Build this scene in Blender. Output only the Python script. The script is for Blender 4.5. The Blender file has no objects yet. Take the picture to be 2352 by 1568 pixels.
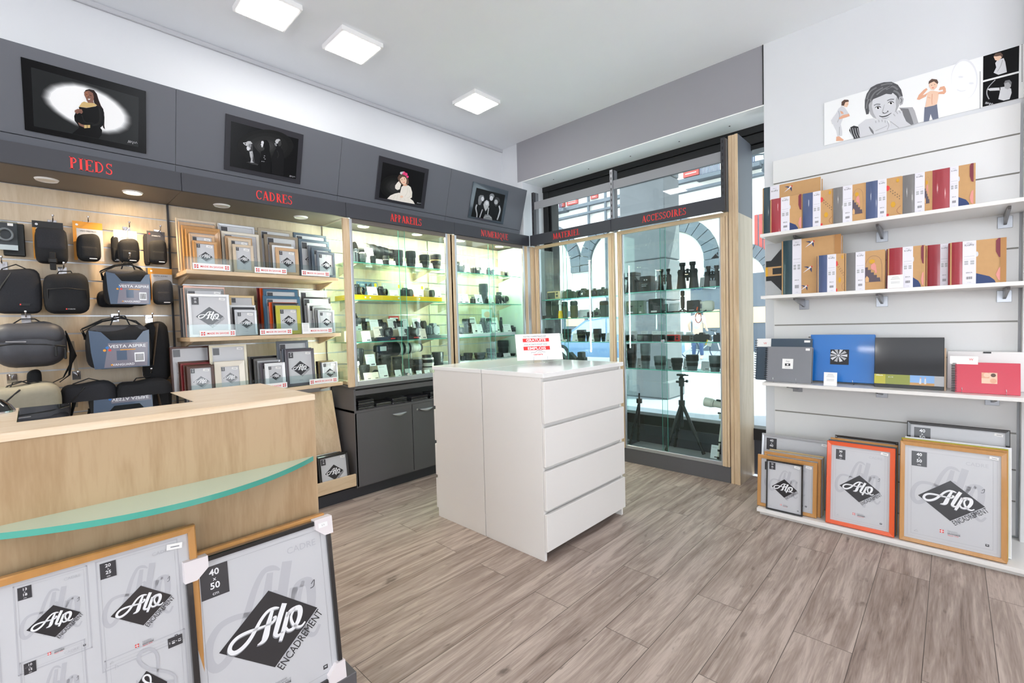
import bpy, math, random
from mathutils import Matrix, Vector
PI = math.pi
random.seed(7)
S = bpy.context.scene
COL = S.collection

# ---------------------------------------------------------------- camera
CAM_F, CAM_H = 1058.0055, 1.25585
CAM_R = [(0.7230741, -0.0054002, 0.6907494), (0.690259, 0.044124, -0.7222158), (-0.0265785, 0.9990115, 0.0356324)]
CAM_R = Matrix(CAM_R)
cam_data = bpy.data.cameras.new('camera')
cam_data.sensor_width = 36.0
cam_data.lens = CAM_F / 2352 * 36.0
cam_data.clip_start = 0.02
cam_data.clip_end = 300
cam = bpy.data.objects.new('camera', cam_data)
COL.objects.link(cam)
cam.matrix_world = Matrix.Translation((0, 0, CAM_H)) @ CAM_R.to_4x4()
S.camera = cam

# ---------------------------------------------------------------- exposure, sky, sun, room lamps
S.view_settings.view_transform = 'Standard'
S.view_settings.look = 'None'
S.view_settings.gamma = 1
S.view_settings.use_curve_mapping = False
S.view_settings.exposure = 1.72
SKY_STRENGTH = 1.7
SUN_ENERGY = 3.0
CEILING_LAMP = 8.0        # emission of the square ceiling panels
SPOT_POWER = 1.6           # warm spots in the canopy
DAYLIGHT_FILL = 6.0            # watts per metre of the added daylight lamps
VITRINE_TUBE = 24.0         # light strips in the lit cabinets

world = bpy.data.worlds.new('sky')
S.world = world
world.use_nodes = True
wn = world.node_tree
wn.nodes['Background'].inputs[0].default_value = (0.86, 0.93, 1.0, 1)
wn.nodes['Background'].inputs[1].default_value = SKY_STRENGTH

sun_data = bpy.data.lights.new('sun', 'SUN')
sun_data.energy = SUN_ENERGY
sun_data.angle = 0.01
sun_data.color = (1, 0.97, 0.92)
sun = bpy.data.objects.new('sun', sun_data)
COL.objects.link(sun)
sun.rotation_euler = Vector((-0.8, -0.45, -1.0)).to_track_quat('-Z', 'Y').to_euler()

# fill lamps added for daylight from unseen windows right and behind, tilted upward
for lx, ly, ww, dx, dy, kk in ((3.3, 1.9, 1.6, -1, 0, .95), (3.3, -2.2, 1.6, -1, 0, .3), (.3, -4.3, 3.4, 0, 1, .5)):
    ad = bpy.data.lights.new('window_daylight', 'AREA')
    ad.shape = 'RECTANGLE'
    ad.size, ad.size_y = ww, 2.3
    ad.energy = DAYLIGHT_FILL * ww * kk
    ad.color = (0.95, 0.97, 1.0)
    ad.spread = 2.3
    ao = bpy.data.objects.new('window_daylight', ad)
    COL.objects.link(ao)
    ao.location = (lx, ly, 1.5)
    ao.rotation_euler = Vector((dx, dy, 0.8)).to_track_quat('-Z', 'Y').to_euler()


def at(px, py, ax, val):
    """Measured point of the photograph (2352 x 1568) on a known plane of the shop."""
    r = CAM_R @ Vector((px - 1176, -(py - 784), -CAM_F))
    i = 'xyz'.index(ax)
    o = Vector((0, 0, CAM_H))
    return o + r * ((val - o[i]) / r[i])


# ---------------------------------------------------------------- materials
MATS = {}


def lin(c):
    c = c / 255
    return c / 12.92 if c <= 0.04045 else ((c + 0.055) / 1.055) ** 2.4


def rgb(h):
    h = h.lstrip('#')
    return tuple(lin(int(h[i:i + 2], 16)) for i in (0, 2, 4)) + (1,)


def mat(name, col='#808080', rough=0.5, metal=0.0, emit=0.0, ecol=None, noise=0.0, nscale=20, stretch=(1, 1, 1), coat=0.0, bump=0.0, spec=0.5):
    if name in MATS:
        return MATS[name]
    m = bpy.data.materials.new(name)
    m.use_nodes = True
    nt = m.node_tree
    b = nt.nodes['Principled BSDF']
    c = rgb(col) if isinstance(col, str) else col
    b.inputs['Base Color'].default_value = c
    b.inputs['Roughness'].default_value = rough
    b.inputs['Metallic'].default_value = metal
    b.inputs['Specular IOR Level'].default_value = spec
    if coat:
        b.inputs['Coat Weight'].default_value = coat
        b.inputs['Coat Roughness'].default_value = 0.05
    if emit:
        b.inputs['Emission Color'].default_value = ecol or c
        b.inputs['Emission Strength'].default_value = emit
    if noise or bump:
        tc = nt.nodes.new('ShaderNodeTexCoord')
        mp = nt.nodes.new('ShaderNodeMapping')
        mp.inputs['Scale'].default_value = stretch
        nz = nt.nodes.new('ShaderNodeTexNoise')
        nz.inputs['Scale'].default_value = nscale
        nz.inputs['Detail'].default_value = 5
        nt.links.new(tc.outputs['Object'], mp.inputs[0])
        nt.links.new(mp.outputs[0], nz.inputs['Vector'])
        if noise:
            mx = nt.nodes.new('ShaderNodeMix')
            mx.data_type = 'RGBA'
            mx.inputs[6].default_value = tuple(max(0, x * (1 - noise)) for x in c[:3]) + (1,)
            mx.inputs[7].default_value = tuple(min(1, x * (1 + noise)) for x in c[:3]) + (1,)
            nt.links.new(nz.outputs['Fac'], mx.inputs[0])
            nt.links.new(mx.outputs[2], b.inputs['Base Color'])
        if bump:
            bp = nt.nodes.new('ShaderNodeBump')
            bp.inputs['Strength'].default_value = bump
            bp.inputs['Distance'].default_value = 0.002
            nt.links.new(nz.outputs['Fac'], bp.inputs['Height'])
            nt.links.new(bp.outputs[0], b.inputs['Normal'])
    MATS[name] = m
    return m


def maple(name='maple', base='#DCC2A0', dark='#CBAD88', axis='z', rough=0.38):
    m = bpy.data.materials.new(name)
    m.use_nodes = True
    nt = m.node_tree
    b = nt.nodes['Principled BSDF']
    b.inputs['Roughness'].default_value = rough
    tc = nt.nodes.new('ShaderNodeTexCoord')
    mp = nt.nodes.new('ShaderNodeMapping')
    sc = {'z': (7, 7, 0.8), 'y': (7, 0.8, 7), 'x': (0.8, 7, 7)}[axis]
    mp.inputs['Scale'].default_value = sc
    nt.links.new(tc.outputs['Object'], mp.inputs[0])
    nz = nt.nodes.new('ShaderNodeTexNoise')
    nz.inputs['Scale'].default_value = 2.2
    nz.inputs['Detail'].default_value = 7
    nz.inputs['Distortion'].default_value = 1.5
    nt.links.new(mp.outputs[0], nz.inputs['Vector'])
    n2 = nt.nodes.new('ShaderNodeTexNoise')
    n2.inputs['Scale'].default_value = 25
    n2.inputs['Detail'].default_value = 3
    nt.links.new(mp.outputs[0], n2.inputs['Vector'])
    ad = nt.nodes.new('ShaderNodeMath')
    ad.operation = 'MULTIPLY_ADD'
    ad.inputs[1].default_value = 0.35
    nt.links.new(n2.outputs['Fac'], ad.inputs[0])
    nt.links.new(nz.outputs['Fac'], ad.inputs[2])
    rp = nt.nodes.new('ShaderNodeValToRGB')
    rp.color_ramp.elements[0].position = 0.48
    rp.color_ramp.elements[0].color = rgb(dark)
    rp.color_ramp.elements[1].position = 0.78
    rp.color_ramp.elements[1].color = rgb(base)
    nt.links.new(ad.outputs[0], rp.inputs[0])
    nt.links.new(rp.outputs[0], b.inputs['Base Color'])
    MATS[name] = m
    return m


def planks():
    m = bpy.data.materials.new('floor_planks')
    m.use_nodes = True
    nt = m.node_tree
    N, L = nt.nodes.new, nt.links.new
    b = nt.nodes['Principled BSDF']
    tc = N('ShaderNodeTexCoord')
    mp = N('ShaderNodeMapping')
    mp.inputs['Rotation'].default_value = (0, 0, PI / 2)
    mp.inputs['Location'].default_value = (0.31, 0.07, 0)
    L(tc.outputs['Object'], mp.inputs[0])
    br = N('ShaderNodeTexBrick')
    br.inputs['Scale'].default_value = 1
    br.inputs['Brick Width'].default_value = 1.28
    br.inputs['Row Height'].default_value = 0.192
    br.inputs['Mortar Size'].default_value = 0.0013
    br.inputs['Mortar Smooth'].default_value = 0.3
    br.inputs['Bias'].default_value = 0
    br.offset = 0.37
    br.offset_frequency = 2
    br.squash = 1
    br.inputs['Color1'].default_value = (0, 0, 0, 1)
    br.inputs['Color2'].default_value = (1, 1, 1, 1)
    L(mp.outputs[0], br.inputs['Vector'])
    # shift the grain by each board's own value
    mul = N('ShaderNodeVectorMath')
    mul.operation = 'SCALE'
    mul.inputs[3].default_value = 9.0
    L(br.outputs['Color'], mul.inputs[0])
    add = N('ShaderNodeVectorMath')
    add.operation = 'ADD'
    L(mp.outputs[0], add.inputs[0])
    L(mul.outputs[0], add.inputs[1])
    g1m = N('ShaderNodeMapping')
    g1m.inputs['Scale'].default_value = (0.8, 9, 1)
    L(add.outputs[0], g1m.inputs[0])
    g1 = N('ShaderNodeTexNoise')
    g1.inputs['Scale'].default_value = 2.0
    g1.inputs['Detail'].default_value = 8
    g1.inputs['Roughness'].default_value = 0.62
    g1.inputs['Distortion'].default_value = 1.2
    L(g1m.outputs[0], g1.inputs['Vector'])
    g2m = N('ShaderNodeMapping')
    g2m.inputs['Scale'].default_value = (7, 130, 1)
    L(add.outputs[0], g2m.inputs[0])
    g2 = N('ShaderNodeTexNoise')
    g2.inputs['Scale'].default_value = 1.5
    g2.inputs['Detail'].default_value = 4
    L(g2m.outputs[0], g2.inputs['Vector'])
    mx = N('ShaderNodeMath')
    mx.operation = 'MULTIPLY_ADD'
    mx.inputs[1].default_value = 0.3
    L(g2.outputs['Fac'], mx.inputs[0])
    L(g1.outputs['Fac'], mx.inputs[2])
    sep = N('ShaderNodeSeparateColor')
    L(br.outputs['Color'], sep.inputs[0])
    m2 = N('ShaderNodeMath')
    m2.operation = 'MULTIPLY_ADD'
    m2.inputs[1].default_value = 0.09
    L(sep.outputs[0], m2.inputs[0])
    L(mx.outputs[0], m2.inputs[2])
    rp = N('ShaderNodeValToRGB')
    e = rp.color_ramp.elements
    e[0].position = 0.40
    e[0].color = rgb('#65574F')
    e[1].position = 0.85
    e[1].color = rgb('#BDAca1')
    k = rp.color_ramp.elements.new(0.56)
    k.color = rgb('#8E7C72')
    k = rp.color_ramp.elements.new(0.68)
    k.color = rgb('#A08F85')
    L(m2.outputs[0], rp.inputs[0])
    # knots and short dark checks in the print of the boards
    kn = N('ShaderNodeTexNoise')
    kn.inputs['Scale'].default_value = 9
    kn.inputs['Detail'].default_value = 3
    km = N('ShaderNodeMapping')
    km.inputs['Scale'].default_value = (1, 2.6, 1)
    L(add.outputs[0], km.inputs[0])
    L(km.outputs[0], kn.inputs['Vector'])
    kr = N('ShaderNodeMapRange')
    kr.inputs['From Min'].default_value = 0.66
    kr.inputs['From Max'].default_value = 0.78
    kr.inputs['To Max'].default_value = 0.75
    L(kn.outputs['Fac'], kr.inputs['Value'])
    mk = N('ShaderNodeMix')
    mk.data_type = 'RGBA'
    mk.inputs[7].default_value = rgb('#54473F')
    L(kr.outputs[0], mk.inputs[0])
    L(rp.outputs[0], mk.inputs[6])
    mo = N('ShaderNodeMix')
    mo.data_type = 'RGBA'
    mo.inputs[7].default_value = rgb('#4A403A')
    L(br.outputs['Fac'], mo.inputs[0])
    L(mk.outputs[2], mo.inputs[6])
    L(mo.outputs[2], b.inputs['Base Color'])
    b.inputs['Roughness'].default_value = 0.45
    b.inputs['Specular IOR Level'].default_value = 0.35
    bp = N('ShaderNodeBump')
    bp.inputs['Strength'].default_value = 0.25
    bp.inputs['Distance'].default_value = 0.001
    L(m2.outputs[0], bp.inputs['Height'])
    L(bp.outputs[0], b.inputs['Normal'])
    MATS['floor_planks'] = m


def glass(name, tint='#FFFFFF', refl=1.0, rough=0.0):
    m = bpy.data.materials.new(name)
    m.use_nodes = True
    nt = m.node_tree
    for n in list(nt.nodes):
        nt.nodes.remove(n)
    out = nt.nodes.new('ShaderNodeOutputMaterial')
    tr = nt.nodes.new('ShaderNodeBsdfTransparent')
    tr.inputs[0].default_value = rgb(tint)
    gl = nt.nodes.new('ShaderNodeBsdfGlossy')
    gl.inputs['Roughness'].default_value = rough
    fr = nt.nodes.new('ShaderNodeFresnel')
    # a pane is solid glass seen from both sides: keep the same reflectance on its inner faces
    geo = nt.nodes.new('ShaderNodeNewGeometry')
    iv = nt.nodes.new('ShaderNodeMix')
    iv.data_type = 'FLOAT'
    iv.inputs[2].default_value = 1.45
    iv.inputs[3].default_value = 1 / 1.45
    nt.links.new(geo.outputs['Backfacing'], iv.inputs[0])
    nt.links.new(iv.outputs[0], fr.inputs[0])
    ml = nt.nodes.new('ShaderNodeMath')
    ml.operation = 'MULTIPLY'
    ml.inputs[1].default_value = refl
    ml.use_clamp = True
    mx = nt.nodes.new('ShaderNodeMixShader')
    nt.links.new(fr.outputs[0], ml.inputs[0])
    nt.links.new(ml.outputs[0], mx.inputs[0])
    nt.links.new(tr.outputs[0], mx.inputs[1])
    nt.links.new(gl.outputs[0], mx.inputs[2])
    nt.links.new(mx.outputs[0], out.inputs[0])
    MATS[name] = m
    return m


maple('maple')
maple('maple_y', axis='y')
maple('maple_x', axis='x')
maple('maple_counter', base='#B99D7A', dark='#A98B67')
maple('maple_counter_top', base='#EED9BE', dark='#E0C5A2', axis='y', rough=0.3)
maple('maple_pale', base='#D6C4AA', dark='#C9B496')
maple('oak_light', base='#C79A62', dark='#A97B45', axis='z')
planks()
glass('glass', '#F6FDFB', 0.9)
glass('glass_window', '#F2F8F8', 0.8)
glass('glass_edge', '#DDF5EE', 0.9)
glass('acrylic', '#EEF4F4', 1.0, 0.05)
glass('film', '#FFFFFF', 0.75, 0.12)
mat('glass_green', '#4FA594', 0.1)
mat('glass_frost', '#B9CDB8', 0.12, coat=0.6)
mat('shelf_edge', '#58C2AC', 0.15)
mat('wall_white', '#DCDDE0', 0.6, noise=0.015, nscale=6)
mat('wall_grey', '#98969B', 0.6, noise=0.02, nscale=5)
mat('soffit_white', '#FBFCFC', 0.6)
mat('ceiling', '#F4F6FA', 0.7, noise=0.02, nscale=3)
mat('panel_grey', '#5E6067', 0.55)
mat('fascia', '#36373E', 0.5)
mat('cab_grey', '#5C5A5C', 0.45, noise=0.04, nscale=90)
mat('soffit_grey', '#6B625C', 0.5)
mat('alu', '#BFC1C6', 0.32, 0.75)
mat('chrome', '#D8D8DC', 0.12, 1.0)
mat('steel', '#8E8F93', 0.3, 0.9)
mat('black', '#0E0E10', 0.45)
mat('black_gloss', '#0B0B0D', 0.12, coat=0.5)
mat('black_rubber', '#1A1B1D', 0.7)
mat('dark_grey', '#333338', 0.5)
mat('mid_grey', '#6A6A6E', 0.5)
mat('grey', '#8E8E92', 0.5)
mat('light_grey', '#C4C4C8', 0.5)
mat('pale', '#E2E2E6', 0.5)
mat('white', '#F0EFEE', 0.45)
mat('white_lacquer', '#E9E6E2', 0.28, coat=0.15)
mat('white_top', '#F4F3F1', 0.12)
mat('white_slat', '#E6E5E4', 0.3)
mat('groove', '#8A867F', 0.45, 0.3)
mat('card', '#F4F2F0', 0.6)
mat('ink', '#3B3B3E', 0.5)
mat('ink_line', '#9A9A9E', 0.5)
mat('ghost', '#D9D9DC', 0.5)
mat('red', '#E23A36', 0.45)
mat('red_text', '#E8302E', 0.4)
mat('fabric_black', '#17181B', 0.85, noise=0.25, nscale=300, bump=0.4)
mat('fabric_dark', '#26272C', 0.85, noise=0.3, nscale=260, bump=0.4)
mat('fabric_grey', '#3B3C41', 0.8, noise=0.25, nscale=260, bump=0.4)
mat('leather_grey', '#44454B', 0.5, noise=0.2, nscale=30, bump=0.5)
mat('fabric_beige', '#938D7C', 0.8, noise=0.1, nscale=60)
mat('webbing', '#121214', 0.7)


# ---------------------------------------------------------------- mesh helpers
class MB:
    """Collects shapes and links them as one mesh object."""

    def __init__(self):
        self.v, self.f, self.mi, self.sm, self.mats = [], [], [], [], []
        self.T = Matrix.Identity(4)

    def m(self, name):
        if name not in MATS:
            raise KeyError(name)
        if name not in self.mats:
            self.mats.append(name)
        return self.mats.index(name)

    def add(self, vs, fs, mt, smooth=False):
        o = len(self.v)
        T = self.T
        self.v += [tuple(T @ Vector(p)) for p in vs]
        k = self.m(mt)
        for f in fs:
            self.f.append([i + o for i in f])
            self.mi.append(k)
            self.sm.append(smooth)
        return self

    def box(self, x0, x1, y0, y1, z0, z1, mt, bev=0.0):
        if x0 > x1: x0, x1 = x1, x0
        if y0 > y1: y0, y1 = y1, y0
        if z0 > z1: z0, z1 = z1, z0
        if bev <= 0:
            vs = [(x, y, z) for x in (x0, x1) for y in (y0, y1) for z in (z0, z1)]
            fs = [(0, 1, 3, 2), (4, 6, 7, 5), (0, 4, 5, 1), (2, 3, 7, 6), (0, 2, 6, 4), (1, 5, 7, 3)]
            return self.add(vs, fs, mt)
        b = min(bev, (x1 - x0) / 2.01, (y1 - y0) / 2.01, (z1 - z0) / 2.01)
        vs, idx = [], {}
        for i in (0, 1):
            for j in (0, 1):
                for k in (0, 1):
                    X, Y, Z = (x0, x1)[i], (y0, y1)[j], (z0, z1)[k]
                    sx, sy, sz = (1, -1)[i] * b, (1, -1)[j] * b, (1, -1)[k] * b
                    for a, p in enumerate(((X, Y + sy, Z + sz), (X + sx, Y, Z + sz), (X + sx, Y + sy, Z))):
                        idx[(i, j, k, a)] = len(vs)
                        vs.append(p)
        I = idx
        fs = []
        for i in (0, 1):
            q = [I[(i, 0, 0, 0)], I[(i, 0, 1, 0)], I[(i, 1, 1, 0)], I[(i, 1, 0, 0)]]
            fs.append(q if i == 0 else q[::-1])
            q = [I[(0, i, 0, 1)], I[(1, i, 0, 1)], I[(1, i, 1, 1)], I[(0, i, 1, 1)]]
            fs.append(q if i == 0 else q[::-1])
            q = [I[(0, 0, i, 2)], I[(0, 1, i, 2)], I[(1, 1, i, 2)], I[(1, 0, i, 2)]]
            fs.append(q if i == 0 else q[::-1])
        for p in (0, 1):
            for q in (0, 1):
                e = [I[(p, q, 0, 0)], I[(p, q, 0, 1)], I[(p, q, 1, 1)], I[(p, q, 1, 0)]]
                fs.append(e if p != q else e[::-1])
                e = [I[(p, 0, q, 0)], I[(p, 1, q, 0)], I[(p, 1, q, 2)], I[(p, 0, q, 2)]]
                fs.append(e if p != q else e[::-1])
                e = [I[(0, p, q, 1)], I[(0, p, q, 2)], I[(1, p, q, 2)], I[(1, p, q, 1)]]
                fs.append(e if p != q else e[::-1])
        for i in (0, 1):
            for j in (0, 1):
                for k in (0, 1):
                    t = [I[(i, j, k, 0)], I[(i, j, k, 1)], I[(i, j, k, 2)]]
                    fs.append(t if (i + j + k) % 2 == 0 else t[::-1])
        return self.add(vs, fs, mt)

    def quad(self, a, b, c, d, mt):
        return self.add([a, b, c, d], [(0, 1, 2, 3)], mt)

    def prism(self, pts, y0, y1, mt, smooth=False):
        """Polygon in the XZ plane pushed through y0..y1."""
        n = len(pts)
        vs = [(x, y0, z) for x, z in pts] + [(x, y1, z) for x, z in pts]
        fs = [list(range(n)), list(range(2 * n - 1, n - 1, -1))]
        self.add(vs, fs, mt)
        return self.add(vs, [(i, i + n, (i + 1) % n + n, (i + 1) % n) for i in range(n)], mt, smooth)

    def lathe(self, prof, mt, seg=20, T=None, smooth=True, cap=True):
        """prof: (radius, z[, material]) from bottom to top, round local Z."""
        old = self.T
        if T is not None:
            self.T = self.T @ T
        for i in range(len(prof) - 1):
            r0, z0 = prof[i][:2]
            r1, z1 = prof[i + 1][:2]
            mm = prof[i + 1][2] if len(prof[i + 1]) > 2 else mt
            vs, fs = [], []
            for s in range(seg):
                a = 2 * PI * s / seg
                c, d = math.cos(a), math.sin(a)
                vs += [(r0 * c, r0 * d, z0), (r1 * c, r1 * d, z1)]
            for s in range(seg):
                t = (s + 1) % seg
                fs.append((2 * s, 2 * t, 2 * t + 1, 2 * s + 1))
            self.add(vs, fs, mm, smooth)
        if cap:
            for (r, z), rev in ((prof[0][:2], True), (prof[-1][:2], False)):
                if r > 1e-5:
                    ring = [(r * math.cos(2 * PI * s / seg), r * math.sin(2 * PI * s / seg), z) for s in range(seg)]
                    ii = list(range(seg))
                    mm = prof[-1][2] if (not rev and len(prof[-1]) > 2) else mt
                    self.add(ring, [ii[::-1] if rev else ii], mm)
        self.T = old
        return self

    def cyl(self, p0, p1, r0, mt, r1=None, seg=12, cap=True):
        p0, p1 = Vector(p0), Vector(p1)
        d = p1 - p0
        q = d.to_track_quat('Z', 'Y').to_matrix().to_4x4()
        return self.lathe([(r0, 0), (r0 if r1 is None else r1, d.length)], mt, seg, Matrix.Translation(p0) @ q, True, cap)

    def tube(self, pts, r, mt, seg=8, flat=None):
        """Rounded tube (or flat strap with flat=(w, t)) along points."""
        pts = [Vector(p) for p in pts]
        n = len(pts)
        vs, fs = [], []
        up = Vector((0, 0, 1))
        for i, p in enumerate(pts):
            d = (pts[min(i + 1, n - 1)] - pts[max(i - 1, 0)]).normalized()
            a = d.cross(up)
            if a.length < 1e-3:
                a = d.cross(Vector((0, 1, 0)))
            a.normalize()
            b = a.cross(d).normalized()
            for s in range(seg):
                t = 2 * PI * s / seg
                if flat:
                    w, h = flat
                    c, e = math.cos(t), math.sin(t)
                    k = (abs(c) ** 4 + abs(e) ** 4) ** 0.25
                    vs.append(p + a * (w / 2 * c / k) + b * (h / 2 * e / k))
                else:
                    vs.append(p + a * (r * math.cos(t)) + b * (r * math.sin(t)))
        for i in range(n - 1):
            for s in range(seg):
                t = (s + 1) % seg
                fs.append((i * seg + s, i * seg + t, (i + 1) * seg + t, (i + 1) * seg + s))
        self.add(vs, fs, mt, True)
        return self.add([vs[s] for s in range(seg)] + [vs[(n - 1) * seg + s] for s in range(seg)],
                        [list(range(seg))[::-1], list(range(seg, 2 * seg))], mt)

    def rbox(self, w, d, h, r, mt, n=6, fn=None):
        """Soft rounded box, centre of base at the origin; fn deforms each point."""
        vs, fs = [], []
        hx, hy, hz = w / 2, d / 2, h / 2
        for ax in range(3):
            for sgn in (-1, 1):
                o = len(vs)
                for i in range(n + 1):
                    for j in range(n + 1):
                        a, b = -1 + 2 * i / n, -1 + 2 * j / n
                        p = [0, 0, 0]
                        p[ax] = sgn
                        p[(ax + 1) % 3] = a
                        p[(ax + 2) % 3] = b
                        P = Vector((p[0] * hx, p[1] * hy, p[2] * hz))
                        rr = min(r, hx * .99, hy * .99, hz * .99)
                        q = Vector((max(-hx + rr, min(hx - rr, P.x)), max(-hy + rr, min(hy - rr, P.y)), max(-hz + rr, min(hz - rr, P.z))))
                        dd = P - q
                        if dd.length > 1e-9:
                            P = q + dd.normalized() * rr
                        P.z += hz
                        if fn:
                            P = Vector(fn(P))
                        vs.append(P)
                for i in range(n):
                    for j in range(n):
                        k = o + i * (n + 1) + j
                        q = (k, k + n + 1, k + n + 2, k + 1)
                        fs.append(q if sgn > 0 else q[::-1])
        return self.add(vs, fs, mt, True)

    # flat drawing in the local XZ plane, one thin layer in front of the other (towards -Y)
    def flat(self, pts, layer, mt):
        y = -layer * 0.00035
        return self.add([(x, y, z) for x, z in pts], [list(range(len(pts)))], mt)

    def rect(self, x0, x1, z0, z1, layer, mt):
        return self.flat([(x0, z0), (x1, z0), (x1, z1), (x0, z1)], layer, mt)

    def ell(self, cx, cz, rx, rz, layer, mt, seg=20, rot=0.0, a0=0, a1=2 * PI):
        pts = []
        full = abs(a1 - a0 - 2 * PI) < 1e-6
        for i in range(seg + (0 if full else 1)):
            a = a0 + (a1 - a0) * i / seg
            x, z = rx * math.cos(a), rz * math.sin(a)
            pts.append((cx + x * math.cos(rot) - z * math.sin(rot), cz + x * math.sin(rot) + z * math.cos(rot)))
        return self.flat(pts, layer, mt)

    def line_rect(self, x0, x1, z0, z1, t, layer, mt):
        self.rect(x0, x1, z0, z0 + t, layer, mt)
        self.rect(x0, x1, z1 - t, z1, layer, mt)
        self.rect(x0, x0 + t, z0, z1, layer, mt)
        return self.rect(x1 - t, x1, z0, z1, layer, mt)

    def stroke(self, pts, w, layer, mt, f=None, smooth=4):
        """Brush stroke of varying width through 2-D points (x, z[, width factor])."""
        P = [(p[0], p[1], (p[2] if len(p) > 2 else 1.0)) for p in pts]
        Q = []
        n = len(P)
        for i in range(n - 1):
            p0, p1, p2, p3 = P[max(i - 1, 0)], P[i], P[i + 1], P[min(i + 2, n - 1)]
            for k in range(smooth):
                t = k / smooth
                Q.append(tuple(0.5 * (2 * b + (c - a) * t + (2 * a - 5 * b + 4 * c - d) * t * t + (3 * b - a - 3 * c + d) * t ** 3)
                               for a, b, c, d in zip(p0, p1, p2, p3)))
        Q.append(P[-1])
        vs = []
        y = -layer * 0.00035
        for i, q in enumerate(Q):
            a, b = Q[max(i - 1, 0)], Q[min(i + 1, len(Q) - 1)]
            dx, dz = b[0] - a[0], b[1] - a[1]
            L = math.hypot(dx, dz) or 1
            nx, nz = -dz / L * w / 2 * q[2], dx / L * w / 2 * q[2]
            for s in (1, -1):
                X, Z = q[0] + s * nx, q[1] + s * nz
                if f:
                    X, Z = f(X, Z)
                vs.append((X, y, Z))
        return self.add(vs, [(2 * i, 2 * i + 1, 2 * i + 3, 2 * i + 2) for i in range(len(Q) - 1)], mt)

    def text(self, s, x, z, size, layer, mt, align='c', rot=0.0, sx=1.0, bold=0.0):
        vs, fs, w = text_geo(s, bold)
        k = size / 0.7
        ox = {'l': 0, 'c': -w / 2, 'r': -w}[align]
        c, d = math.cos(rot), math.sin(rot)
        y = -layer * 0.00035
        out = []
        for a, b in vs:
            X, Z = (a + ox) * k * sx, b * k
            out.append((x + X * c - Z * d, y, z + X * d + Z * c))
        return self.add(out, fs, mt)

    def mesh(self, name):
        me = bpy.data.meshes.new(name)
        me.from_pydata(self.v, [], self.f)
        for n in self.mats:
            me.materials.append(MATS[n])
        me.polygons.foreach_set('material_index', self.mi)
        me.polygons.foreach_set('use_smooth', self.sm)
        me.update()
        return me

    def build(self, name, parent=None, loc=None, rot=None):
        return link(name, self.mesh(name), parent, loc, rot)


_text = {}


def text_geo(s, bold=0.0):
    key = (s, bold)
    if key not in _text:
        cu = bpy.data.curves.new('lettering', 'FONT')
        cu.body = s
        cu.resolution_u = 2
        cu.offset = bold
        o = bpy.data.objects.new('lettering', cu)
        me = bpy.data.meshes.new_from_object(o)
        vs = [(v.co.x, v.co.y) for v in me.vertices]
        fs = [list(p.vertices) for p in me.polygons]
        w = max((v[0] for v in vs), default=0)
        _text[key] = (vs, fs, w)
        bpy.data.objects.remove(o)
        bpy.data.curves.remove(cu)
        bpy.data.meshes.remove(me)
    return _text[key]


def link(name, me, parent=None, loc=None, rot=None):
    o = bpy.data.objects.new(name, me)
    COL.objects.link(o)
    if parent is not None:
        o.parent = parent
    if loc is not None:
        o.location = loc
    if rot is not None:
        o.rotation_euler = rot
    return o


def tag(o, label=None, cat=None, group=None, kind=None):
    if label: o['label'] = label
    if cat: o['category'] = cat
    if group: o['group'] = group
    if kind: o['kind'] = kind
    return o


def thing(name, label, cat, loc=(0, 0, 0), rot=(0, 0, 0), group=None):
    o = bpy.data.objects.new(name, None)
    o.empty_display_size = 0.05
    COL.objects.link(o)
    o.location = loc
    o.rotation_euler = rot
    return tag(o, label, cat, group)


def struct(name, mb, label=None):
    o = mb.build(name)
    o['kind'] = 'structure'
    if label:
        o['label'] = label
        o['category'] = name.split('_')[0]
    return o


def copy_tree(o, parent=None):
    c = o.copy()
    COL.objects.link(c)
    if parent is not None:
        c.parent = parent
    for ch in o.children:
        copy_tree(ch, c)
    return c


RX = lambda a: Matrix.Rotation(a, 4, 'X')
RY = lambda a: Matrix.Rotation(a, 4, 'Y')
RZ = lambda a: Matrix.Rotation(a, 4, 'Z')
TR = lambda x, y, z: Matrix.Translation((x, y, z))
EAST = PI / 2      # a thing built facing -Y, turned to face +X (for the left-hand wall)
ORD = ['front', 'second', 'third', 'fourth', 'fifth', 'sixth', 'seventh', 'eighth', 'ninth']
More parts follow.
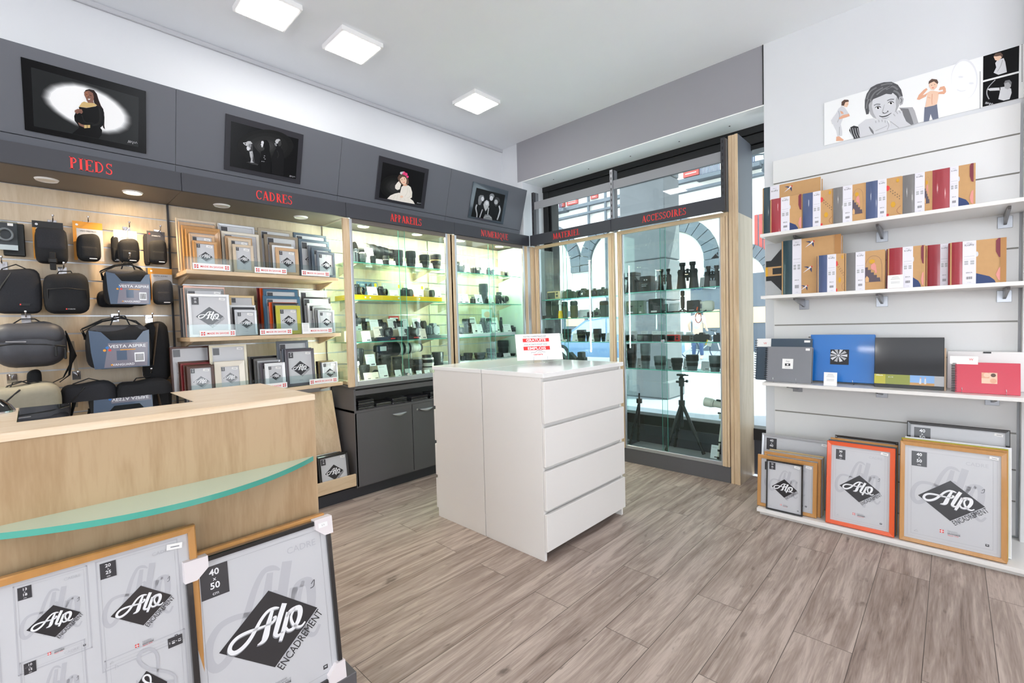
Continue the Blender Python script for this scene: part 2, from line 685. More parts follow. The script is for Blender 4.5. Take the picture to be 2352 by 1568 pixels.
# ---------------------------------------------------------------- lettering with serifs
GLY = {
    'I': (0.44, [('b', .2, 0, .2, 1, .15), ('b', .04, .025, .36, .025, .05), ('b', .04, .975, .36, .975, .05)]),
    'P': (0.68, [('b', .2, 0, .2, 1, .15), ('b', .04, .025, .36, .025, .05), ('b', .04, .975, .3, .975, .05), ('a', .25, .73, .32, .25, -90, 90, .1), ('b', .2, .975, .26, .975, .05), ('b', .2, .48, .26, .48, .05)]),
    'R': (0.76, [('b', .2, 0, .2, 1, .15), ('b', .04, .025, .36, .025, .05), ('b', .04, .975, .3, .975, .05), ('a', .25, .74, .3, .24, -90, 90, .1), ('b', .36, .5, .66, 0, .14), ('b', .54, .025, .78, .025, .05)]),
    'E': (0.72, [('b', .2, 0, .2, 1, .15), ('b', .04, .97, .62, .97, .06), ('b', .04, .03, .64, .03, .06), ('b', .2, .52, .48, .52, .055), ('b', .62, 1, .62, .8, .05), ('b', .64, 0, .64, .22, .05), ('b', .48, .42, .48, .62, .045)]),
    'D': (0.86, [('b', .2, 0, .2, 1, .15), ('b', .04, .025, .34, .025, .05), ('b', .04, .975, .34, .975, .05), ('a', .28, .5, .45, .475, -90, 90, .11)]),
    'S': (0.64, [('a', .32, .74, .22, .23, 35, 270, .1), ('a', .32, .26, .25, .25, 90, -145, .11), ('b', .52, .74, .52, .97, .05), ('b', .09, .03, .09, .26, .05)]),
    'C': (0.8, [('a', .45, .5, .37, .475, 42, 318, .12), ('b', .72, .7, .72, .97, .05)]),
    'A': (0.8, [('b', .13, 0, .38, 1, .07), ('b', .38, 1, .68, 0, .16), ('b', .2, .33, .56, .33, .055), ('b', .02, .025, .26, .025, .05), ('b', .54, .025, .82, .025, .05)]),
    'L': (0.66, [('b', .2, 0, .2, 1, .15), ('b', .04, .03, .6, .03, .06), ('b', .04, .975, .36, .975, .05), ('b', .6, 0, .6, .24, .05)]),
    'N': (0.88, [('b', .16, 0, .16, 1, .07), ('b', .16, 1, .7, 0, .15), ('b', .72, 0, .72, 1, .07), ('b', .04, .025, .28, .025, .05), ('b', .04, .975, .24, .975, .05), ('b', .6, .975, .84, .975, .05)]),
    'U': (0.86, [('b', .2, .3, .2, 1, .15), ('a', .45, .3, .25, .28, 180, 360, .09), ('b', .7, .3, .7, 1, .07), ('b', .04, .975, .36, .975, .05), ('b', .58, .975, .82, .975, .05)]),
    'M': (1.02, [('b', .14, 0, .16, 1, .07), ('b', .17, 1, .49, .03, .15), ('b', .49, .03, .82, 1, .07), ('b', .85, 0, .85, 1, .15), ('b', .02, .025, .26, .025, .05), ('b', .02, .975, .2, .975, .05), ('b', .72, .025, .98, .025, .05)]),
    'O': (0.9, [('a', .45, .5, .37, .475, 0, 360, .13)]),
    'Q': (0.92, [('a', .45, .5, .37, .475, 0, 360, .13), ('b', .48, .06, .84, -.24, .1)]),
    'T': (0.74, [('b', .37, 0, .37, 1, .15), ('b', .03, .97, .71, .97, .06), ('b', .21, .025, .53, .025, .05), ('b', .05, .97, .05, .78, .05), ('b', .69, .97, .69, .78, .05)]),
}


def serif(mb, s, x0, x1, z, h, mt, layer=1):
    """Serif capitals in the local XZ plane, fitted from x0 to x1."""
    tot = sum(GLY[c][0] for c in s)
    k = (x1 - x0) / tot
    cx = x0
    for c in s:
        w, sh = GLY[c]
        for q in sh:
            if q[0] == 'b':
                _, a, b, c2, d, t = q
                dx, dz = (c2 - a) * k, (d - b) * h
                L = math.hypot(dx, dz)
                nx, nz = -dz / L * t * h / 2, dx / L * t * h / 2
                A, B, C2, D = cx + a * k, z + b * h, cx + c2 * k, z + d * h
                mb.flat([(A + nx, B + nz), (A - nx, B - nz), (C2 - nx, D - nz), (C2 + nx, D + nz)], layer, mt)
            else:
                _, ax, az, rx, rz, a0, a1, t = q
                n = 16
                vs = []
                for i in range(n + 1):
                    a = math.radians(a0 + (a1 - a0) * i / n)
                    f = 0.55 + 0.45 * abs(math.cos(a))
                    for g in (t / 2 * f, -t / 2 * f):
                        vs.append((cx + (ax + (rx - t / 2 + g) * math.cos(a)) * k, -layer * 0.00035, z + (az + (rz - t / 2 * .6 + g) * math.sin(a)) * h))
                mb.add(vs, [(2 * i, 2 * i + 1, 2 * i + 3, 2 * i + 2) for i in range(n)], mt)
        cx += w * k


# ---------------------------------------------------------------- the room
WX, CZ, YW, YR = -3.56, 3.16, 3.64, 3.62
X_R, Y_B = 3.2, -4.2
b = MB(); b.box(WX - .1, X_R, Y_B, 3.95, -.05, 0, 'floor_planks'); struct('floor', b)
b = MB(); b.box(WX - .1, X_R, Y_B, YW + .6, CZ, CZ + .12, 'ceiling'); struct('ceiling', b)
b = MB(); b.box(WX - .12, WX, Y_B, 4.1, 0, CZ, 'wall_white')
struct('wall_left', b)
b = MB(); b.box(WX, WX + .018, Y_B, YW, CZ - .03, CZ, 'light_grey', .004); struct('trim_1', b)
b = MB()
b.box(WX, -3.32, YW, YW + .3, 0, CZ, 'wall_white')
b.box(-3.32, -.965, 3.62, 3.94, 2.752, CZ, 'wall_grey')
struct('wall_back', b)
b = MB(); b.box(-3.321, -.9, 3.622, 3.94, 2.744, 2.7515, 'soffit_white')
for x, y in ((-2.98, 3.8), (-2.55, 3.8), (-2.1, 3.8), (-1.65, 3.8), (-1.25, 3.8)):
    b.cyl((x, y, 2.742), (x, y, 2.744), .006, 'dark_grey')
struct('trim_2', b)
b = MB(); b.box(-.962, X_R, YR, YR + .12, 0, CZ, 'wall_white'); b.box(-.968, -.963, 3.615, 3.63, 2.752, CZ, 'black')
struct('wall_right', b)
b = MB()
for y0, y1, z0, z1 in ((Y_B, -3.0, 0, CZ), (-1.4, 1.1, 0, CZ), (2.7, YR + .12, 0, CZ), (-3.0, -1.4, 2.65, CZ), (1.1, 2.7, 2.65, CZ), (-3.0, -1.4, 0, .8), (1.1, 2.7, 0, .8)):
    b.box(X_R, X_R + .1, y0, y1, z0, z1, 'wall_white')
struct('wall_side', b)
for k, (y0, y1) in enumerate(((-3.0, -1.4), (1.1, 2.7))):
    b = MB()
    for ya, yb, za, zb in ((y0, y0 + .06, .8, 2.65), (y1 - .06, y1, .8, 2.65), (y0, y1, .8, .86), (y0, y1, 2.59, 2.65), ((y0 + y1) / 2 - .03, (y0 + y1) / 2 + .03, .8, 2.65)):
        b.box(X_R + .02, X_R + .08, ya, yb, za, zb, 'black')
    struct(f'window_{k + 2}', b)  # unseen side windows, put in as openings for the added daylight
b = MB()
for x0, x1, z0, z1 in ((WX, -1.4, 0, CZ), (2.0, X_R, 0, CZ), (-1.4, 2.0, 2.65, CZ), (-1.4, 2.0, 0, .35)): b.box(x0, x1, Y_B - .1, Y_B, z0, z1, 'wall_white')
struct('wall_rear', b)
b = MB()
for x0, x1, z0, z1 in ((-1.4, -1.34, .35, 2.65), (1.94, 2.0, .35, 2.65), (-1.4, 2.0, .35, .41), (-1.4, 2.0, 2.59, 2.65), (.27, .33, .35, 2.65)): b.box(x0, x1, Y_B - .08, Y_B - .02, z0, z1, 'black')
struct('window_4', b)  # unseen rear window, added to light the right-hand wall

# shop window: black frame, glazing
b = MB()
wx0, wx1 = -3.25, -.5
b.box(wx0 - .07, wx1, 3.94, 4.1, 2.69, 2.76, 'black', .004)
b.box(wx0 - .07, wx1, 3.955, 4.1, 2.615, 2.69, 'black', .004)
b.box(wx0 - .07, wx1, 3.97, 4.1, 2.575, 2.61, 'black', .003)
b.box(wx0 - .005, wx0 + .065, 3.95, 4.1, .3, 2.7, 'black', .004)
b.box(wx0 + .085, wx0 + .1, 3.97, 4.09, .3, 2.6, 'black')
b.box(wx0 - .07, wx1, 4.0, 4.12, 0, .28, 'fascia', .003)
b.box(wx0 - .07, wx1, 3.985, 4.12, .28, .375, 'black', .004)
for q in ((-2.26,), (-2.215,)):
    b.cyl((q[0], 3.966, 2.59), (q[0], 3.969, 2.59), .005, 'white')
b.box(-3.32, -3.25, 3.62, 4.1, .0, 2.752, 'wall_white')
w = struct('window_1', b)
b = MB(); b.box(wx0 + .06, wx1, 4.05, 4.056, .37, 2.6, 'glass_window')
b.build('window_glass', w)['kind'] = 'structure'


# ---------------------------------------------------------------- ceiling lamps
def ceiling_lamp(x, y, label):
    t = thing('ceiling_light', label, 'ceiling light', (x, y, CZ), group='square ceiling lights')
    b = MB(); b.box(-.145, .145, -.145, .145, -.032, 0, 'white', .004); b.build('lamp_frame', t)
    b = MB(); b.box(-.128, .128, -.128, .128, -.0345, -.031, 'lamp_panel'); b.build('diffuser', t)
    return t


mat('lamp_panel', '#FFFFFF', 0.5, emit=CEILING_LAMP, ecol=(1, .985, .96, 1))
ceiling_lamp(-2.905, 1.045, 'square white ceiling light nearest the top left corner of the picture, cut by the edge')
ceiling_lamp(-2.905, 1.575, 'middle one of the three square white ceiling lights')
ceiling_lamp(-2.92, 2.695, 'square white ceiling light nearest the shop window corner')
for x, y in ((-2.9, -.6), (-1.1, -1.6), (-2.9, -2.4), (.9, -.4), (.9, -2.4), (.9, 1.2), (-1.1, -3.2), (2.4, -1.4), (2.4, 1.6), (-.9, .2)):  # panels out of view, added to light the room evenly
    ceiling_lamp(x, y, 'square white ceiling light behind the camera')

# ---------------------------------------------------------------- wall units on the left
SLAT = [1.963 - .0985 * k for k in range(-1, 19)]


def slatwall(name, label, y0, y1, z0, z1, mt='maple_pale', cat='slatwall'):
    t = thing(name, label, cat, (WX, y0, z0), (0, 0, 0))
    b = MB()
    g = [z for z in SLAT if z0 + .01 < z < z1 - .01]
    lv = [z1] + g + [z0]
    for a, c in zip(lv, lv[1:]):
        b.box(.003, .018, 0, y1 - y0, c + .004 - z0, a - .004 - z0, mt)
    b.build('slat_boards', t)
    b = MB()
    for z in g:
        b.box(.001, .009, 0, y1 - y0, z - .005 - z0, z + .005 - z0, 'alu')
    b.build('groove_rail', t)
    return t


mat('spot_on', '#FFE2B0', .4, emit=26, ecol=(1, .74, .42, 1))
mat('spot_off', '#EDEAE4', .4)
YJ = [-1.33, -.345, .627, 1.60, 2.595, 3.577]
NAMES = ['far left', 'bags', 'frames', 'left camera cabinet', 'right camera cabinet']
WORDS = {1: ('PIEDS', .17, .335), 2: ('CADRES', 1.008, 1.23), 3: ('APPAREILS', 1.957, 2.25), 4: ('NUMERIQUE', 2.905, 3.266)}
PY0, PZ0, PX0 = -3.273, 2.19, 0


def downlight(canopy, x, y, z, on):
    b = MB()
    b.lathe([(.0, -.004), (.034, -.004), (.042, -.008), (.047, 0)], 'white', 24, TR(x, y, z))
    o = b.build('downlight_ring', canopy)
    b = MB(); b.lathe([(0, -.0065), (.028, -.006), (.034, -.002)], 'spot_on' if on else 'spot_off', 20, TR(x, y, z))
    b.build('bulb', o)
    if on:
        l = bpy.data.lights.new('spot', 'SPOT')
        l.energy = SPOT_POWER * (4 if on == 2 else 8)
        l.color = (1, .72, .42) if on == 2 else (1, .92, .72)
        l.spot_size = 2.1
        l.spot_blend = .8
        l.shadow_soft_size = .03
        q = bpy.data.objects.new('downlight_beam', l)
        COL.objects.link(q)
        q.parent = canopy
        q.location = (x, y, z - .02)


for i in range(5):
    y0, y1 = YJ[i] + .001, YJ[i + 1] - .001
    t = thing('canopy', f'dark grey canopy over the {NAMES[i]} section' + (f' lettered {WORDS[i][0]}' if i in WORDS else ''), 'canopy', (0, 0, 0), group='wall unit canopies')
    b = MB(); b.box(-3.155, -3.137, y0, y1, 2.059, 2.162, 'fascia', .0015); b.build('fascia_board', t)
    b = MB(); b.box(-3.545, -3.155, y0, y1, 2.062, 2.08, 'soffit_grey'); b.build('soffit_board', t)
    # header board leaning forward from the wall
    b = MB()
    for za, zb in ((2.165, 2.234), (2.238, 2.627)):
        xa, xb = [-3.149 + (q - 2.627) * (.124 / .436) for q in (za, zb)]
        b.add([(xa, y0, za), (xb, y0, zb), (xb - .018, y0, zb), (xa - .018, y0, za), (xa, y1, za), (xb, y1, zb), (xb - .018, y1, zb), (xa - .018, y1, za)],
              [(0, 1, 2, 3), (7, 6, 5, 4), (0, 4, 5, 1), (1, 5, 6, 2), (2, 6, 7, 3), (3, 7, 4, 0)], 'panel_grey')
    b.box(-3.54, -3.155, y0, y1, 2.145, 2.16, 'panel_grey')
    b.build('header_board', t)
    if i in WORDS:
        s, a, c = WORDS[i]
        b = MB(); serif(b, s, a, c, 2.082, .058, 'red_text', 2)
        o = b.build('lettering', t, (-3.137, 0, 0), (0, 0, EAST))
    for q, (yy, on) in enumerate({1: ((.095, 0), (.437, 2)), 2: ((.876, 0), (1.366, 0)), 3: ((1.846, 1), (2.348, 1)), 4: ((2.833, 1), (3.35, 1)), 0: ((-1.1, 0), (-.6, 1))}[i]):
        downlight(t, -3.348, yy, 2.062, on)

for i, nm in ((0, 'slatted maple wall panel left of the bag display'), (1, 'slatted maple wall panel behind the hanging camera bags'), (2, 'slatted maple wall panel behind the picture frame shelves'),
              (3, 'slatted maple back panel of the left lit camera cabinet'), (4, 'slatted maple back panel of the right lit camera cabinet')):
    slatwall('slatwall_panel', nm, YJ[i] + .005, YJ[i + 1] - .005, .84 if i > 1 else .12, 2.062)
b = MB(); b.box(WX + .0185, -3.53, .622, .632, .1, 2.06, 'dark_grey')
tag(b.build('joint_strip'), 'thin dark vertical strip between the bag section and the frame section', 'wall strip')

# grey base cabinets under the lit cabinets
t = thing('base_cabinet', 'dark grey base cabinet with an open niche under the lit camera cabinets', 'cabinet', (0, 0, 0))
cy0, cy1 = 1.625, 3.56
b = MB()
b.box(-3.545, -3.195, cy0, cy0 + .018, .09, .815, 'cab_grey')
b.box(-3.545, -3.195, cy1 - .018, cy1, .09, .815, 'cab_grey')
b.box(-3.545, -3.18, cy0, cy1, .635, .652, 'cab_grey')
b.box(-3.545, -3.53, cy0, cy1, .09, .815, 'cab_grey')
b.box(-3.195, -3.177, cy0, cy0 + .014, .09, .815, 'cab_grey')
b.box(-3.54, -3.18, cy0, cy1, .08, .095, 'cab_grey')
b.build('carcass', t)
b = MB(); b.box(-3.545, -3.158, cy0 - .002, cy1, .816, .834, 'cab_grey', .002); b.build('worktop', t)
b = MB(); b.box(-3.193, -3.175, cy0 + .012, cy1, .764, .803, 'cab_grey', .001); b.build('drawer_front', t)
b = MB(); b.box(-3.545, -3.21, cy0 - 1.0, cy1, 0, .08, 'dark_grey'); b.build('plinth', t)
for k, (a, c) in enumerate(((1.627, 2.122), (2.128, 2.6), (2.604, 3.08), (3.084, 3.555))):
    b = MB(); b.box(-3.195, -3.177, a, c, .087, .634, 'cab_grey', .0015); d = b.build('door', t)
    if k < 2:
        yh = ((1.935, 2.063), (2.193, 2.319))[k]
        b = MB()
        n = 10
        for j in range(n):
            u0, u1 = j / n, (j + 1) / n
            f = lambda u: .022 * math.sin(PI * u)
            ya, yb = yh[0] + (yh[1] - yh[0]) * u0, yh[0] + (yh[1] - yh[0]) * u1
            b.add([(-3.176, ya, .584), (-3.158 - 0, ya, .584), (-3.158, ya, .582 - f(u0)), (-3.176, ya, .582 - f(u0)),
                   (-3.176, yb, .584), (-3.158, yb, .584), (-3.158, yb, .582 - f(u1)), (-3.176, yb, .582 - f(u1))],
                  [(0, 1, 5, 4), (1, 2, 6, 5), (2, 3, 7, 6)], 'alu', True)
        b.build('handle', d)
    if k == 1:
        b = MB(); b.cyl((-3.178, 2.168, .586), (-3.168, 2.168, .586), .009, 'chrome'); b.build('lock', d)

# boxes and cases in the open niche
nb = [(1.67, .0, .13, .018, 4), (1.83, .02, .13, .03, 1), (1.97, .01, .13, .016, 3), (2.14, 0, .16, .02, 2), (2.33, 0, .15, .018, 3), (2.52, 0, .14, .02, 2)]
nl = ['silver and dark cases at the left end of the cabinet niche', 'black case beside the silver cases in the cabinet niche', 'clear plastic cases in the middle of the cabinet niche', 'dark cases right of the clear cases in the cabinet niche', 'flat dark boxes behind the white chest in the cabinet niche', 'dark boxes further right in the cabinet niche']
for (y, dx, w, h, n), lb in zip(nb, nl):
    for k in range(n):
        b = MB(); b.box(-.06, .06, 0, w, 0, h * .85, 'dark_grey' if k % 2 else 'steel', .003)
        b.box(-.05, .0605, .004, w - .004, h * .25, h * .6, 'black_gloss')
        tag(b.build('media_case', None, (-3.26 - dx, y, .652 + k * h)), f'{("bottom", "second", "third", "top")[k] if n > 1 else "single"} case of the {lb}', 'case', 'cases in the cabinet niche')


# ---------------------------------------------------------------- lit glass cabinets on the left wall
mat('side_pale', '#E6EEE4', .3)  # opaque pale tone standing in for the brightly lit glass side


def vit_left(y0, y1, label, shelves, tz):
    t = thing('display_cabinet', label, 'display cabinet', (0, 0, 0), group='lit glass display cabinets')
    for a, nm in ((y0, 0), (y1 - .024, 1)):
        if nm == 0 or y1 > 3:
            b = MB(); b.box(-3.538, -3.19, a + .004, a + .01, .87, 2.055, 'glass' if nm == 0 else 'side_pale'); b.build('side_glass', t)
        b = MB(); b.box(-3.17, -3.15, a - .022 if nm == 0 else a, a + .024 if nm == 0 else a + .046, .836, 2.055, 'maple')
        b.build('post', t)
        b = MB(); b.box(-3.17, -3.146, *((a + .025, a + .045) if nm == 0 else (a - .021, a - .001)), .836, 2.055, 'alu', .002)
        b.build('track', t)
    b = MB(); b.box(-3.185, -3.15, y0 + .046, y1 - .046, .836, .873, 'alu', .002); b.build('bottom_rail', t)
    b = MB(); b.box(-3.185, -3.15, y0 + .046, y1 - .046, 2.026, 2.0618, 'soffit_grey', .002); b.build('top_rail', t)
    b = MB(); b.box(-3.538, -3.186, y0 + .03, y1 - .03, .84, .865, 'maple_pale'); b.build('cabinet_floor', t)
    ym = (y0 + y1) / 2
    b = MB(); b.box(-3.166, -3.161, y0 + .046, ym + .025, .873, 2.03, 'glass'); b.box(-3.166, -3.161, ym + .025, ym + .0265, .873, 2.03, 'glass_green'); d = b.build('sliding_door', t)
    b = MB(); b.cyl((-3.161, ym, .885), (-3.135, ym, .885), .011, 'chrome'); b.build('lock', d)
    b = MB(); b.box(-3.177, -3.172, ym - .025, y1 - .046, .873, 2.03, 'glass'); b.box(-3.177, -3.172, ym - .0265, ym - .025, .873, 2.03, 'glass_green'); b.build('sliding_door', t)
    for z, m2 in shelves:
        b = MB(); b.box(-3.535, -3.2, y0 + .03, y1 - .03, z - .006, z, 'glass_edge'); b.box(-3.2, -3.1985, y0 + .03, y1 - .03, z - .006, z, 'shelf_edge')
        s = b.build('glass_shelf', t)
        for yb in (y0 + .12, y1 - .12):
            b = MB(); b.add([(-3.54, yb, z - .007), (-3.25, yb, z - .007), (-3.54, yb, z - .075), (-3.54, yb + .006, z - .007), (-3.25, yb + .006, z - .007), (-3.54, yb + .006, z - .075)],
                            [(0, 1, 2), (5, 4, 3), (0, 3, 4, 1), (1, 4, 5, 2), (2, 5, 3, 0)], 'maple_pale')
            b.build('bracket', s)
    b = MB(); b.box(-3.2, -3.19, y0 + .05, y1 - .05, 2.044, 2.056, 'tube'); b.build('light_strip', t)  # strip behind the top rail, added to brighten the cabinet inside
    for ya in tz:
        b = MB(); b.box(-3.2, -3.19, ya, ya + .012, .9, 2.02, 'tube'); b.build('light_strip', t)
    return t


mat('tube', '#FFFFFF', .5, emit=VITRINE_TUBE, ecol=(.86, 1, .94, 1))
ZL3, ZL4, ZF = (1.755, 1.475, 1.158), (1.745, 1.466, 1.155), .866
vit_left(1.602, 2.545, 'lit glass display cabinet with cameras and lenses, left one by the frame shelves', [(z, 0) for z in ZL3], (1.628,))
vit_left(2.575, 3.53, 'lit glass display cabinet in the corner, right of the other lit one', [(z, 0) for z in ZL4], (2.601,))
b = MB(); b.box(-3.19, -3.15, 3.553, 3.6, 0, 2.055, 'alu', .003); b.box(-3.2, -3.14, 3.6, 3.66, 0, 2.055, 'maple')
tag(b.build('corner_post'), 'maple and aluminium corner post where the two rows of cabinets meet', 'post')

# ---------------------------------------------------------------- glass cabinets in front of the window
YF = 3.66
WXS = {'m': (-3.13, -2.2), 'a': (-2.165, -1.22)}


def vit_back(x0, x1, label, shelves, xm, zc=.135):
    t = thing('window_display_cabinet', label, 'display cabinet', (0, 0, 0), group='glass cabinets in front of the window')
    for a, c in ((x0, x0 + .045), (x1 - .055, x1)):
        b = MB()
        n = 3
        for k in range(n):
            u, v = a + (c - a) * k / n, a + (c - a) * (k + 1) / n - .0015
            b.box(u, v, YF - .01 - .004 * (k % 2), YF + .02, .125, 2.03, 'maple', .001)
        b.build('post', t)
        b = MB()
        if a == x0: b.box(c, c + .012, YF - .005, YF + .02, .13, 2.03, 'alu', .002)
        else: b.box(a - .012, a, YF - .005, YF + .02, .13, 2.03, 'alu', .002)
        b.build('track', t)
        b = MB(); b.box(a + .014, a + .02, YF + .03, 3.93, .14, 2.03, 'glass'); b.build('side_glass', t)
    b = MB(); b.box(x0, x1, YF - .012, YF + .02, 2.03, 2.06, 'maple_x', .001); b.build('header', t)
    b = MB(); b.box(x0 + .045, x1 - .055, YF - .004, YF + .02, .125, .155, 'alu', .002); b.build('bottom_rail', t)
    b = MB(); b.box(x0 + .04, x1 - .04, YF + .02, 3.94, .118, .13, 'grey'); b.build('cabinet_floor', t)
    b = MB(); b.box(x0, x1, YF, YF + .03, 0, .124, 'cab_grey', .001); b.build('plinth', t)
    b = MB(); b.box(x0 + .05, xm + .025, YF - .001, YF + .004, .155, 2.03, 'glass'); b.box(xm + .025, xm + .0265, YF - .001, YF + .004, .155, 2.03, 'glass_green'); d = b.build('sliding_door', t)
    b = MB(); b.cyl((xm, YF - .03, 1.09), (xm, YF, 1.09), .012, 'chrome'); b.build('lock', d)
    b = MB(); b.box(xm - .025, x1 - .06, YF + .01, YF + .015, .155, 2.03, 'glass'); b.box(xm - .0265, xm - .025, YF + .01, YF + .015, .155, 2.03, 'glass_green'); b.build('sliding_door', t)
    for z in shelves:
        b = MB(); b.box(x0 + .03, x1 - .04, YF + .035, 3.93, z - .006, z, 'glass_edge'); b.box(x0 + .03, x1 - .04, YF + .0335, YF + .035, z - .006, z, 'shelf_edge')
        b.build('glass_shelf', t)
    return t


ZA, ZM = (1.515, 1.322, 1.08, .842), (1.506, 1.309, 1.076, .86)
vit_back(*WXS['m'], 'glass display cabinet in front of the window under the sign MATERIEL', ZM, -2.76)
vit_back(*WXS['a'], 'glass display cabinet in front of the window under the sign ACCESSOIRES', ZA, -1.745)
for (x0, x1), s, a, c, lb in (((-3.137, -2.187), 'MATERIEL', -2.835, -2.517, 'black sign board reading MATERIEL'), ((-2.183, -1.22), 'ACCESSOIRES', -1.885, -1.507, 'black sign board reading ACCESSOIRES')):
    t = thing('sign_board', lb + ' above the glass cabinet', 'sign', (0, 0, 0))
    b = MB(); b.box(x0, x1, 3.585, 3.603, 2.06, 2.165, 'fascia', .001); b.build('board', t)
    b = MB(); b.T = TR(0, 3.585, 0); serif(b, s, a, c, 2.083, .056, 'red_text', 2); b.build('lettering', t)
for x, lb in ((-3.105, 'slotted black metal upright at the corner'), (-2.185, 'slotted black metal upright between the two window sign boards'), (-1.238, 'slotted black metal upright against the tall end panel')):
    b = MB(); b.box(x - .014, x + .014, 3.604, 3.635, 2.06, 2.6, 'steel' if x == -2.185 else 'dark_grey', .001)
    b.box(x - .012, x + .016, 3.6355, 3.68, 2.06, 2.6, 'mid_grey')
    for k in range(11):
        b.box(x - .004, x + .004, 3.6035, 3.6045, 2.09 + k * .047, 2.112 + k * .047, 'black')
    tag(b.build('slotted_upright'), lb, 'upright', 'slotted uprights over the window cabinets')
for x0, x1, z, lb in ((-3.09, -2.2, 2.425, 'left'), (-2.171, -1.253, 2.43, 'right')):
    b = MB(); b.box(x0, x1, 3.612, 3.616, z, z + .075, 'steel_strip')  if 'steel_strip' in MATS else b.box(x0, x1, 3.612, 3.616, z, z + .075, 'grey')
    tag(b.build('cross_strip'), f'flat grey metal cross strip spanning the {lb} half of the upper window', 'metal strip')
maple('maple_end', base='#AE9C85', dark='#A18E76')
t = thing('end_panel', 'tall narrow end panel, maple below and grey above, closing the window cabinets', 'panel', (0, 0, 0))
b = MB(); b.box(-1.168, -1.15, 3.665, 4.0, 0, 2.045, 'maple_end'); b.build('lower_board', t)
b = MB(); b.box(-1.168, -1.15, 3.665, 4.0, 2.045, 2.62, 'panel_grey'); b.build('upper_board', t)
b = MB(); b.box(-1.216, -1.193, 3.657, 3.69, 0, 2.62, 'maple', .001); b.box(-1.192, -1.17, 3.66, 3.69, 0, 2.62, 'maple', .001); b.box(-1.17, -1.15, 3.655, 3.665, 0, 2.62, 'maple', .001); b.build('edge_strip', t)

# ---------------------------------------------------------------- right-hand white slatwall
t = thing('white_slatwall', 'white slatted wall panel behind the album shelves', 'slatwall', (0, 0, 0))
RS = [2.181, 1.98, 1.79, 1.59, 1.395, 1.205, 1.005, .806, .607, .41, .24]
lv = [2.343] + RS + [.05]
b = MB()
for a, c in zip(lv, lv[1:]):
    b.box(-.903, .252, 3.603, 3.62, c + .004, a - .004, 'white_slat', .001)
b.build('slat_boards', t)
b = MB()
for z in RS: b.box(-.9, .25, 3.612, 3.6195, z - .006, z + .006, 'groove')
b.build('groove_rail', t)
b = MB(); b.box(.262, .5, 3.55, 3.62, 0, 3.16, 'white_slat', .003)
struct('trim_3', b)
# ---------------------------------------------------------------- picture frames
mat('sheet', '#C6C6C9', .35, coat=.05)
mat('sheet_ink', '#38373B', .3, coat=.1)
mat('sheet_dia', '#2B2A2D', .2, coat=.25)
mat('sheet_grey', '#8F9094', .3)
mat('sheet_ghost', '#B7B7BC', .3, coat=.1)
mat('oak', '#C08A4C', .45, noise=.14, nscale=9, stretch=(8, 8, 1), coat=.3)
mat('oak_pale', '#C9A27A', .45, noise=.12, nscale=9, stretch=(8, 8, 1), coat=.3)
mat('ash', '#D3BFA5', .45, noise=.08, nscale=9, stretch=(8, 8, 1), coat=.3)
mat('cream', '#E6DFC8', .45, coat=.3)
mat('taupe', '#8A7B69', .45, noise=.12, nscale=9, stretch=(8, 8, 1), coat=.3)
mat('taupe_light', '#A89A85', .45, noise=.12, nscale=9, stretch=(8, 8, 1), coat=.3)
mat('slate_blue', '#4C5A68', .45, noise=.12, nscale=20, coat=.3)
mat('slate', '#5C626C', .45, noise=.1, nscale=20, coat=.3)
mat('frame_white', '#ECECEE', .3, coat=.3)
mat('frame_silver', '#B9BABD', .3, .4, coat=.2)
mat('champagne', '#CFC6B6', .35, .2, coat=.3)
mat('frame_gold', '#CBB183', .35, .3)
mat('frame_pink', '#DDB1A2', .4, coat=.3)
mat('frame_black', '#1B191A', .25, coat=.5)
mat('frame_brown', '#4F3127', .3, coat=.5)
mat('frame_red', '#7A2427', .3, coat=.5)
mat('frame_orange', '#E2551B', .3, coat=.4)
mat('frame_olive', '#6D6D3B', .4, coat=.3)
mat('frame_blue', '#235A78', .3, coat=.5)
mat('frame_lime', '#B9B12E', .35, coat=.3)
mat('frame_plum', '#4A434C', .35, coat=.4)
mat('frame_grey', '#7D7C7B', .35, coat=.3)

def _alp(pts):
    """Traced script strokes turned into half-diamond units (u right, v up, width)."""
    out = []
    for x, y, w in pts:
        dx, dy = x - 899, y - 782
        det = -751 * 545 - 70 * 82
        out.append(((-545 * dx - 70 * dy) / det, (751 * dy - 82 * dx) / det, w / 751))
    return out


ALP = [_alp(p) for p in (
    [(850, 695, 26), (700, 668, 40), (560, 640, 46), (420, 636, 50), (320, 680, 56), (285, 750, 62), (330, 808, 62), (430, 812, 62), (560, 760, 60), (690, 655, 56), (790, 568, 50), (900, 512, 44), (1000, 520, 44), (1070, 550, 14)],
    [(965, 535, 50), (890, 650, 72), (832, 760, 92), (785, 845, 96), (735, 880, 60), (655, 884, 10)],
    [(840, 690, 30), (905, 702, 36), (968, 682, 44), (990, 645, 36), (950, 640, 20)],
    [(1160, 530, 84), (1060, 672, 84), (965, 825, 80), (935, 885, 68), (972, 925, 44), (1050, 905, 26)],
    [(1188, 680, 68), (1112, 812, 74), (1050, 915, 74), (988, 1015, 56)],
    [(1150, 740, 30), (1210, 690, 56), (1290, 684, 70), (1368, 712, 80), (1362, 800, 80), (1300, 892, 70), (1210, 948, 54), (1130, 935, 42), (1110, 880, 30)],
    [(1300, 680, 30), (1214, 770, 40), (1222, 890, 44), (1275, 960, 42), (1345, 984, 36), (1412, 955, 26)],
)]


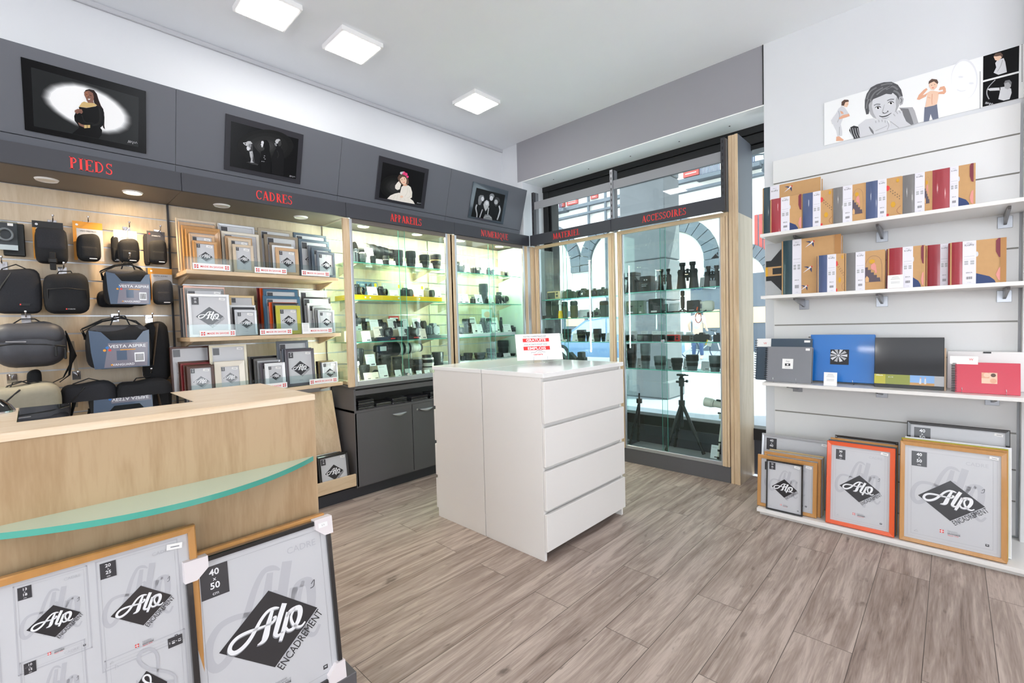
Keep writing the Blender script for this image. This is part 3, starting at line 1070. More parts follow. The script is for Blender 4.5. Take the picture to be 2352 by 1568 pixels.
def logo(mb, cx, cz, hw, hh, layer, lod, ink='sheet_dia', word='frame_white'):
    mb.flat([(cx - hw, cz), (cx, cz - hh), (cx + hw, cz), (cx, cz + hh)], layer, ink)
    if lod < 2:
        for s in ALP:
            mb.stroke([(cx + u * hw - .012 * hw, cz + v * hh - .03 * hh, w) for u, v, w in s], hw, layer + 1, 'sheet_grey')
    for s in ALP:
        mb.stroke([(cx + u * hw, cz + v * hh, w) for u, v, w in s], hw, layer + 2, word, smooth=4 if lod < 2 else 2)
    ang = math.atan2(hh, hw)
    L = math.hypot(hw, hh)
    tw = text_geo('ENCADREMENT')[2] / .7
    sz = L * .145
    mx, mz = cx + hw / 2 + hh / L * sz * .62, cz - hh / 2 - hw / L * sz * .62
    mb.text('ENCADREMENT', mx + sz * .5 * math.sin(ang), mz - sz * .5 * math.cos(ang), sz, layer, ink, 'c', ang, sx=L * .98 / (tw * sz))


def swiss(mb, x, z, s, layer):
    """Small red shield with a white cross."""
    mb.rect(x, x + s, z, z + s, layer, 'red')
    mb.rect(x + s * .4, x + s * .6, z, z + s, layer + 1, 'frame_white')
    mb.rect(x, x + s, z + s * .4, z + s * .6, layer + 1, 'frame_white')


def alp_sheet(mb, W, H, size, lod=1, x0=0.0, z0=0.0, m=0.0, land=False):
    """The printed paper in a frame: W x H, centred on x0, bottom at z0."""
    a, c = x0 - W / 2 + W * m, x0 + W / 2 - W * m
    e, g = z0 + W * m, z0 + H - W * m
    w, h = c - a, g - e
    k = min(w, h * .83)
    if lod < 2:
        mb.line_rect(a + w * .03, c - w * .03, e + w * .03, g - w * .03, k * .0022, 2, 'ink_line')
        # faint large script behind the diamond
        for s in ALP:
            mb.stroke([(x0 + u * w * .56, e + h * .5 + v * h * .68, q) for u, v, q in s], k * .75, 1, 'sheet_ghost')
        mb.text('CADRE', c - w * .08, g - k * .15, k * .055, 2, 'sheet_ghost', 'r')
    bw, bh = k * .19, k * .24
    bx, bz = a + w * .03, g - k * .03 - bh
    mb.rect(bx, bx + bw, bz, bz + bh, 3, 'sheet_ink')
    if size and lod < 3:
        mb.text(size[0], bx + bw / 2, bz + bh * .7, bh * .2, 4, 'frame_white', 'c', bold=.02)
        mb.text('x', bx + bw / 2, bz + bh * .52, bh * .13, 4, 'frame_white')
        mb.text(size[1], bx + bw / 2, bz + bh * .27, bh * .2, 4, 'frame_white', 'c', bold=.02)
        if lod < 2: mb.text('cm', bx + bw / 2, bz + bh * .07, bh * .11, 4, 'frame_white')
    logo(mb, x0 - w * .0, e + h * .47, k * .385, k * .315, 3, lod)
    if lod < 2:
        mb.stroke([(x0 + k * .35, e + h * .64), (x0 + k * .38, e + h * .66), (x0 + k * .37, e + h * .62), (x0 + k * .34, e + h * .615)], k * .006, 3, 'sheet_ink')
        swiss(mb, x0 - k * .12, e + h * .095, k * .048, 3)
        for j, (s, mt) in enumerate((('Fabrication', 'sheet_grey'), ('ARTISANALE', 'sheet_grey'), ('SAVOYARDE', 'sheet_ink'), ('depuis 1974', 'red'))):
            mb.text(s, x0 - k * .03, e + h * .095 + k * (.042 - .022 * j), k * .018, 3, mt, 'l', bold=.02 if j == 2 else 0)
        mb.rect(c - w * .11, c - w * .07, e + w * .07, e + w * .105, 3, 'sheet_ink')
        mb.rect(c - w * .10, c - w * .08, e + w * .085, e + w * .097, 4, 'sheet')
        mb.stroke([(a + w * .07, e + w * .07), (a + w * .1, e + w * .1), (a + w * .12, e + w * .07), (a + w * .07, e + w * .07)], k * .003, 3, 'sheet_grey', smooth=1)
    elif lod == 2:
        mb.rect(x0 - k * .08, x0 + k * .08, e + h * .08, e + h * .095, 3, 'ink_line')


_fm = {}


def frame_meshes(w, h, rail, depth, mt, size, lod, m, matw):
    key = (round(w, 3), round(h, 3), rail, depth, mt, size, lod, m, matw)
    if key not in _fm:
        b = MB()
        r, d = rail, depth
        o = [(-w / 2, 0), (w / 2, 0), (w / 2, h), (-w / 2, h)]
        i = [(-w / 2 + r, r), (w / 2 - r, r), (w / 2 - r, h - r), (-w / 2 + r, h - r)]
        c = min(.003, r * .2)
        oc = [(-w / 2 + c, c), (w / 2 - c, c), (w / 2 - c, h - c), (-w / 2 + c, h - c)]
        for k in range(4):
            n = (k + 1) % 4
            A, B, C2, D, E1, F1 = o[k], o[n], i[n], i[k], oc[k], oc[n]
            vs = [(A[0], 0, A[1]), (B[0], 0, B[1]), (B[0], -d + c, B[1]), (A[0], -d + c, A[1]), (E1[0], -d, E1[1]), (F1[0], -d, F1[1]),
                  (C2[0], -d + c * .5, C2[1]), (D[0], -d + c * .5, D[1]), (C2[0], -d * .4, C2[1]), (D[0], -d * .4, D[1])]
            b.add(vs, [(0, 1, 2, 3), (3, 2, 5, 4), (4, 5, 6, 7), (7, 6, 8, 9)], mt)
        b.add([(x, 0, z) for x, z in o], [(3, 2, 1, 0)], 'dark_grey')
        moulding = b.mesh('moulding')
        b = MB()
        W, H = w - 2 * r, h - 2 * r
        b.rect(-W / 2, W / 2, r, h - r, 0, 'sheet')
        if matw:
            b.line_rect(-W / 2 + matw - .002, W / 2 - matw + .002, r + matw - .002, h - r - matw + .002, .0015, 1, 'sheet_ghost')
        alp_sheet(b, W - 2 * matw, H - 2 * matw, size, lod, 0, r + matw, m)
        _fm[key] = (moulding, b.mesh('printed_insert'))
    return _fm[key]


def frame(label, w, h, loc, rotz=0.0, tilt=.1, mt='oak', rail=.018, depth=.018, size=('10', '15'), lod=2, m=0.0, matw=0.0, group=None, sticker=True, roll=0.0):
    t = thing('picture_frame', label, 'picture frame', loc, (0, 0, 0), group)
    t.rotation_euler = (RZ(rotz) @ RX(-tilt) @ RY(roll)).to_euler()
    mo, ins = frame_meshes(w, h, rail, depth, mt, size, lod, m, matw)
    link('moulding', mo, t)
    o = link('printed_insert', ins, t)
    o.location = (0, -depth * .5, 0)
    if sticker:
        if 'st' not in _fm:
            b = MB(); b.box(-.016, .016, -.0006, 0, -.007, .007, 'card'); b.rect(-.008, .01, -.002, .001, 2.2, 'ink_line')
            _fm['st'] = b.mesh('price_sticker')
        s = link('price_sticker', _fm['st'], t)
        s.location = (w / 2 - rail - .024, -depth * .5 - .0012 if lod > 1 else -depth * .5 - .003, h - rail - .014)
        s.rotation_euler = (0, .12, 0)
    return t


Z1 = lambda x, y: (380 + x / 3.564, 480 + y / 3.564)


def stack_left(where, zs, items, x0=-3.235, dx=.03, tilt=.06, group=None):
    """items front to back: (left, top, right in the 3.564x crop, material, rail, colour word, size)"""
    n = len(items)
    for k, (xl, yt, xr, mt, rail, word, size) in enumerate(items):
        X = x0 - k * dx
        a = at(*Z1(xl, yt), 'x', X - .02)
        c = at(*Z1(xr, yt + (xr - xl) * .09), 'x', X - .02)
        w, h = c.y - a.y, (a.z + c.z) / 2 - zs
        if n == 1: pos = 'single'
        elif k == 0: pos = 'front of'
        elif k == n - 1: pos = 'rear of'
        else: pos = ORD[k] + ' in'
        frame(f'{word} frame, {pos} {where}', w, h, (X, (a.y + c.y) / 2, zs + .002), EAST, tilt, mt, rail, .016, size, 2 if k == 0 else 3, .0, 0, group or 'picture frames on the wall shelves', sticker=(k < 2))


T10, T13, T20 = ('10', '15'), ('13', '18'), ('20', '30')
S1, S2, S3 = 1.628, 1.232, .878
stack_left('the first stack from left, top shelf', S1, [
    (215, 262, 412, 'oak', .016, 'oak', T10), (185, 205, 395, 'oak_pale', .016, 'light oak', T13), (155, 168, 425, 'oak', .02, 'oak', T13), (125, 140, 440, 'oak', .02, 'wide oak', T20), (100, 110, 400, 'oak_pale', .018, 'pale oak', T20), (78, 80, 415, 'ash', .016, 'pale wood', T20)])
stack_left('the second stack from left, top shelf', S1, [
    (540, 292, 708, 'ash', .016, 'pale ash', T10), (505, 240, 690, 'ash', .016, 'ash', T13), (480, 225, 700, 'oak_pale', .018, 'light brown', T13), (448, 185, 757, 'champagne', .018, 'champagne', T20), (420, 122, 722, 'frame_silver', .014, 'silver', T20)])
stack_left('the third stack from left, top shelf', S1, [
    (890, 318, 1072, 'oak_pale', .02, 'brown wood', T10), (865, 300, 1040, 'frame_white', .014, 'white', T10), (845, 278, 1020, 'taupe', .016, 'taupe', T13), (800, 212, 1075, 'taupe', .018, 'dark taupe', T20), (750, 160, 1030, 'taupe_light', .018, 'greyish taupe', T20)])
stack_left('the fourth stack from left, top shelf', S1, [
    (1225, 352, 1372, 'slate', .016, 'grey blue', T10), (1185, 320, 1345, 'slate_blue', .016, 'slate blue', T13), (1158, 302, 1330, 'slate', .016, 'slate', T13), (1080, 248, 1330, 'slate_blue', .018, 'wide slate blue', T20), (1040, 198, 1308, 'slate_blue', .016, 'dark blue grey', T20)])
stack_left('the first stack from left, middle shelf', S2, [
    (172, 685, 512, 'frame_white', .014, 'large white', ('20', '25')), (150, 640, 470, 'frame_grey', .012, 'grey', T20), (142, 622, 478, 'frame_pink', .016, 'pink', T20), (118, 640, 440, 'frame_grey', .012, 'mid grey', T20), (100, 620, 430, 'dark_grey', .012, 'dark grey', T20)])
stack_left('the second stack from left, middle shelf', S2, [
    (555, 820, 735, 'frame_silver', .014, 'silver', T10), (540, 800, 720, 'dark_grey', .012, 'dark grey', T10), (515, 780, 728, 'frame_white', .014, 'white', T13), (508, 702, 718, 'frame_gold', .014, 'gold', T20)])
stack_left('the third stack from left, middle shelf', S2, [
    (892, 785, 1092, 'frame_lime', .024, 'yellow green', T10), (865, 762, 1080, 'frame_black', .014, 'black', T13), (838, 758, 1060, 'frame_orange', .016, 'orange', T13), (790, 702, 1092, 'frame_blue', .02, 'petrol blue', T20), (792, 645, 1075, 'frame_blue', .02, 'tall petrol blue', T20), (765, 642, 1040, 'frame_orange', .016, 'rust orange', T20), (740, 640, 1000, 'frame_red', .014, 'burgundy', T20)], dx=.028)
stack_left('the fourth stack from left, middle shelf', S2, [
    (1236, 825, 1368, 'frame_silver', .014, 'silver', T10), (1215, 808, 1345, 'frame_grey', .012, 'grey', T10), (1196, 795, 1350, 'frame_silver', .014, 'wide silver', T13), (1150, 768, 1340, 'frame_white', .014, 'white', T13), (1108, 714, 1340, 'frame_black', .012, 'black edged', T20), (1080, 658, 1310, 'frame_white', .014, 'tall white', T20)], dx=.028)
stack_left('the first stack from left, bottom shelf', S3, [
    (165, 1270, 388, 'frame_brown', .016, 'brown', T13), (140, 1262, 370, 'frame_brown', .014, 'dark brown', T13), (115, 1248, 365, 'frame_red', .012, 'reddish brown', T13), (95, 1232, 368, 'frame_brown', .014, 'glossy brown', T20), (25, 1110, 358, 'frame_brown', .012, 'large thin brown', T20)])
stack_left('the second stack from left, bottom shelf', S3, [
    (388, 1232, 640, 'champagne', .034, 'wide champagne', T10), (350, 1098, 655, 'cream', .014, 'tall cream', T20)])
stack_left('the third stack from left, bottom shelf', S3, [
    (802, 1252, 968, 'frame_white', .02, 'white', T10), (765, 1248, 930, 'frame_plum', .014, 'plum', T10), (740, 1228, 930, 'frame_silver', .014, 'silver', T13), (712, 1212, 920, 'frame_grey', .014, 'grey', T13), (690, 1196, 915, 'frame_black', .014, 'black', T13), (670, 1192, 905, 'frame_silver', .012, 'thin silver', T13)], dx=.028)
stack_left('the fourth stack from left, bottom shelf', S3, [
    (968, 1135, 1205, 'frame_plum', .018, 'dark plum', ('20', '30')), (945, 1130, 1185, 'slate', .016, 'slate', T20), (900, 1068, 1160, 'slate', .018, 'tall grey blue', T20)])
stack_left('the last stack at right, bottom shelf', S3, [
    (1270, 1248, 1392, 'frame_white', .006, 'small white', T10), (1255, 1244, 1370, 'frame_black', .012, 'small black', T10), (1240, 1240, 1370, 'frame_gold', .012, 'small gold', T10), (1222, 1236, 1360, 'frame_black', .012, 'small dark', T10)], dx=.02)

# shelves of the frame section, with clear lip strips and red slogans
for z, lb, tags in ((S1, 'top', [(222, 532, 412, 475), (730, 995, 448, 505), (1115, 1345, 475, 522)]), (S2, 'middle', [(280, 578, 980, 1022), (775, 1040, 978, 1018), (1145, 1370, 975, 1012)]),
                    (S3, 'bottom', [(720, 1000, 1400, 1440), (1180, 1410, 1368, 1412)])):
    t = thing('frame_shelf', f'{lb} maple shelf holding stacks of picture frames', 'shelf', (0, 0, 0), group='maple frame shelves')
    b = MB(); b.box(-3.54, -3.197, .64, 1.555, z - .024, z, 'maple_y', .002); b.build('board', t)
    b = MB(); b.box(-3.199, -3.196, .61 + .02, 1.56, z + .001, z + .075, 'acrylic'); b.build('clear_lip', t)
    b = MB(); b.add([(-3.54, .66, z - .025), (-3.26, .66, z - .025), (-3.54, .66, z - .08), (-3.54, .672, z - .025), (-3.26, .672, z - .025), (-3.54, .672, z - .08)], [(0, 1, 2), (5, 4, 3), (0, 3, 4, 1), (1, 4, 5, 2), (2, 5, 3, 0)], 'maple'); b.build('bracket', t)
    b = MB(); b.add([(-3.54, 1.54, z - .025), (-3.26, 1.54, z - .025), (-3.54, 1.54, z - .08), (-3.54, 1.552, z - .025), (-3.26, 1.552, z - .025), (-3.54, 1.552, z - .08)], [(0, 1, 2), (5, 4, 3), (0, 3, 4, 1), (1, 4, 5, 2), (2, 5, 3, 0)], 'maple'); b.build('bracket', t)
    for k, (xl, xr, yt, yb) in enumerate(tags):
        a, c = at(*Z1(xl, yt), 'x', -3.19), at(*Z1(xr, yb), 'x', -3.19)
        w = c.y - a.y
        b = MB()
        b.box(0, w, 0, .0012, 0, .037, 'card')
        b.T = TR(0, -.0002, 0)
        swiss(b, w * .04, .008, .02, 1); swiss(b, w * .96 - .02, .008, .02, 1)
        b.text('MADE IN SAVOIE', w / 2, .013, .011, 1, 'red_text', 'c', .0, sx=w * .0 + (w - .075) / (text_geo('MADE IN SAVOIE')[2] / .7 * .011), bold=.01)
        tag(b.build('slogan_strip', None, (-3.1945, a.y, z + .003), (0, 0, EAST)), f'white strip reading MADE IN SAVOIE, {("first", "second", "third")[k]} from the left on the {lb} frame shelf', 'label', 'slogan strips on the frame shelves')
b = MB(); b.box(0, .05, 0, .001, 0, .075, 'card')
for j in range(5): b.rect(.008, .04, .06 - j * .01, .062 - j * .01, 1, 'ink_line')
tag(b.build('price_card', None, (-3.192, at(*Z1(1120, 960), 'x', -3.19).y, S2 + .002), (-.06, 0, EAST)), 'small white text card on the middle frame shelf beside the silver frames', 'card')

# sloping display below the frame shelves, with its ledge
t = thing('sloping_display', 'sloping maple board with a maple ledge below the frame shelves', 'display ledge', (0, 0, 0))
b = MB(); b.add([(-3.30, .64, .2), (-3.30, 1.59, .2), (-3.46, 1.59, .79), (-3.46, .64, .79), (-3.315, .64, .2), (-3.315, 1.59, .2), (-3.475, 1.59, .79), (-3.475, .64, .79)],
              [(0, 1, 2, 3), (7, 6, 5, 4), (0, 4, 5, 1), (1, 5, 6, 2), (2, 6, 7, 3), (3, 7, 4, 0)], 'maple'); b.build('sloping_board', t)
b = MB(); b.box(-3.193, -3.177, .64, 1.62, .1, .188, 'maple_y', .001); b.build('ledge_front', t)
b = MB(); b.box(-3.5, -3.193, .64, 1.62, .1, .115, 'maple_y'); b.build('ledge_base', t)
for k, (w, mt, nm) in enumerate(((.22, 'frame_black', 'black'), (.215, 'frame_black', 'thin black'), (.215, 'dark_grey', 'dark grey'), (.21, 'frame_silver', 'silver'))):
    frame(f'{nm} frame, {("front", "second", "third", "rearmost")[k]} of those on the low ledge', w, .24, (-3.205 - k * .02, 1.47 - k * .016, .117 + .002), EAST, .12, mt, .016, .016, T13, 2 if k == 0 else 3, 0, 0, 'frames on the low ledge')


# ---------------------------------------------------------------- big frames leaning on the counter
CF = 'big frames leaning on the counter'
def corner(parent, w, h, ix, iz, d=.022):
    """Cardboard corner protector."""
    b = MB()
    s = .052
    sx, sz = (-1, 1)[ix], (-1, 1)[iz]
    X, Z = sx * (w / 2 + .004), (h + .004 if iz else -.004)
    p = [(X, Z), (X - sx * s, Z), (X - sx * s, Z - sz * s * .55), (X - sx * s * .5, Z - sz * s), (X, Z - sz * s)]
    if sx * sz < 0: p = p[::-1]
    b.prism(p, -d - .004, .004, 'protector')
    return b.build('corner_protector', parent)


mat('protector', '#E4DCDD', .7)
FB = .2
f = frame('large black framed 40x50 print with cardboard corners leaning on the counter', .372, .478, (-1.352, .43, FB + .002), EAST, .12, 'frame_black', .013, .02, ('40', '50'), 0, .02, .0, CF, sticker=False)
for ix, iz in ((0, 1), (1, 1), (1, 0), (0, 0)):
    c = corner(f, .372, .478, ix, iz)
    if ix and iz:
        b = MB(); b.box(-.014, .014, -.0005, 0, -.007, .007, 'white'); b.text('5.9', 0, -.003, .005, 2, 'ink_line'); b.build('price_sticker', c, (.16, -.0275, .463))
frame('oak frame directly behind the black 40x50 one, only its top edge showing', .372, .485, (-1.374, .424, FB + .002), EAST, .12, 'oak', .02, .02, ('40', '50'), 3, 0, 0, CF, sticker=False)
frame('grey glittery frame edge between the two big frames on the counter', .34, .47, (-1.398, .13, FB + .002), EAST, .1, 'slate', .016, .016, ('40', '50'), 3, 0, 0, CF, sticker=False)

# the oak frame with several openings
W5, H5, Y5 = .70, .564, .272 - .35
t = thing('multi_picture_frame', 'wide oak frame with several print openings leaning on the counter', 'picture frame', (-1.368, Y5, FB + .002), (0, 0, 0), CF)
t.rotation_euler = (RZ(EAST) @ RX(-.1)).to_euler()
mo, ins = frame_meshes(W5, H5, .016, .022, 'oak', None, 3, 0, 0)
link('moulding', mo, t)
b = MB(); b.rect(-W5 / 2 + .016, W5 / 2 - .016, .016, H5 - .016, 0, 'sheet')
ZFm = lambda x, y: (x / 2.2146, 860 + y / 2.2146)
def opening(x0, y0, x1, y1, size, land=False):
    a, c = at(*ZFm(x0, y0), 'x', -1.41), at(*ZFm(x1, y1), 'x', -1.40)
    u0, u1 = a.y - Y5, c.y - Y5
    w1, w0 = a.z - FB, max(c.z - FB, .03)
    b.line_rect(u0 - .003, u1 + .003, w0 - .003, w1 + .003, .0025, 1, 'sheet_ghost')
    if land:
        o = b.T.copy(); b.T = o @ TR((u0 + u1) / 2, -.0006, (w0 + w1) / 2) @ RY(PI / 2)
        alp_sheet(b, w1 - w0, u1 - u0, size, 1, 0, -(u1 - u0) / 2, 0); b.T = o
    else:
        alp_sheet(b, u1 - u0, w1 - w0, size, 1, (u0 + u1) / 2, w0, 0)
opening(75, 1085, 460, 1380, ('13', '18'))
opening(492, 960, 925, 1330, ('20', '25'))
opening(110, 1455, 450, 1800, ('10', '15'))
opening(535, 1440, 950, 1700, ('13', '18'), True)
opening(-420, 1250, 10, 1700, ('20', '25'))
ob = b.build('printed_insert', t, (0, -.011, 0))
s = link('price_sticker', _fm['st'], t); s.location = (W5 / 2 - .045, -.014, H5 - .04); s.rotation_euler = (0, .12, 0)
# ---------------------------------------------------------------- photographs on the header boards
mat('print_black', '#08080A', .25, spec=.12)
mat('print_dark', '#222425', .25, spec=.12)
mat('print_charcoal', '#121214', .25, spec=.12)
mat('print_white', '#F4F4F4', .3, spec=.12)
mat('print_g1', '#3A3A3C', .3, spec=.12)
mat('print_g2', '#77777A', .3)
mat('print_g3', '#B0B0B3', .3)
mat('print_g5', '#F6F6F8', .3)
mat('print_g6', '#E6E6E9', .3)
mat('print_g4', '#D6D6DA', .3)
mat('skin', '#E3A98A', .4)
mat('skin_light', '#F0C9AE', .4)
mat('skin_dark', '#7A4A36', .4)
mat('hair_dark', '#2A1D1A', .4, spec=.12)
mat('hair_brown', '#5A4032', .4)
mat('gold', '#C8A96A', .4)
mat('pink', '#F03A80', .4)
mat('cream_cloth', '#EFE6DC', .5)
mat('jeans', '#6C7285', .5)


for k, g in enumerate((0x12, 0x19, 0x21, 0x2A, 0x35, 0x40)):
    mat(f'print_v{k}', '#%02X%02X%02X' % (g, g, g), .3, spec=.12)
    mat(f'print_h{k}', '#%02X%02X%02X' % (0x35 + k * 33, 0x36 + k * 33, 0x37 + k * 33), .3, spec=.12)
TILT = math.atan2(.124, .436)


class Print:
    """Flat picture drawn from points measured in the photograph's own crops."""

    def __init__(self, b, f):
        self.b, self.f = b, f

    def poly(self, pts, layer, mt):
        self.b.flat([self.f(*p) for p in pts], layer, mt)

    def ell(self, x, y, rx, ry, layer, mt, n=20):
        self.poly([(x + rx * math.cos(2 * PI * i / n), y + ry * math.sin(2 * PI * i / n)) for i in range(n)], layer, mt)

    def line(self, pts, w, layer, mt):
        a, c = self.f(0, 0), self.f(w, 0)
        k = math.hypot(a[0] - c[0], a[1] - c[1])
        self.b.stroke([self.f(*p[:2]) + (p[2] if len(p) > 2 else 1,) for p in pts], k, layer, mt)

    def soft(self, pts, mats, layer):
        """Concentric copies of an outline, from its edge inwards."""
        cx = sum(p[0] for p in pts) / len(pts); cy = sum(p[1] for p in pts) / len(pts)
        for k, m in enumerate(mats):
            q = 1 - k * .03 if len(mats) < 8 else 1 - k * .1
            self.poly([(cx + (x - cx) * q, cy + (y - cy) * q) for x, y in pts], layer + k * .15, m)


def poster(label, y0, y1, border, draw, crop):
    """Panel print lying on the tilted header board."""
    t = thing('wall_photograph', label, 'photograph', (0, 0, 0), group='photographs on the header boards')
    t.matrix_world = TR(-3.2505, y0, 2.262) @ RZ(EAST) @ RX(TILT)
    W, H = y1 - y0, .322
    b = MB(); b.box(0, W, -.006, .0, 0, H, border, .001); b.build('panel', t)
    nx, nz = .436, -.124

    def f(x, y):
        r = CAM_R @ Vector((crop[0] + x / crop[2] - 1176, -(crop[1] + y / crop[2] - 784), -CAM_F))
        o = Vector((0, 0, CAM_H))
        k = (nx * (-3.143 - o.x) + nz * (2.627 - o.z)) / (nx * r.x + nz * r.z)
        p = o + r * k
        return (p.y - y0, (p.z - 2.262) / math.cos(TILT))
    b = MB(); b.T = TR(0, -.0062, 0)
    draw(Print(b, f))
    b.build('print', t)
    return t


def sign(p, x, y, s, m='print_g3'):
    p.line([(x, y), (x + s * .4, y - s), (x + s * .5, y), (x + s * .9, y - s * .9), (x + s, y), (x + s * 1.5, y - s * .7), (x + s * 1.8, y + s * .4), (x + s * 2.2, y - s * .5), (x + s * 2.6, y + s * .2), (x + s * 3, y - s * .4), (x + s * 3.4, y + s * .3)], s * .14, 30, m)


def p_pregnant(p):
    p.poly([(265, 350), (1190, 610), (1185, 1035), (290, 855)], 1, 'print_dark')
    p.soft([(350, 600), (370, 540), (430, 495), (520, 475), (620, 472), (720, 492), (830, 530), (930, 580), (1020, 645), (1090, 715), (1130, 780), (1132, 840), (1100, 890), (1030, 922), (940, 932), (860, 922), (760, 895), (640, 850), (540, 795), (450, 730), (385, 665)],
           ['print_h0', 'print_h1', 'print_h2', 'print_h3', 'print_h4', 'print_h5', 'print_white'], 2)
    p.poly([(718, 570), (735, 545), (765, 538), (805, 548), (830, 580), (845, 630), (865, 680), (885, 710), (895, 780), (893, 850), (900, 885), (885, 870), (870, 820), (830, 700), (805, 650), (800, 600), (740, 575)], 5, 'hair_dark')
    p.poly([(675, 690), (740, 700), (830, 685), (875, 700), (892, 740), (892, 830), (880, 850), (860, 870), (875, 890), (870, 930), (845, 963), (620, 918), (680, 870), (665, 840), (640, 810), (635, 770), (650, 735), (680, 715)], 6, 'print_black')
    p.line([(850, 700, .6), (862, 760, 1), (850, 830, 1), (790, 850, .6)], 24, 7, 'print_v1'); p.line([(700, 760), (730, 820), (800, 830)], 6, 7, 'print_v2')
    p.poly([(745, 635), (800, 645), (805, 668), (760, 672)], 7, 'skin_dark')
    p.poly([(700, 655), (720, 645), (750, 655), (800, 658), (820, 668), (832, 680), (790, 692), (740, 698), (690, 692), (675, 692)], 8, 'gold')
    p.poly([(722, 560), (760, 552), (795, 572), (805, 610), (800, 640), (780, 652), (745, 642), (735, 615), (722, 590)], 9, 'skin_dark')
    p.poly([(728, 565), (750, 558), (760, 590), (745, 610), (733, 600)], 10, 'skin_mid')
    p.line([(736, 582), (748, 584)], 4, 11, 'print_black'); p.line([(768, 590), (784, 594)], 4, 11, 'print_black'); p.poly([(752, 622), (775, 622), (768, 630), (757, 630)], 11, 'print_white'); p.line([(757, 600), (752, 612)], 3, 11, 'hair_dark')
    p.poly([(640, 720), (665, 708), (700, 712), (710, 735), (700, 750), (680, 742), (660, 752), (640, 735)], 10, 'skin_dark')
    for k in range(4): p.line([(668 + k * 9, 722 + k * 2), (680 + k * 8, 742)], 2, 11, 'hair_dark')
    p.poly([(668, 822), (700, 840), (725, 846), (725, 870), (680, 850)], 10, 'skin_dark'); p.poly([(720, 846), (772, 846), (772, 870), (722, 874)], 11, 'gold'); p.line([(746, 846), (748, 872)], 4, 12, 'print_black')
    sign(p, 1092, 1000, 24)


def p_dog(p):
    p.poly([(265, 240), (1615, 600), (1560, 1400), (240, 1140)], 1, 'print_black')
    p.soft([(950 + 560 * math.cos(a), 740 + 330 * math.sin(a)) for a in [2 * PI * i / 40 for i in range(40)]], ['print_v0', 'print_v0', 'print_v1', 'print_v1', 'print_v2', 'print_v2', 'print_v3', 'print_v4', 'print_v5'], 1.5)
    p.poly([(500, 670), (560, 660), (600, 640), (650, 640), (700, 680), (740, 770), (800, 850), (850, 900), (860, 960), (830, 1080), (800, 1120), (700, 1110), (560, 1060), (650, 1050), (660, 1000), (640, 940), (630, 870), (620, 840), (590, 830), (570, 790), (580, 740), (540, 720), (510, 690)], 4, 'print_g1')
    p.poly([(700, 690), (740, 770), (850, 900), (860, 1000), (820, 1110), (740, 1080), (720, 950), (700, 850)], 5, 'print_charcoal')
    p.poly([(560, 668), (600, 642), (650, 642), (690, 690), (660, 700), (650, 760), (655, 800), (615, 835), (580, 820), (568, 790), (582, 740), (592, 705)], 6, 'print_g3')
    p.ell(640, 730, 28, 40, 7, 'print_g2'); p.ell(600, 790, 28, 34, 8, 'print_g4'); p.ell(575, 800, 9, 8, 9, 'print_black', 10); p.ell(620, 725, 7, 6, 9, 'print_black', 8)
    p.poly([(500, 672), (560, 672), (590, 700), (575, 735), (530, 712)], 8, 'print_g4'); p.poly([(520, 682), (560, 682), (572, 705), (545, 712)], 9, 'print_g1')
    p.poly([(630, 850), (690, 840), (705, 930), (690, 1040), (720, 1072), (650, 1070), (662, 1000), (642, 940)], 7, 'print_g3'); p.line([(675, 870), (690, 930), (680, 1000)], 14, 8, 'print_g2')
    p.line([(560, 1060), (650, 1085), (800, 1125)], 14, 8, 'print_v3')
    p.poly([(868, 640), (920, 615), (980, 620), (1020, 680), (1035, 760), (1030, 830), (1050, 920), (1065, 1000), (1060, 1300), (860, 1260), (850, 1050), (870, 900), (860, 850), (920, 820), (930, 790), (900, 700)], 9, 'print_black')
    p.poly([(872, 640), (905, 638), (918, 670), (908, 705), (900, 735), (888, 768), (872, 758), (868, 732), (855, 706), (868, 690), (862, 668)], 10, 'print_g4'); p.line([(885, 690), (900, 700)], 8, 11, 'print_g1')
    for q in ((930, 935), (920, 970), (940, 1000), (880, 1045), (915, 1050)): p.ell(q[0], q[1], 16, 9, 11, 'print_g2', 8)
    p.poly([(1140, 640), (1170, 600), (1220, 595), (1265, 630), (1280, 680), (1265, 740), (1255, 770), (1300, 830), (1320, 950), (1310, 1340), (1070, 1290), (1070, 980), (1120, 860), (1160, 790), (1165, 765), (1140, 740), (1125, 700), (1130, 670)], 9, 'print_charcoal')
    p.poly([(1140, 642), (1170, 603), (1220, 597), (1250, 622), (1215, 645), (1195, 690), (1160, 690), (1150, 665)], 10, 'print_g3'); p.poly([(1130, 672), (1160, 690), (1180, 720), (1170, 745), (1145, 735), (1130, 705)], 10, 'print_g2')
    p.poly([(1250, 622), (1265, 650), (1270, 700), (1250, 740), (1215, 745), (1200, 690), (1220, 648)], 10, 'print_v4'); p.line([(1180, 830), (1210, 900), (1190, 980)], 26, 10, 'print_v1')
    sign(p, 1420, 1355, 34)


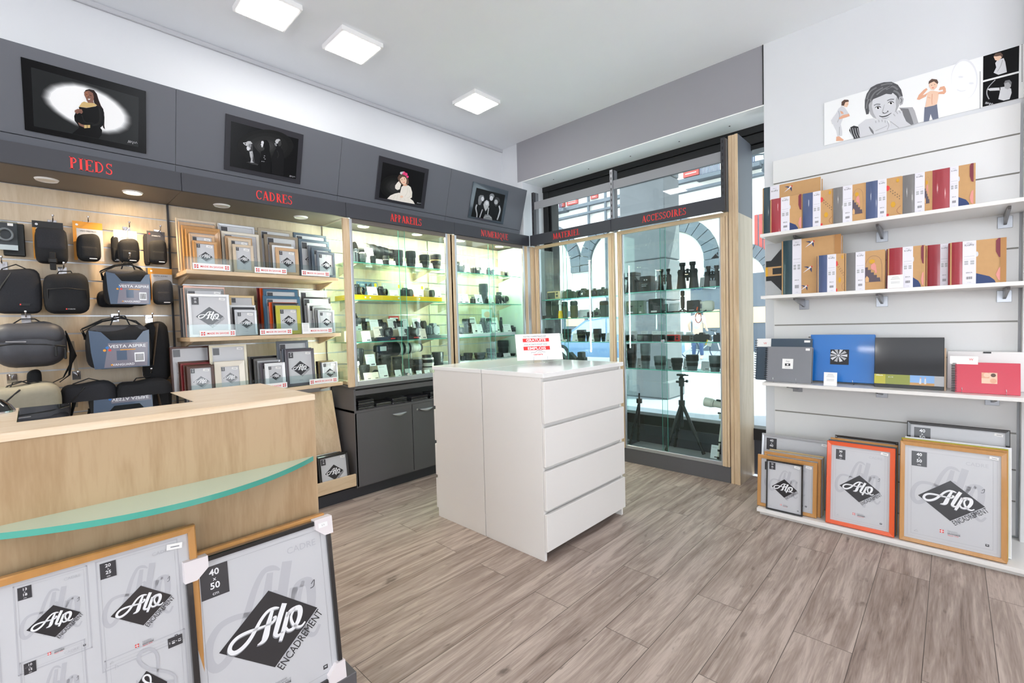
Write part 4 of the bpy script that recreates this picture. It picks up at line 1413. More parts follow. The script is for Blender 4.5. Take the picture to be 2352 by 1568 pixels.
def p_girl(p):
    p.poly([(205, 152), (893, 335), (825, 858), (143, 735)], 1, 'print_charcoal')
    p.soft([(390 + 230 * math.cos(a), 560 + 190 * math.sin(a)) for a in [2 * PI * i / 36 for i in range(36)]], ['print_v0', 'print_v0', 'print_v1', 'print_v1', 'print_v2', 'print_v3', 'print_v3', 'print_v4', 'print_v4'], 1.5)
    p.poly([(275, 755), (330, 700), (400, 670), (470, 655), (640, 740), (700, 790), (728, 842), (500, 802)], 4, 'cream_cloth')
    for x in (360, 430, 500, 570, 630, 680): p.line([(470 + (x - 470) * .5, 690), (x, 780)], 4, 5, 'cloth_shade')
    p.poly([(510, 560), (540, 540), (620, 535), (660, 565), (685, 650), (680, 735), (620, 765), (520, 745), (470, 722), (490, 640)], 6, 'cream_cloth'); p.line([(610, 580), (600, 660), (560, 720)], 6, 7, 'cloth_shade'); p.line([(630, 610), (660, 700), (600, 745)], 5, 7, 'cloth_shade')
    p.poly([(470, 465), (505, 480), (500, 530), (480, 600), (440, 612), (405, 585), (405, 540), (440, 490)], 7, 'cream_cloth'); p.ell(487, 470, 16, 18, 7.5, 'skin_light', 12)
    p.poly([(445, 410), (470, 365), (530, 352), (590, 372), (620, 430), (628, 500), (595, 545), (510, 525), (480, 490), (455, 450)], 8, 'hair_brown')
    p.poly([(535, 510), (590, 515), (600, 540), (570, 548), (535, 540)], 9, 'skin')
    p.poly([(485, 410), (530, 385), (575, 400), (592, 450), (585, 500), (560, 527), (525, 515), (495, 480), (483, 440)], 10, 'skin_light')
    p.poly([(470, 420), (480, 380), (530, 362), (580, 385), (592, 430), (560, 400), (520, 395), (495, 425)], 11, 'hair_brown')
    p.ell(513, 441, 8, 5, 12, 'print_black', 10); p.ell(557, 430, 8, 5, 12, 'print_black', 10); p.line([(530, 487), (548, 490), (562, 480)], 6, 12, 'red'); p.line([(535, 460), (545, 463)], 4, 12, 'skin')
    for x, y, r, m in ((505, 335, 22, 'print_g4'), (545, 335, 28, 'pink'), (580, 355, 26, 'pink'), (605, 395, 20, 'pink'), (530, 322, 14, 'print_h5'), (560, 345, 10, 'red')): p.ell(x, y, r, r, 13, m, 9)
    p.ell(510, 722, 26, 20, 9, 'skin_light', 12)
    sign(p, 752, 830, 20)


def p_family(p):
    p.poly([(1740, 575), (2210, 695), (2140, 1130), (1650, 1045)], 1, 'print_charcoal')
    p.poly([(1740, 850), (1800, 860), (1860, 870), (1870, 960), (1850, 1060), (1740, 1050), (1730, 950)], 3, 'print_black')
    p.line([(1745, 850, 1), (1728, 910, 1), (1745, 1000, .8), (1742, 1058, .8)], 30, 4, 'print_g3'); p.line([(1835, 930), (1810, 1000), (1790, 1062)], 22, 5, 'print_g3')
    p.poly([(1775, 720), (1800, 695), (1850, 700), (1862, 730), (1840, 780), (1800, 860), (1768, 850), (1765, 780)], 5, 'print_g2'); p.ell(1838, 758, 24, 36, 6, 'print_g4'); p.ell(1845, 745, 4, 3, 7, 'print_black', 6); p.line([(1850, 780), (1858, 774)], 4, 7, 'print_g1')
    p.poly([(1960, 800), (2000, 800), (2020, 870), (1990, 960), (1950, 940)], 3, 'print_black')
    p.ell(1990, 712, 40, 42, 5, 'print_g2'); p.ell(1980, 748, 28, 38, 6, 'print_g4'); p.line([(1966, 765), (1985, 770)], 5, 7, 'print_g1'); p.ell(1968, 742, 4, 3, 7, 'print_black', 6); p.ell(1990, 745, 4, 3, 7, 'print_black', 6)
    p.poly([(1870, 800), (1905, 775), (1940, 800), (1945, 860), (1920, 910), (1885, 960), (1860, 900), (1850, 850)], 6, 'print_g3'); p.ell(1908, 830, 24, 32, 7, 'print_g4'); p.ell(1902, 825, 3, 3, 8, 'print_black', 6); p.line([(1905, 850), (1918, 848)], 4, 8, 'print_g1')
    p.line([(1935, 900), (1925, 980), (1910, 1080)], 24, 6, 'print_g3')
    p.poly([(1990, 870), (2050, 890), (2110, 870), (2125, 960), (2095, 1115), (1950, 1080), (1960, 950)], 5, 'print_black')
    p.line([(2105, 870, 1), (2122, 940, 1.1), (2100, 1030, 1), (2075, 1100, .9)], 34, 6, 'print_g3')
    p.ell(2072, 780, 44, 50, 7, 'print_g1'); p.ell(2055, 812, 30, 44, 8, 'print_g3'); p.poly([(2025, 830), (2050, 850), (2085, 840), (2075, 875), (2045, 880), (2030, 860)], 9, 'print_g1'); p.ell(2040, 805, 4, 3, 9, 'print_black', 6)
    p.poly([(1850, 1060), (1880, 1010), (1940, 1015), (1985, 1060), (1995, 1108), (1850, 1082)], 7, 'print_g2'); p.line([(1860, 1060), (1930, 1040), (1980, 1070)], 10, 8, 'print_g3')


mat('print_hair', '#5C5C5F', .3, spec=.12)
mat('skin_mid', '#9A6650', .4, spec=.12)
mat('cloth_shade', '#D5CABE', .5)
poster('photograph of a pregnant woman in black before a white spotlight oval', .028, .492, 'print_black', p_pregnant, (0, 60, 3.734))
poster('black and white photograph of a dog, a woman and a bald man in profile', .871, 1.33, mat('black_panel', '#2B2A30', .4, spec=.2).name, p_dog, (500, 250, 8.709))
poster('photograph of a little girl in a cream dress with pink flowers in her hair', 1.897, 2.357, 'black_panel', p_girl, (850, 350, 7.127))
poster('black and white photograph of a family of four in dark shirts near the corner', 2.85, 3.31, mat('panel_blue', '#3C4650', .12, coat=.6).name, p_family, (850, 350, 7.127))

# ---------------------------------------------------------------- long print on the right-hand wall
t = thing('wall_print', 'long white wall print with portraits of a young boy above the album shelves', 'photograph', (-.607, YR - .001, 2.365))
W, H = 1.1, .272
b = MB(); b.box(0, W, -.004, 0, 0, H, 'print_white', .0005); b.build('panel', t)
b = MB(); b.T = TR(0, -.0042, 0)


def wp(x, y):
    q = at(1780 + x / 4.112, 60 + y / 4.112, 'y', YR - .005)
    return (q.x + .607, q.z - 2.365)


p = Print(b, wp)
# boy in white on the left
p.poly([(545, 920), (620, 920), (635, 990), (635, 1035), (590, 1045), (580, 990)], 1, 'print_g4')
p.poly([(630, 755), (660, 770), (680, 800), (700, 830), (650, 850), (620, 930), (540, 925), (530, 890), (580, 820), (600, 780)], 2, 'print_g4'); p.line([(600, 800), (610, 850), (590, 910)], 5, 3, 'print_g3'); p.line([(610, 950), (608, 1030)], 5, 3, 'print_g3')
p.poly([(655, 712), (695, 712), (694, 740), (680, 766), (655, 760), (645, 740)], 3, 'skin_light'); p.poly([(628, 750), (630, 715), (655, 695), (692, 696), (700, 712), (664, 720), (652, 752)], 4, 'hair_brown'); p.ell(682, 738, 3, 2, 5, 'print_black', 6)
p.poly([(605, 865), (640, 840), (700, 828), (707, 850), (660, 865), (610, 882)], 4, 'skin'); p.poly([(615, 800), (640, 808), (650, 830), (625, 828)], 4, 'skin'); p.poly([(580, 1045), (605, 1040), (650, 1073), (642, 1083), (578, 1085)], 4, 'skin')
# large black and white face
p.poly([(1170, 770), (1300, 765), (1320, 800), (1355, 915), (1285, 936), (1240, 900), (1200, 800)], 1, 'print_g3'); p.poly([(1180, 775), (1260, 780), (1290, 860), (1310, 925), (1285, 934), (1240, 900)], 1.5, 'print_g2')
p.poly([(700, 985), (712, 955), (745, 940), (790, 950), (808, 1052), (745, 1066)], 1, 'print_g1')
for k in range(4): p.line([(712 + k * 22, 960 + k), (722 + k * 22, 1010), (745 + k * 20, 1060 - k * 3)], 5, 2, 'print_g3')
p.poly([(785, 935), (860, 880), (930, 870), (960, 890), (980, 920), (940, 1022), (805, 1052)], 1.4, 'print_g4'); p.line([(890, 950, .4), (915, 990, 1), (935, 1018, .5)], 14, 2, 'print_g2')
p.poly([(850, 700), (866, 640), (905, 580), (960, 550), (1030, 530), (1100, 526), (1160, 553), (1192, 600), (1207, 660), (1195, 690), (1140, 720), (1000, 700), (900, 760), (885, 830), (862, 835), (848, 770)], 2, 'print_hair')
for q in (((870, 690), (900, 620), (960, 580)), ((900, 700), (940, 630), (1020, 580)), ((960, 650), (1020, 600), (1090, 570)), ((1050, 600), (1110, 570), (1160, 600)), ((1120, 610), (1160, 630), (1185, 670)), ((865, 780), (870, 730), (885, 690)), ((1000, 560), (1060, 545), (1110, 545))): p.line([(x, y) for x, y in q], 12, 2.6, 'print_g2')
p.poly([(1172, 672), (1200, 660), (1216, 690), (1206, 736), (1182, 750), (1168, 725)], 3, 'print_g3'); p.line([(1185, 680), (1198, 700), (1188, 728)], 6, 3.3, 'print_g2')
p.poly([(885, 745), (905, 700), (950, 668), (1010, 645), (1060, 630), (1115, 632), (1150, 662), (1170, 700), (1172, 750), (1150, 800), (1112, 850), (1080, 885), (1030, 897), (980, 890), (940, 870), (905, 830), (888, 790)], 3.6, 'print_g4')
p.poly([(885, 745), (900, 712), (925, 690), (915, 760), (930, 820), (960, 875), (930, 862), (903, 830), (888, 790)], 3.9, 'print_g3'); p.poly([(1150, 662), (1170, 700), (1172, 750), (1150, 800), (1130, 825), (1145, 760), (1140, 700)], 3.9, 'print_g3')
p.poly([(893, 730), (915, 690), (960, 655), (1010, 632), (1060, 618), (1118, 622), (1100, 645), (1050, 640), (985, 668), (930, 690)], 4.2, 'print_hair')
for x, y in ((972, 772), (1094, 727)):
    p.ell(x, y, 24, 13, 4.5, 'print_g5'); p.ell(x + 2, y, 12, 11, 4.7, 'print_black', 14); p.ell(x + 6, y - 4, 3, 3, 5, 'print_white', 8); p.line([(x - 26, y + 2), (x - 8, y - 14), (x + 14, y - 14), (x + 28, y - 2)], 5, 4.9, 'print_g1')
p.line([(935, 750), (960, 738), (995, 740)], 8, 4.6, 'print_g2'); p.line([(1060, 705), (1090, 692), (1125, 692)], 8, 4.6, 'print_g2')
p.line([(1035, 740, .4), (1020, 790, .8), (1015, 815, 1)], 8, 4.4, 'print_g3'); p.line([(1018, 818), (1040, 824), (1072, 805)], 7, 4.8, 'print_g2'); p.ell(1022, 818, 6, 4, 5, 'print_g1', 8); p.ell(1066, 803, 6, 4, 5, 'print_g1', 8)
p.line([(985, 848, .5), (1015, 856, 1), (1060, 846, 1), (1100, 820, .5)], 8, 4.8, 'print_g1'); p.line([(1010, 870, .4), (1045, 872, 1), (1080, 856, .4)], 9, 4.6, 'print_g3')
p.poly([(930, 905), (965, 885), (1010, 882), (1060, 895), (1092, 930), (1168, 962), (1070, 985), (935, 1022), (922, 960)], 5.5, 'print_g4'); p.poly([(1080, 885), (1110, 832), (1160, 795), (1200, 800), (1215, 850), (1240, 900), (1288, 936), (1168, 964), (1100, 932)], 5.6, 'print_g4')
for q in (((950, 895), (955, 915)), ((980, 886), (985, 908)), ((1010, 884), (1014, 905)), ((1040, 890), (1042, 912)), ((1120, 830), (1135, 850)), ((1145, 808), (1160, 830)), ((1172, 798), (1185, 822)), ((1090, 900), (1130, 930), (1170, 960)), ((950, 990), (1020, 960), (1060, 940)), ((1060, 895), (1075, 940), (1060, 980))): p.line(list(q), 5, 6, 'print_g3')
# bare-chested boy
p.poly([(1413, 765), (1530, 735), (1545, 870), (1490, 885), (1470, 830), (1455, 895), (1405, 905)], 1, 'jeans')
p.poly([(1420, 640), (1470, 610), (1500, 610), (1550, 620), (1540, 690), (1530, 737), (1500, 750), (1418, 767), (1430, 700), (1438, 650)], 1.5, 'skin_light'); p.line([(1485, 640), (1482, 700), (1484, 740)], 5, 1.8, 'skin'); p.line([(1440, 670), (1470, 680)], 4, 1.8, 'skin')
p.poly([(1340, 692), (1358, 650), (1405, 602), (1430, 585), (1442, 598), (1395, 652), (1438, 638), (1425, 665), (1362, 697)], 1.8, 'skin'); p.poly([(1545, 605), (1560, 575), (1600, 566), (1613, 590), (1616, 622), (1598, 642), (1538, 642), (1550, 622), (1588, 615), (1585, 598), (1558, 606)], 1.8, 'skin')
p.poly([(1455, 535), (1500, 518), (1537, 545), (1530, 577), (1500, 604), (1475, 600), (1455, 572)], 2.2, 'skin_light'); p.poly([(1450, 548), (1455, 520), (1482, 498), (1530, 504), (1543, 530), (1536, 548), (1502, 522), (1462, 540)], 2.6, 'hair_brown')
for x, y in ((1480, 558), (1508, 552)): p.ell(x, y, 4, 3, 3, 'print_black', 6)
p.line([(1482, 582), (1500, 582)], 4, 3, 'red')
# pale ghost portrait
p.ell(1790, 500, 125, 190, .4, 'print_g6', 30); p.ell(1785, 510, 118, 182, .6, 'print_white', 30)
for x, y in ((1755, 480), (1855, 540)): p.ell(x, y, 24, 10, .9, 'print_g6', 12)
p.line([(1720, 600), (1760, 615), (1800, 605)], 6, .9, 'print_g6')
# two dark pictures with perforated edges
p.poly([(1967, 285), (2308, 183), (2303, 425), (1965, 513)], 1, 'print_charcoal'); p.poly([(1965, 530), (2303, 443), (2300, 683), (1960, 763)], 1, 'print_charcoal')
p.poly([(2080, 350), (2100, 320), (2160, 302), (2175, 340), (2185, 400), (2190, 435), (2110, 460), (2065, 440), (2090, 390)], 2, 'print_g4'); p.line([(2150, 320), (2130, 380), (2100, 430)], 5, 2.3, 'print_g3')
p.poly([(2065, 290), (2100, 270), (2145, 275), (2140, 300), (2110, 327), (2080, 322)], 2.5, 'skin_light'); p.poly([(2063, 285), (2085, 258), (2130, 248), (2152, 270), (2146, 300), (2130, 280), (2090, 287)], 3, 'hair_brown')
p.poly([(2120, 580), (2180, 570), (2230, 590), (2235, 630), (2215, 690), (2160, 703), (2110, 690), (2125, 620)], 2, 'print_g4'); p.poly([(2000, 595), (2040, 585), (2130, 580), (2130, 606), (2030, 611)], 2, 'print_g4')
p.poly([(2165, 540), (2200, 525), (2232, 540), (2228, 572), (2200, 598), (2170, 587)], 2.4, 'print_g3'); p.poly([(2160, 545), (2175, 515), (2215, 508), (2236, 530), (2230, 560), (2205, 530)], 2.8, 'print_g2')
p.line([(2080, 508), (2030, 560), (2005, 600), (2002, 645), (2022, 690)], 5, 2.6, 'print_g3'); sign(p, 1985, 742, 22)
for k in range(26):
    y = 430 + k * 13.5; p.poly([(1934, y), (1941, y), (1941, y + 8), (1934, y + 8)], 1, 'ink')
    y = 172 + k * 13.8; p.poly([(2330, y), (2338, y), (2337, y + 8), (2329, y + 8)], 1, 'ink')
b.build('print', t)
# ---------------------------------------------------------------- white chests of drawers, back to back
def chest(label, x_back, x_front, y0=1.829, w=.8):
    s = 1 if x_front > x_back else -1
    t = thing('chest_of_drawers', label, 'chest of drawers', (x_back, y0, 0), group='white chests back to back')
    D = abs(x_front - x_back)
    X = lambda d: s * d
    b = MB()
    b.box(X(.002), X(D - .02), 0, .018, .0, .975, 'white_lacquer', .001)
    b.box(X(.002), X(D - .02), w - .018, w, .0, .975, 'white_lacquer', .001)
    b.box(X(.002), X(.008), .018, w - .018, .05, .975, 'white_lacquer')
    b.box(X(D - .045), X(D - .03), .018, w - .018, .035, .975, 'white_lacquer')
    b.build('carcass', t)
    b = MB(); b.box(X(.001), X(D), -.003, w + .003, .975, 1.0, 'white_top', .002); b.build('top', t)
    zz = [(.735, .955), (.505, .712), (.275, .483), (.055, .253)]
    for z0, z1 in zz:
        b = MB(); b.box(X(D - .019), X(D), .001, w - .001, z0, z1, 'white_lacquer', .002); b.build('drawer', t)
    return t


chest('white chest of drawers with its drawers facing right towards the album wall', -2.006, -1.53)
chest('white chest of drawers with its drawers facing the glass camera cabinets', -2.008, -2.485)
b = MB(); b.box(-2.03, -1.99, 1.8292, 1.86, 0.001, .03, 'maple')

# red and white advertising card on its wire stand
t = thing('advertising_card', 'white card reading GRATUITE and EMPLOIS in red on a wire stand', 'sign', (-1.99, 2.235, 1.0), (0, 0, 0))
A0 = at(1188, 829, 'z', 1.02); A1 = at(1293, 825, 'z', 1.02)
ang = math.atan2(A1.y - A0.y, A1.x - A0.x)
mid = (A0 + A1) / 2
t.location = (mid.x, mid.y, 1.0)
W = (A1 - A0).length
t.rotation_euler = (0, 0, ang)
b = MB()
b.box(-W / 2, W / 2, -.004, 0, 0, .186, 'card', .0005)
b.T = TR(0, -.0042, 0)
k = W / .30
mat('grey_text', '#5A5A5E', .5)
b.text('NOTRE COMPETENCE EST', -.02, .162, .0105 * k, 1, 'grey_text', 'c', sx=.86)
b.rect(-W * .34, W * .24, .128, .153, 1, 'red_text'); b.text('GRATUITE', -W * .05, .132, .0175, 2, 'card', 'c', sx=1.15, bold=.03)
b.text('VOS ACHATS FONT NOS', -.02, .105, .0105 * k, 1, 'grey_text', 'c', sx=.9)
b.rect(-W * .34, W * .24, .07, .096, 1, 'red_text'); b.text('EMPLOIS', -W * .05, .074, .0175, 2, 'card', 'c', sx=1.3, bold=.03)
b.stroke([(-.055, .048), (-.052, .054), (-.03, .053), (-.02, .06), (-.01, .066), (.012, .066), (.02, .058), (.04, .053)], .0018, 1, 'grey_text')
b.stroke([(-.012, .05), (0, .055), (.014, .05)], .0014, 1, 'grey_text')
b.text('camara', -.01, .034, .012, 1, 'red_text', 'c', sx=1.25, bold=.02)
c = b.build('card', t, (0, 0, .021), (-.42, 0, 0))
b = MB()
for x in (-.045, .045):
    b.tube([(x, -.018, .045), (x, -.022, .03), (x * 1.05, -.022, .008), (x * 1.05, -.012, .0025), (x * .8, .05, .0025), (x * .4, .07, .05), (x * .2, .075, .075)], .0014, 'chrome', 6)
b.tube([(-.047, -.014, .0025), (.047, -.014, .0025)], .0014, 'chrome', 6)
b.build('wire_stand', t)

# ---------------------------------------------------------------- the sales counter
mat('counter_glass', '#28312F', .06, coat=.9)
t = thing('sales_counter', 'long maple sales counter with a glass inset and a curved green glass shelf', 'counter', (0, 0, 0))
Y0 = -1.6
b = MB()
b.box(-1.476, -1.456, Y0, .59, .85, 1.037, 'maple_counter'); b.box(-1.476, -1.456, Y0, .59, .2, .848, 'maple_counter')
b.box(-1.476, -1.456, .59, .611, .2, 1.037, 'maple_counter')
b.box(-1.95, -1.476, .591, .611, .1, 1.037, 'maple_counter')
b.build('front_panel', t)
b = MB()
gx0, gx1, gy0, gy1 = -1.95, -1.617, -.031, .327
b.box(-1.95, -1.453, gy1, .613, 1.037, 1.055, 'maple_counter_top'); b.box(gx1, -1.453, gy0, gy1, 1.037, 1.055, 'maple_counter_top')
b.box(-1.95, -1.453, Y0, gy0, 1.037, 1.055, 'maple_counter_top')
b.build('worktop', t)
b = MB(); b.box(gx0, gx1 - .001, gy0 + .002, gy1 - .001, 1.046, 1.054, 'glass_counter' if 'glass_counter' in MATS else glass('glass_counter', '#9AB0AA', 1.6).name); b.build('glass_inset', t)
b = MB()
b.box(gx0, gx0 + .012, gy0, gy1, .88, 1.044, 'black'); b.box(gx0 + .012, gx1 - .003, gy0 + .002, gy0 + .012, .88, 1.044, 'black'); b.box(gx1 - .012, gx1, gy0, gy1, .88, 1.044, 'black'); b.box(gx0 + .012, gx1 - .012, gy1 - .012, gy1, .88, 1.044, 'black')
b.box(gx0, gx1, gy0, gy1, .87, .88, 'counter_glass'); b.build('display_well', t)
b = MB(); b.box(-1.94, -1.48, Y0, .59, 0, .1, 'dark_grey'); b.build('plinth', t)
b = MB(); b.box(-1.478, -1.325, Y0, .652, .005, .2, 'cab_grey', .002); b.build('kick_shelf', t)
# curved glass shelf standing out of the front
n = 40
yA, yB = -.13, .6
vs, fs = [], []
for i in range(n + 1):
    u = i / n
    y = yA + (yB - yA) * u
    d = .146 * (1 - (2 * u - 1) ** 2) + .004
    for z in (.846, .86):
        vs += [(-1.457, y, z), (-1.457 + d, y, z)]
b = MB()
for i in range(n):
    o, q = 4 * i, 4 * i + 4
    b.add([vs[o + 2], vs[o + 3], vs[q + 3], vs[q + 2]], [(0, 1, 2, 3)], 'glass_frost')
    b.add([vs[o], vs[q], vs[q + 1], vs[o + 1]], [(0, 1, 2, 3)], 'glass_green')
    b.add([vs[o + 1], vs[q + 1], vs[q + 3], vs[o + 3]], [(0, 1, 2, 3)], 'glass_green', True)
b.build('curved_glass_shelf', t)
# dark domed device at the picture's left edge
b = MB()
p = at(2, 950, 'z', 1.055)
b.lathe([(.052, 0), (.052, .006), (.044, .02, 'black_gloss'), (.03, .034, 'black_gloss'), (.012, .042, 'black_gloss'), (0, .043, 'black_gloss')], 'chrome', 28)
tag(b.build('counter_bell', None, (p.x - .03, p.y - .025, 1.055)), 'small dark domed object with a chrome rim on the left end of the counter', 'bell')
# ---------------------------------------------------------------- shelves on the right-hand wall
ZR = (1.792, 1.40, .842)
YS = (3.245, 3.25, 3.268)
for k, (z, yf, nm) in enumerate(zip(ZR, YS, ('top', 'middle', 'lower'))):
    t = thing('white_wall_shelf', f'{nm} white shelf on brackets on the white slatwall', 'shelf', (0, 0, 0), group='white shelves with albums')
    b = MB(); b.box(-.89, .62, yf, 3.6, z - .02, z, 'white_lacquer', .001); b.build('board', t)
    for x in (-.72, -.31, .2) if k != 2 else (-.76, -.31, .16):
        b = MB()
        b.box(x - .028, x + .028, 3.598, 3.602, z - .092, z - .03, 'steel', .001)
        b.add([(x - .006, 3.6, z - .022), (x - .006, 3.33, z - .022), (x - .006, 3.34, z - .034), (x - .006, 3.59, z - .075),
               (x + .006, 3.6, z - .022), (x + .006, 3.33, z - .022), (x + .006, 3.34, z - .034), (x + .006, 3.59, z - .075)],
              [(0, 1, 2, 3), (7, 6, 5, 4), (1, 5, 6, 2), (2, 6, 7, 3)], 'steel')
        b.build('bracket', t)
t = thing('floor_ledge', 'low white ledge on the floor carrying large picture frames', 'shelf', (0, 0, 0))
b = MB(); b.box(-.9, .64, 3.168, 3.6, .024, .046, 'white_lacquer', .001); b.build('board', t)
b = MB(); b.box(-.89, .64, 3.2, 3.6, 0, .024, 'white_lacquer'); b.build('base', t)

# ---------------------------------------------------------------- albums
KR = lambda x, y: (1740 + x / 3.843, 360 + y / 3.843)
mat('kraft', '#C99C68', .6, noise=.06, nscale=40)
mat('kraft_dark', '#B5824C', .6)
mat('alb_red', '#A8323E', .28, coat=.6, noise=.15, nscale=25, stretch=(1, 1, .2))
mat('alb_blue', '#4A5A84', .28, coat=.6, noise=.15, nscale=25, stretch=(1, 1, .2))
mat('alb_grey', '#7D7A7A', .28, coat=.6, noise=.15, nscale=25, stretch=(1, 1, .2))
mat('alb_teal', '#25434E', .28, coat=.6, noise=.15, nscale=25, stretch=(1, 1, .2))
mat('band', '#E7E4EC', .4)
mat('alb_burgundy', '#7E2A3A', .5)
mat('alb_pink', '#E3968B', .5)
mat('alb_navy', '#22396B', .5)
mat('alb_yellow', '#D9A21E', .5)
mat('alb_purple', '#574A55', .5)
mat('alb_sand', '#E0B07A', .5)


def art(b, kind, x0, x1, h):
    """Printed cover art on kraft board."""
    w = x1 - x0
    P = lambda u, v: (x0 + u * w, v * h)
    if kind == 'swallow':
        for cx, cz, s in ((.25, .9, .07), (.75, .62, .06), (.2, .45, .07), (.1, .12, .06)):
            X, Z = P(cx, cz)
            s *= h * 1.2
            b.flat([(X - s, Z + s * .5), (X - s * .2, Z + s * .45), (X + s * .2, Z), (X - s * .2, Z + s * .1)], 1, 'alb_navy')
            b.flat([(X - s * 1.1, Z - s * .8), (X + s * .1, Z - s * .1), (X + s * .6, Z + s * .4), (X + s * .2, Z + s * .45), (X - s * .1, Z + s * .1)], 1.5, 'band')
            b.flat([(X + s * .2, Z), (X + s * .5, Z + s * .1), (X + s * .5, Z - s * .9), (X + s * .2, Z - s * .3)], 2, 'alb_navy')
            b.ell(X + s * .5, Z + s * .36, s * .16, s * .14, 2, 'red', 10)
    elif kind == 'blobs':
        b.flat([P(u, v) for u, v in ((0, 0), (0, .24), (.2, .2), (.45, .15), (.62, .06), (.66, 0))], 1, 'alb_navy')
        b.flat([P(u, v) for u, v in ((.66, .95), (.74, 1), (.88, 1), (.88, .55), (.76, .57), (.66, .7))], 1, 'alb_burgundy')
        b.flat([P(u, v) for u, v in ((.88, .02), (.88, .36), (.76, .33), (.66, .18), (.74, .06))], 1, 'alb_pink')
        b.ell(*P(.02, .68), w * .06, h * .06, 1, 'print_g4', 14)
    elif kind == 'stairs':
        n = 5
        pts = [P(0, .2)]
        for k in range(n): pts += [P(k * .15, .58 - k * .07), P((k + 1) * .15, .58 - k * .07)]
        pts += [P(.78, .2)]
        b.flat(pts, 1, 'alb_purple')
        b.flat([P(u, v) for u, v in ((.3, .54), (.3, .62), (.45, .7), (.55, .62), (.6, .42), (.5, .42), (.5, .48), (.4, .5))], .8, 'alb_pink')
        b.ell(*P(.35, .72), w * .15, h * .055, 1.4, 'alb_yellow', 18)
        b.flat([P(u, v) for u, v in ((.02, .2), (.02, .3), (.1, .36), (.2, .3), (.2, .2))], 1.6, 'alb_sand')
        b.stroke([P(.0, .2), P(.02, .66), P(.35, .86), P(.8, .74), P(.84, .2)], w * .012, 1.2, 'alb_purple')
        b.rect(x0, x0 + w * .85, h * .195, h * .2, 1.2, 'alb_purple')
    else:
        b.ell(*P(.06, .74), w * .16, h * .07, 1, 'red', 16)
        for r in range(2):
            for k in range(5):
                X, Z = P(.24 + k * .15, .7 - r * .07 - k * .055)
                b.flat([(X, Z), (X + w * .07, Z), (X + w * .04, Z + h * .035)], 1, 'ink')
        b.ell(*P(.45, .3), w * .17, h * .08, 1, 'alb_yellow', 6); b.ell(*P(.75, .9), w * .1, h * .05, 1, 'alb_yellow', 14)
        b.rect(x0, x0 + w * .16, 0, h * .08, 1, 'red'); b.stroke([P(.95, .02), P(.75, .08), P(.72, .16), P(.95, .24)], w * .02, 1, 'alb_burgundy')


def album(label, xl, xs, xb, xr, yt, shelf, yfront, col, kind, thick=.055, flap=False, tilt=.03):
    """Album seen from its cover; left edge, end of the cloth spine, end of the paper band, right edge (px in the 3.843x crop)."""
    z = ZR[shelf]
    P0, P1, P2, P3 = [at(*KR(x, yt + 80), 'y', yfront).x for x in (xl, xs, xb, xr)]
    h = at(*KR((xl + xr) / 2, yt), 'y', yfront).z - z
    t = thing('photo_album', label, 'photo album', (P0, yfront, z + .001), (-tilt, 0, 0), 'photo albums on the right-hand shelves')
    w = P3 - P0
    b = MB()
    b.box(.004, w, 0, .004, 0, h, 'kraft', .001); b.box(.004, w, thick - .004, thick, 0, h, 'kraft', .001)
    b.build('cover', t)
    b = MB(); b.box(.012, w - .005, .005, thick - .005, .004, h - .004, 'pale'); b.build('pages', t)
    # rounded cloth spine wrapping the left edge
    s = P1 - P0
    b = MB()
    n = 10
    prof = [(s, -.001)] + [(.012 - .016 * math.sin(PI * i / n) , -.002 + (thick + .004) * i / n) for i in range(n + 1)] + [(s * .6, thick + .001)]
    vs = [(x, y, zz) for zz in (0, h) for x, y in prof]
    m = len(prof)
    b.add(vs, [(i, i + 1, i + 1 + m, i + m) for i in range(m - 1)], col, True)
    b.add(vs, [list(range(m, 2 * m))[::-1]], col)
    b.build('cloth_spine', t)
    b = MB(); b.T = TR(0, -.0012, 0)
    art(b, kind, P2 - P0, w, h)
    if flap: b.rect(w * .9, w, 0, h, 3, 'kraft_dark')
    b.build('cover_print', t)
    bw = P2 - P1
    b = MB(); b.box(s, s + bw, -.0022, thick + .002, .0, h, 'band', .0003)
    b.T = TR(s, -.0024, 0)
    b.text('Album', bw / 2, h * .94, bw * .11, 1, 'ink_line'); b.text('Kraffty', bw / 2, h * .885, bw * .2, 1, 'ink', sx=.9, rot=.06)
    b.rect(bw * .12, bw * .88, h * .64, h * .645, 1, 'ink_line'); b.rect(bw * .1, bw * .9, h * .575, h * .578, 1, 'ink_line')
    for q in (.14, .58):
        for r in (0, 1): b.rect(bw * q, bw * (q + .28), h * (.5 - r * .05), h * (.54 - r * .05), 1, 'print_g3')
    b.text('ERICA', bw / 2, h * .25, bw * .12, 1, 'ink', bold=.01)
    for j in range(9): b.rect(bw * (.28 + j * .05), bw * (.28 + j * .05 + (.03 if j % 3 else .015)), h * .11, h * .17, 1, 'ink')
    b.text('3 760', bw * .5, h * .03, bw * .08, 1, 'ink_line')
    b.build('paper_band', t)
    return t


YA = 3.275
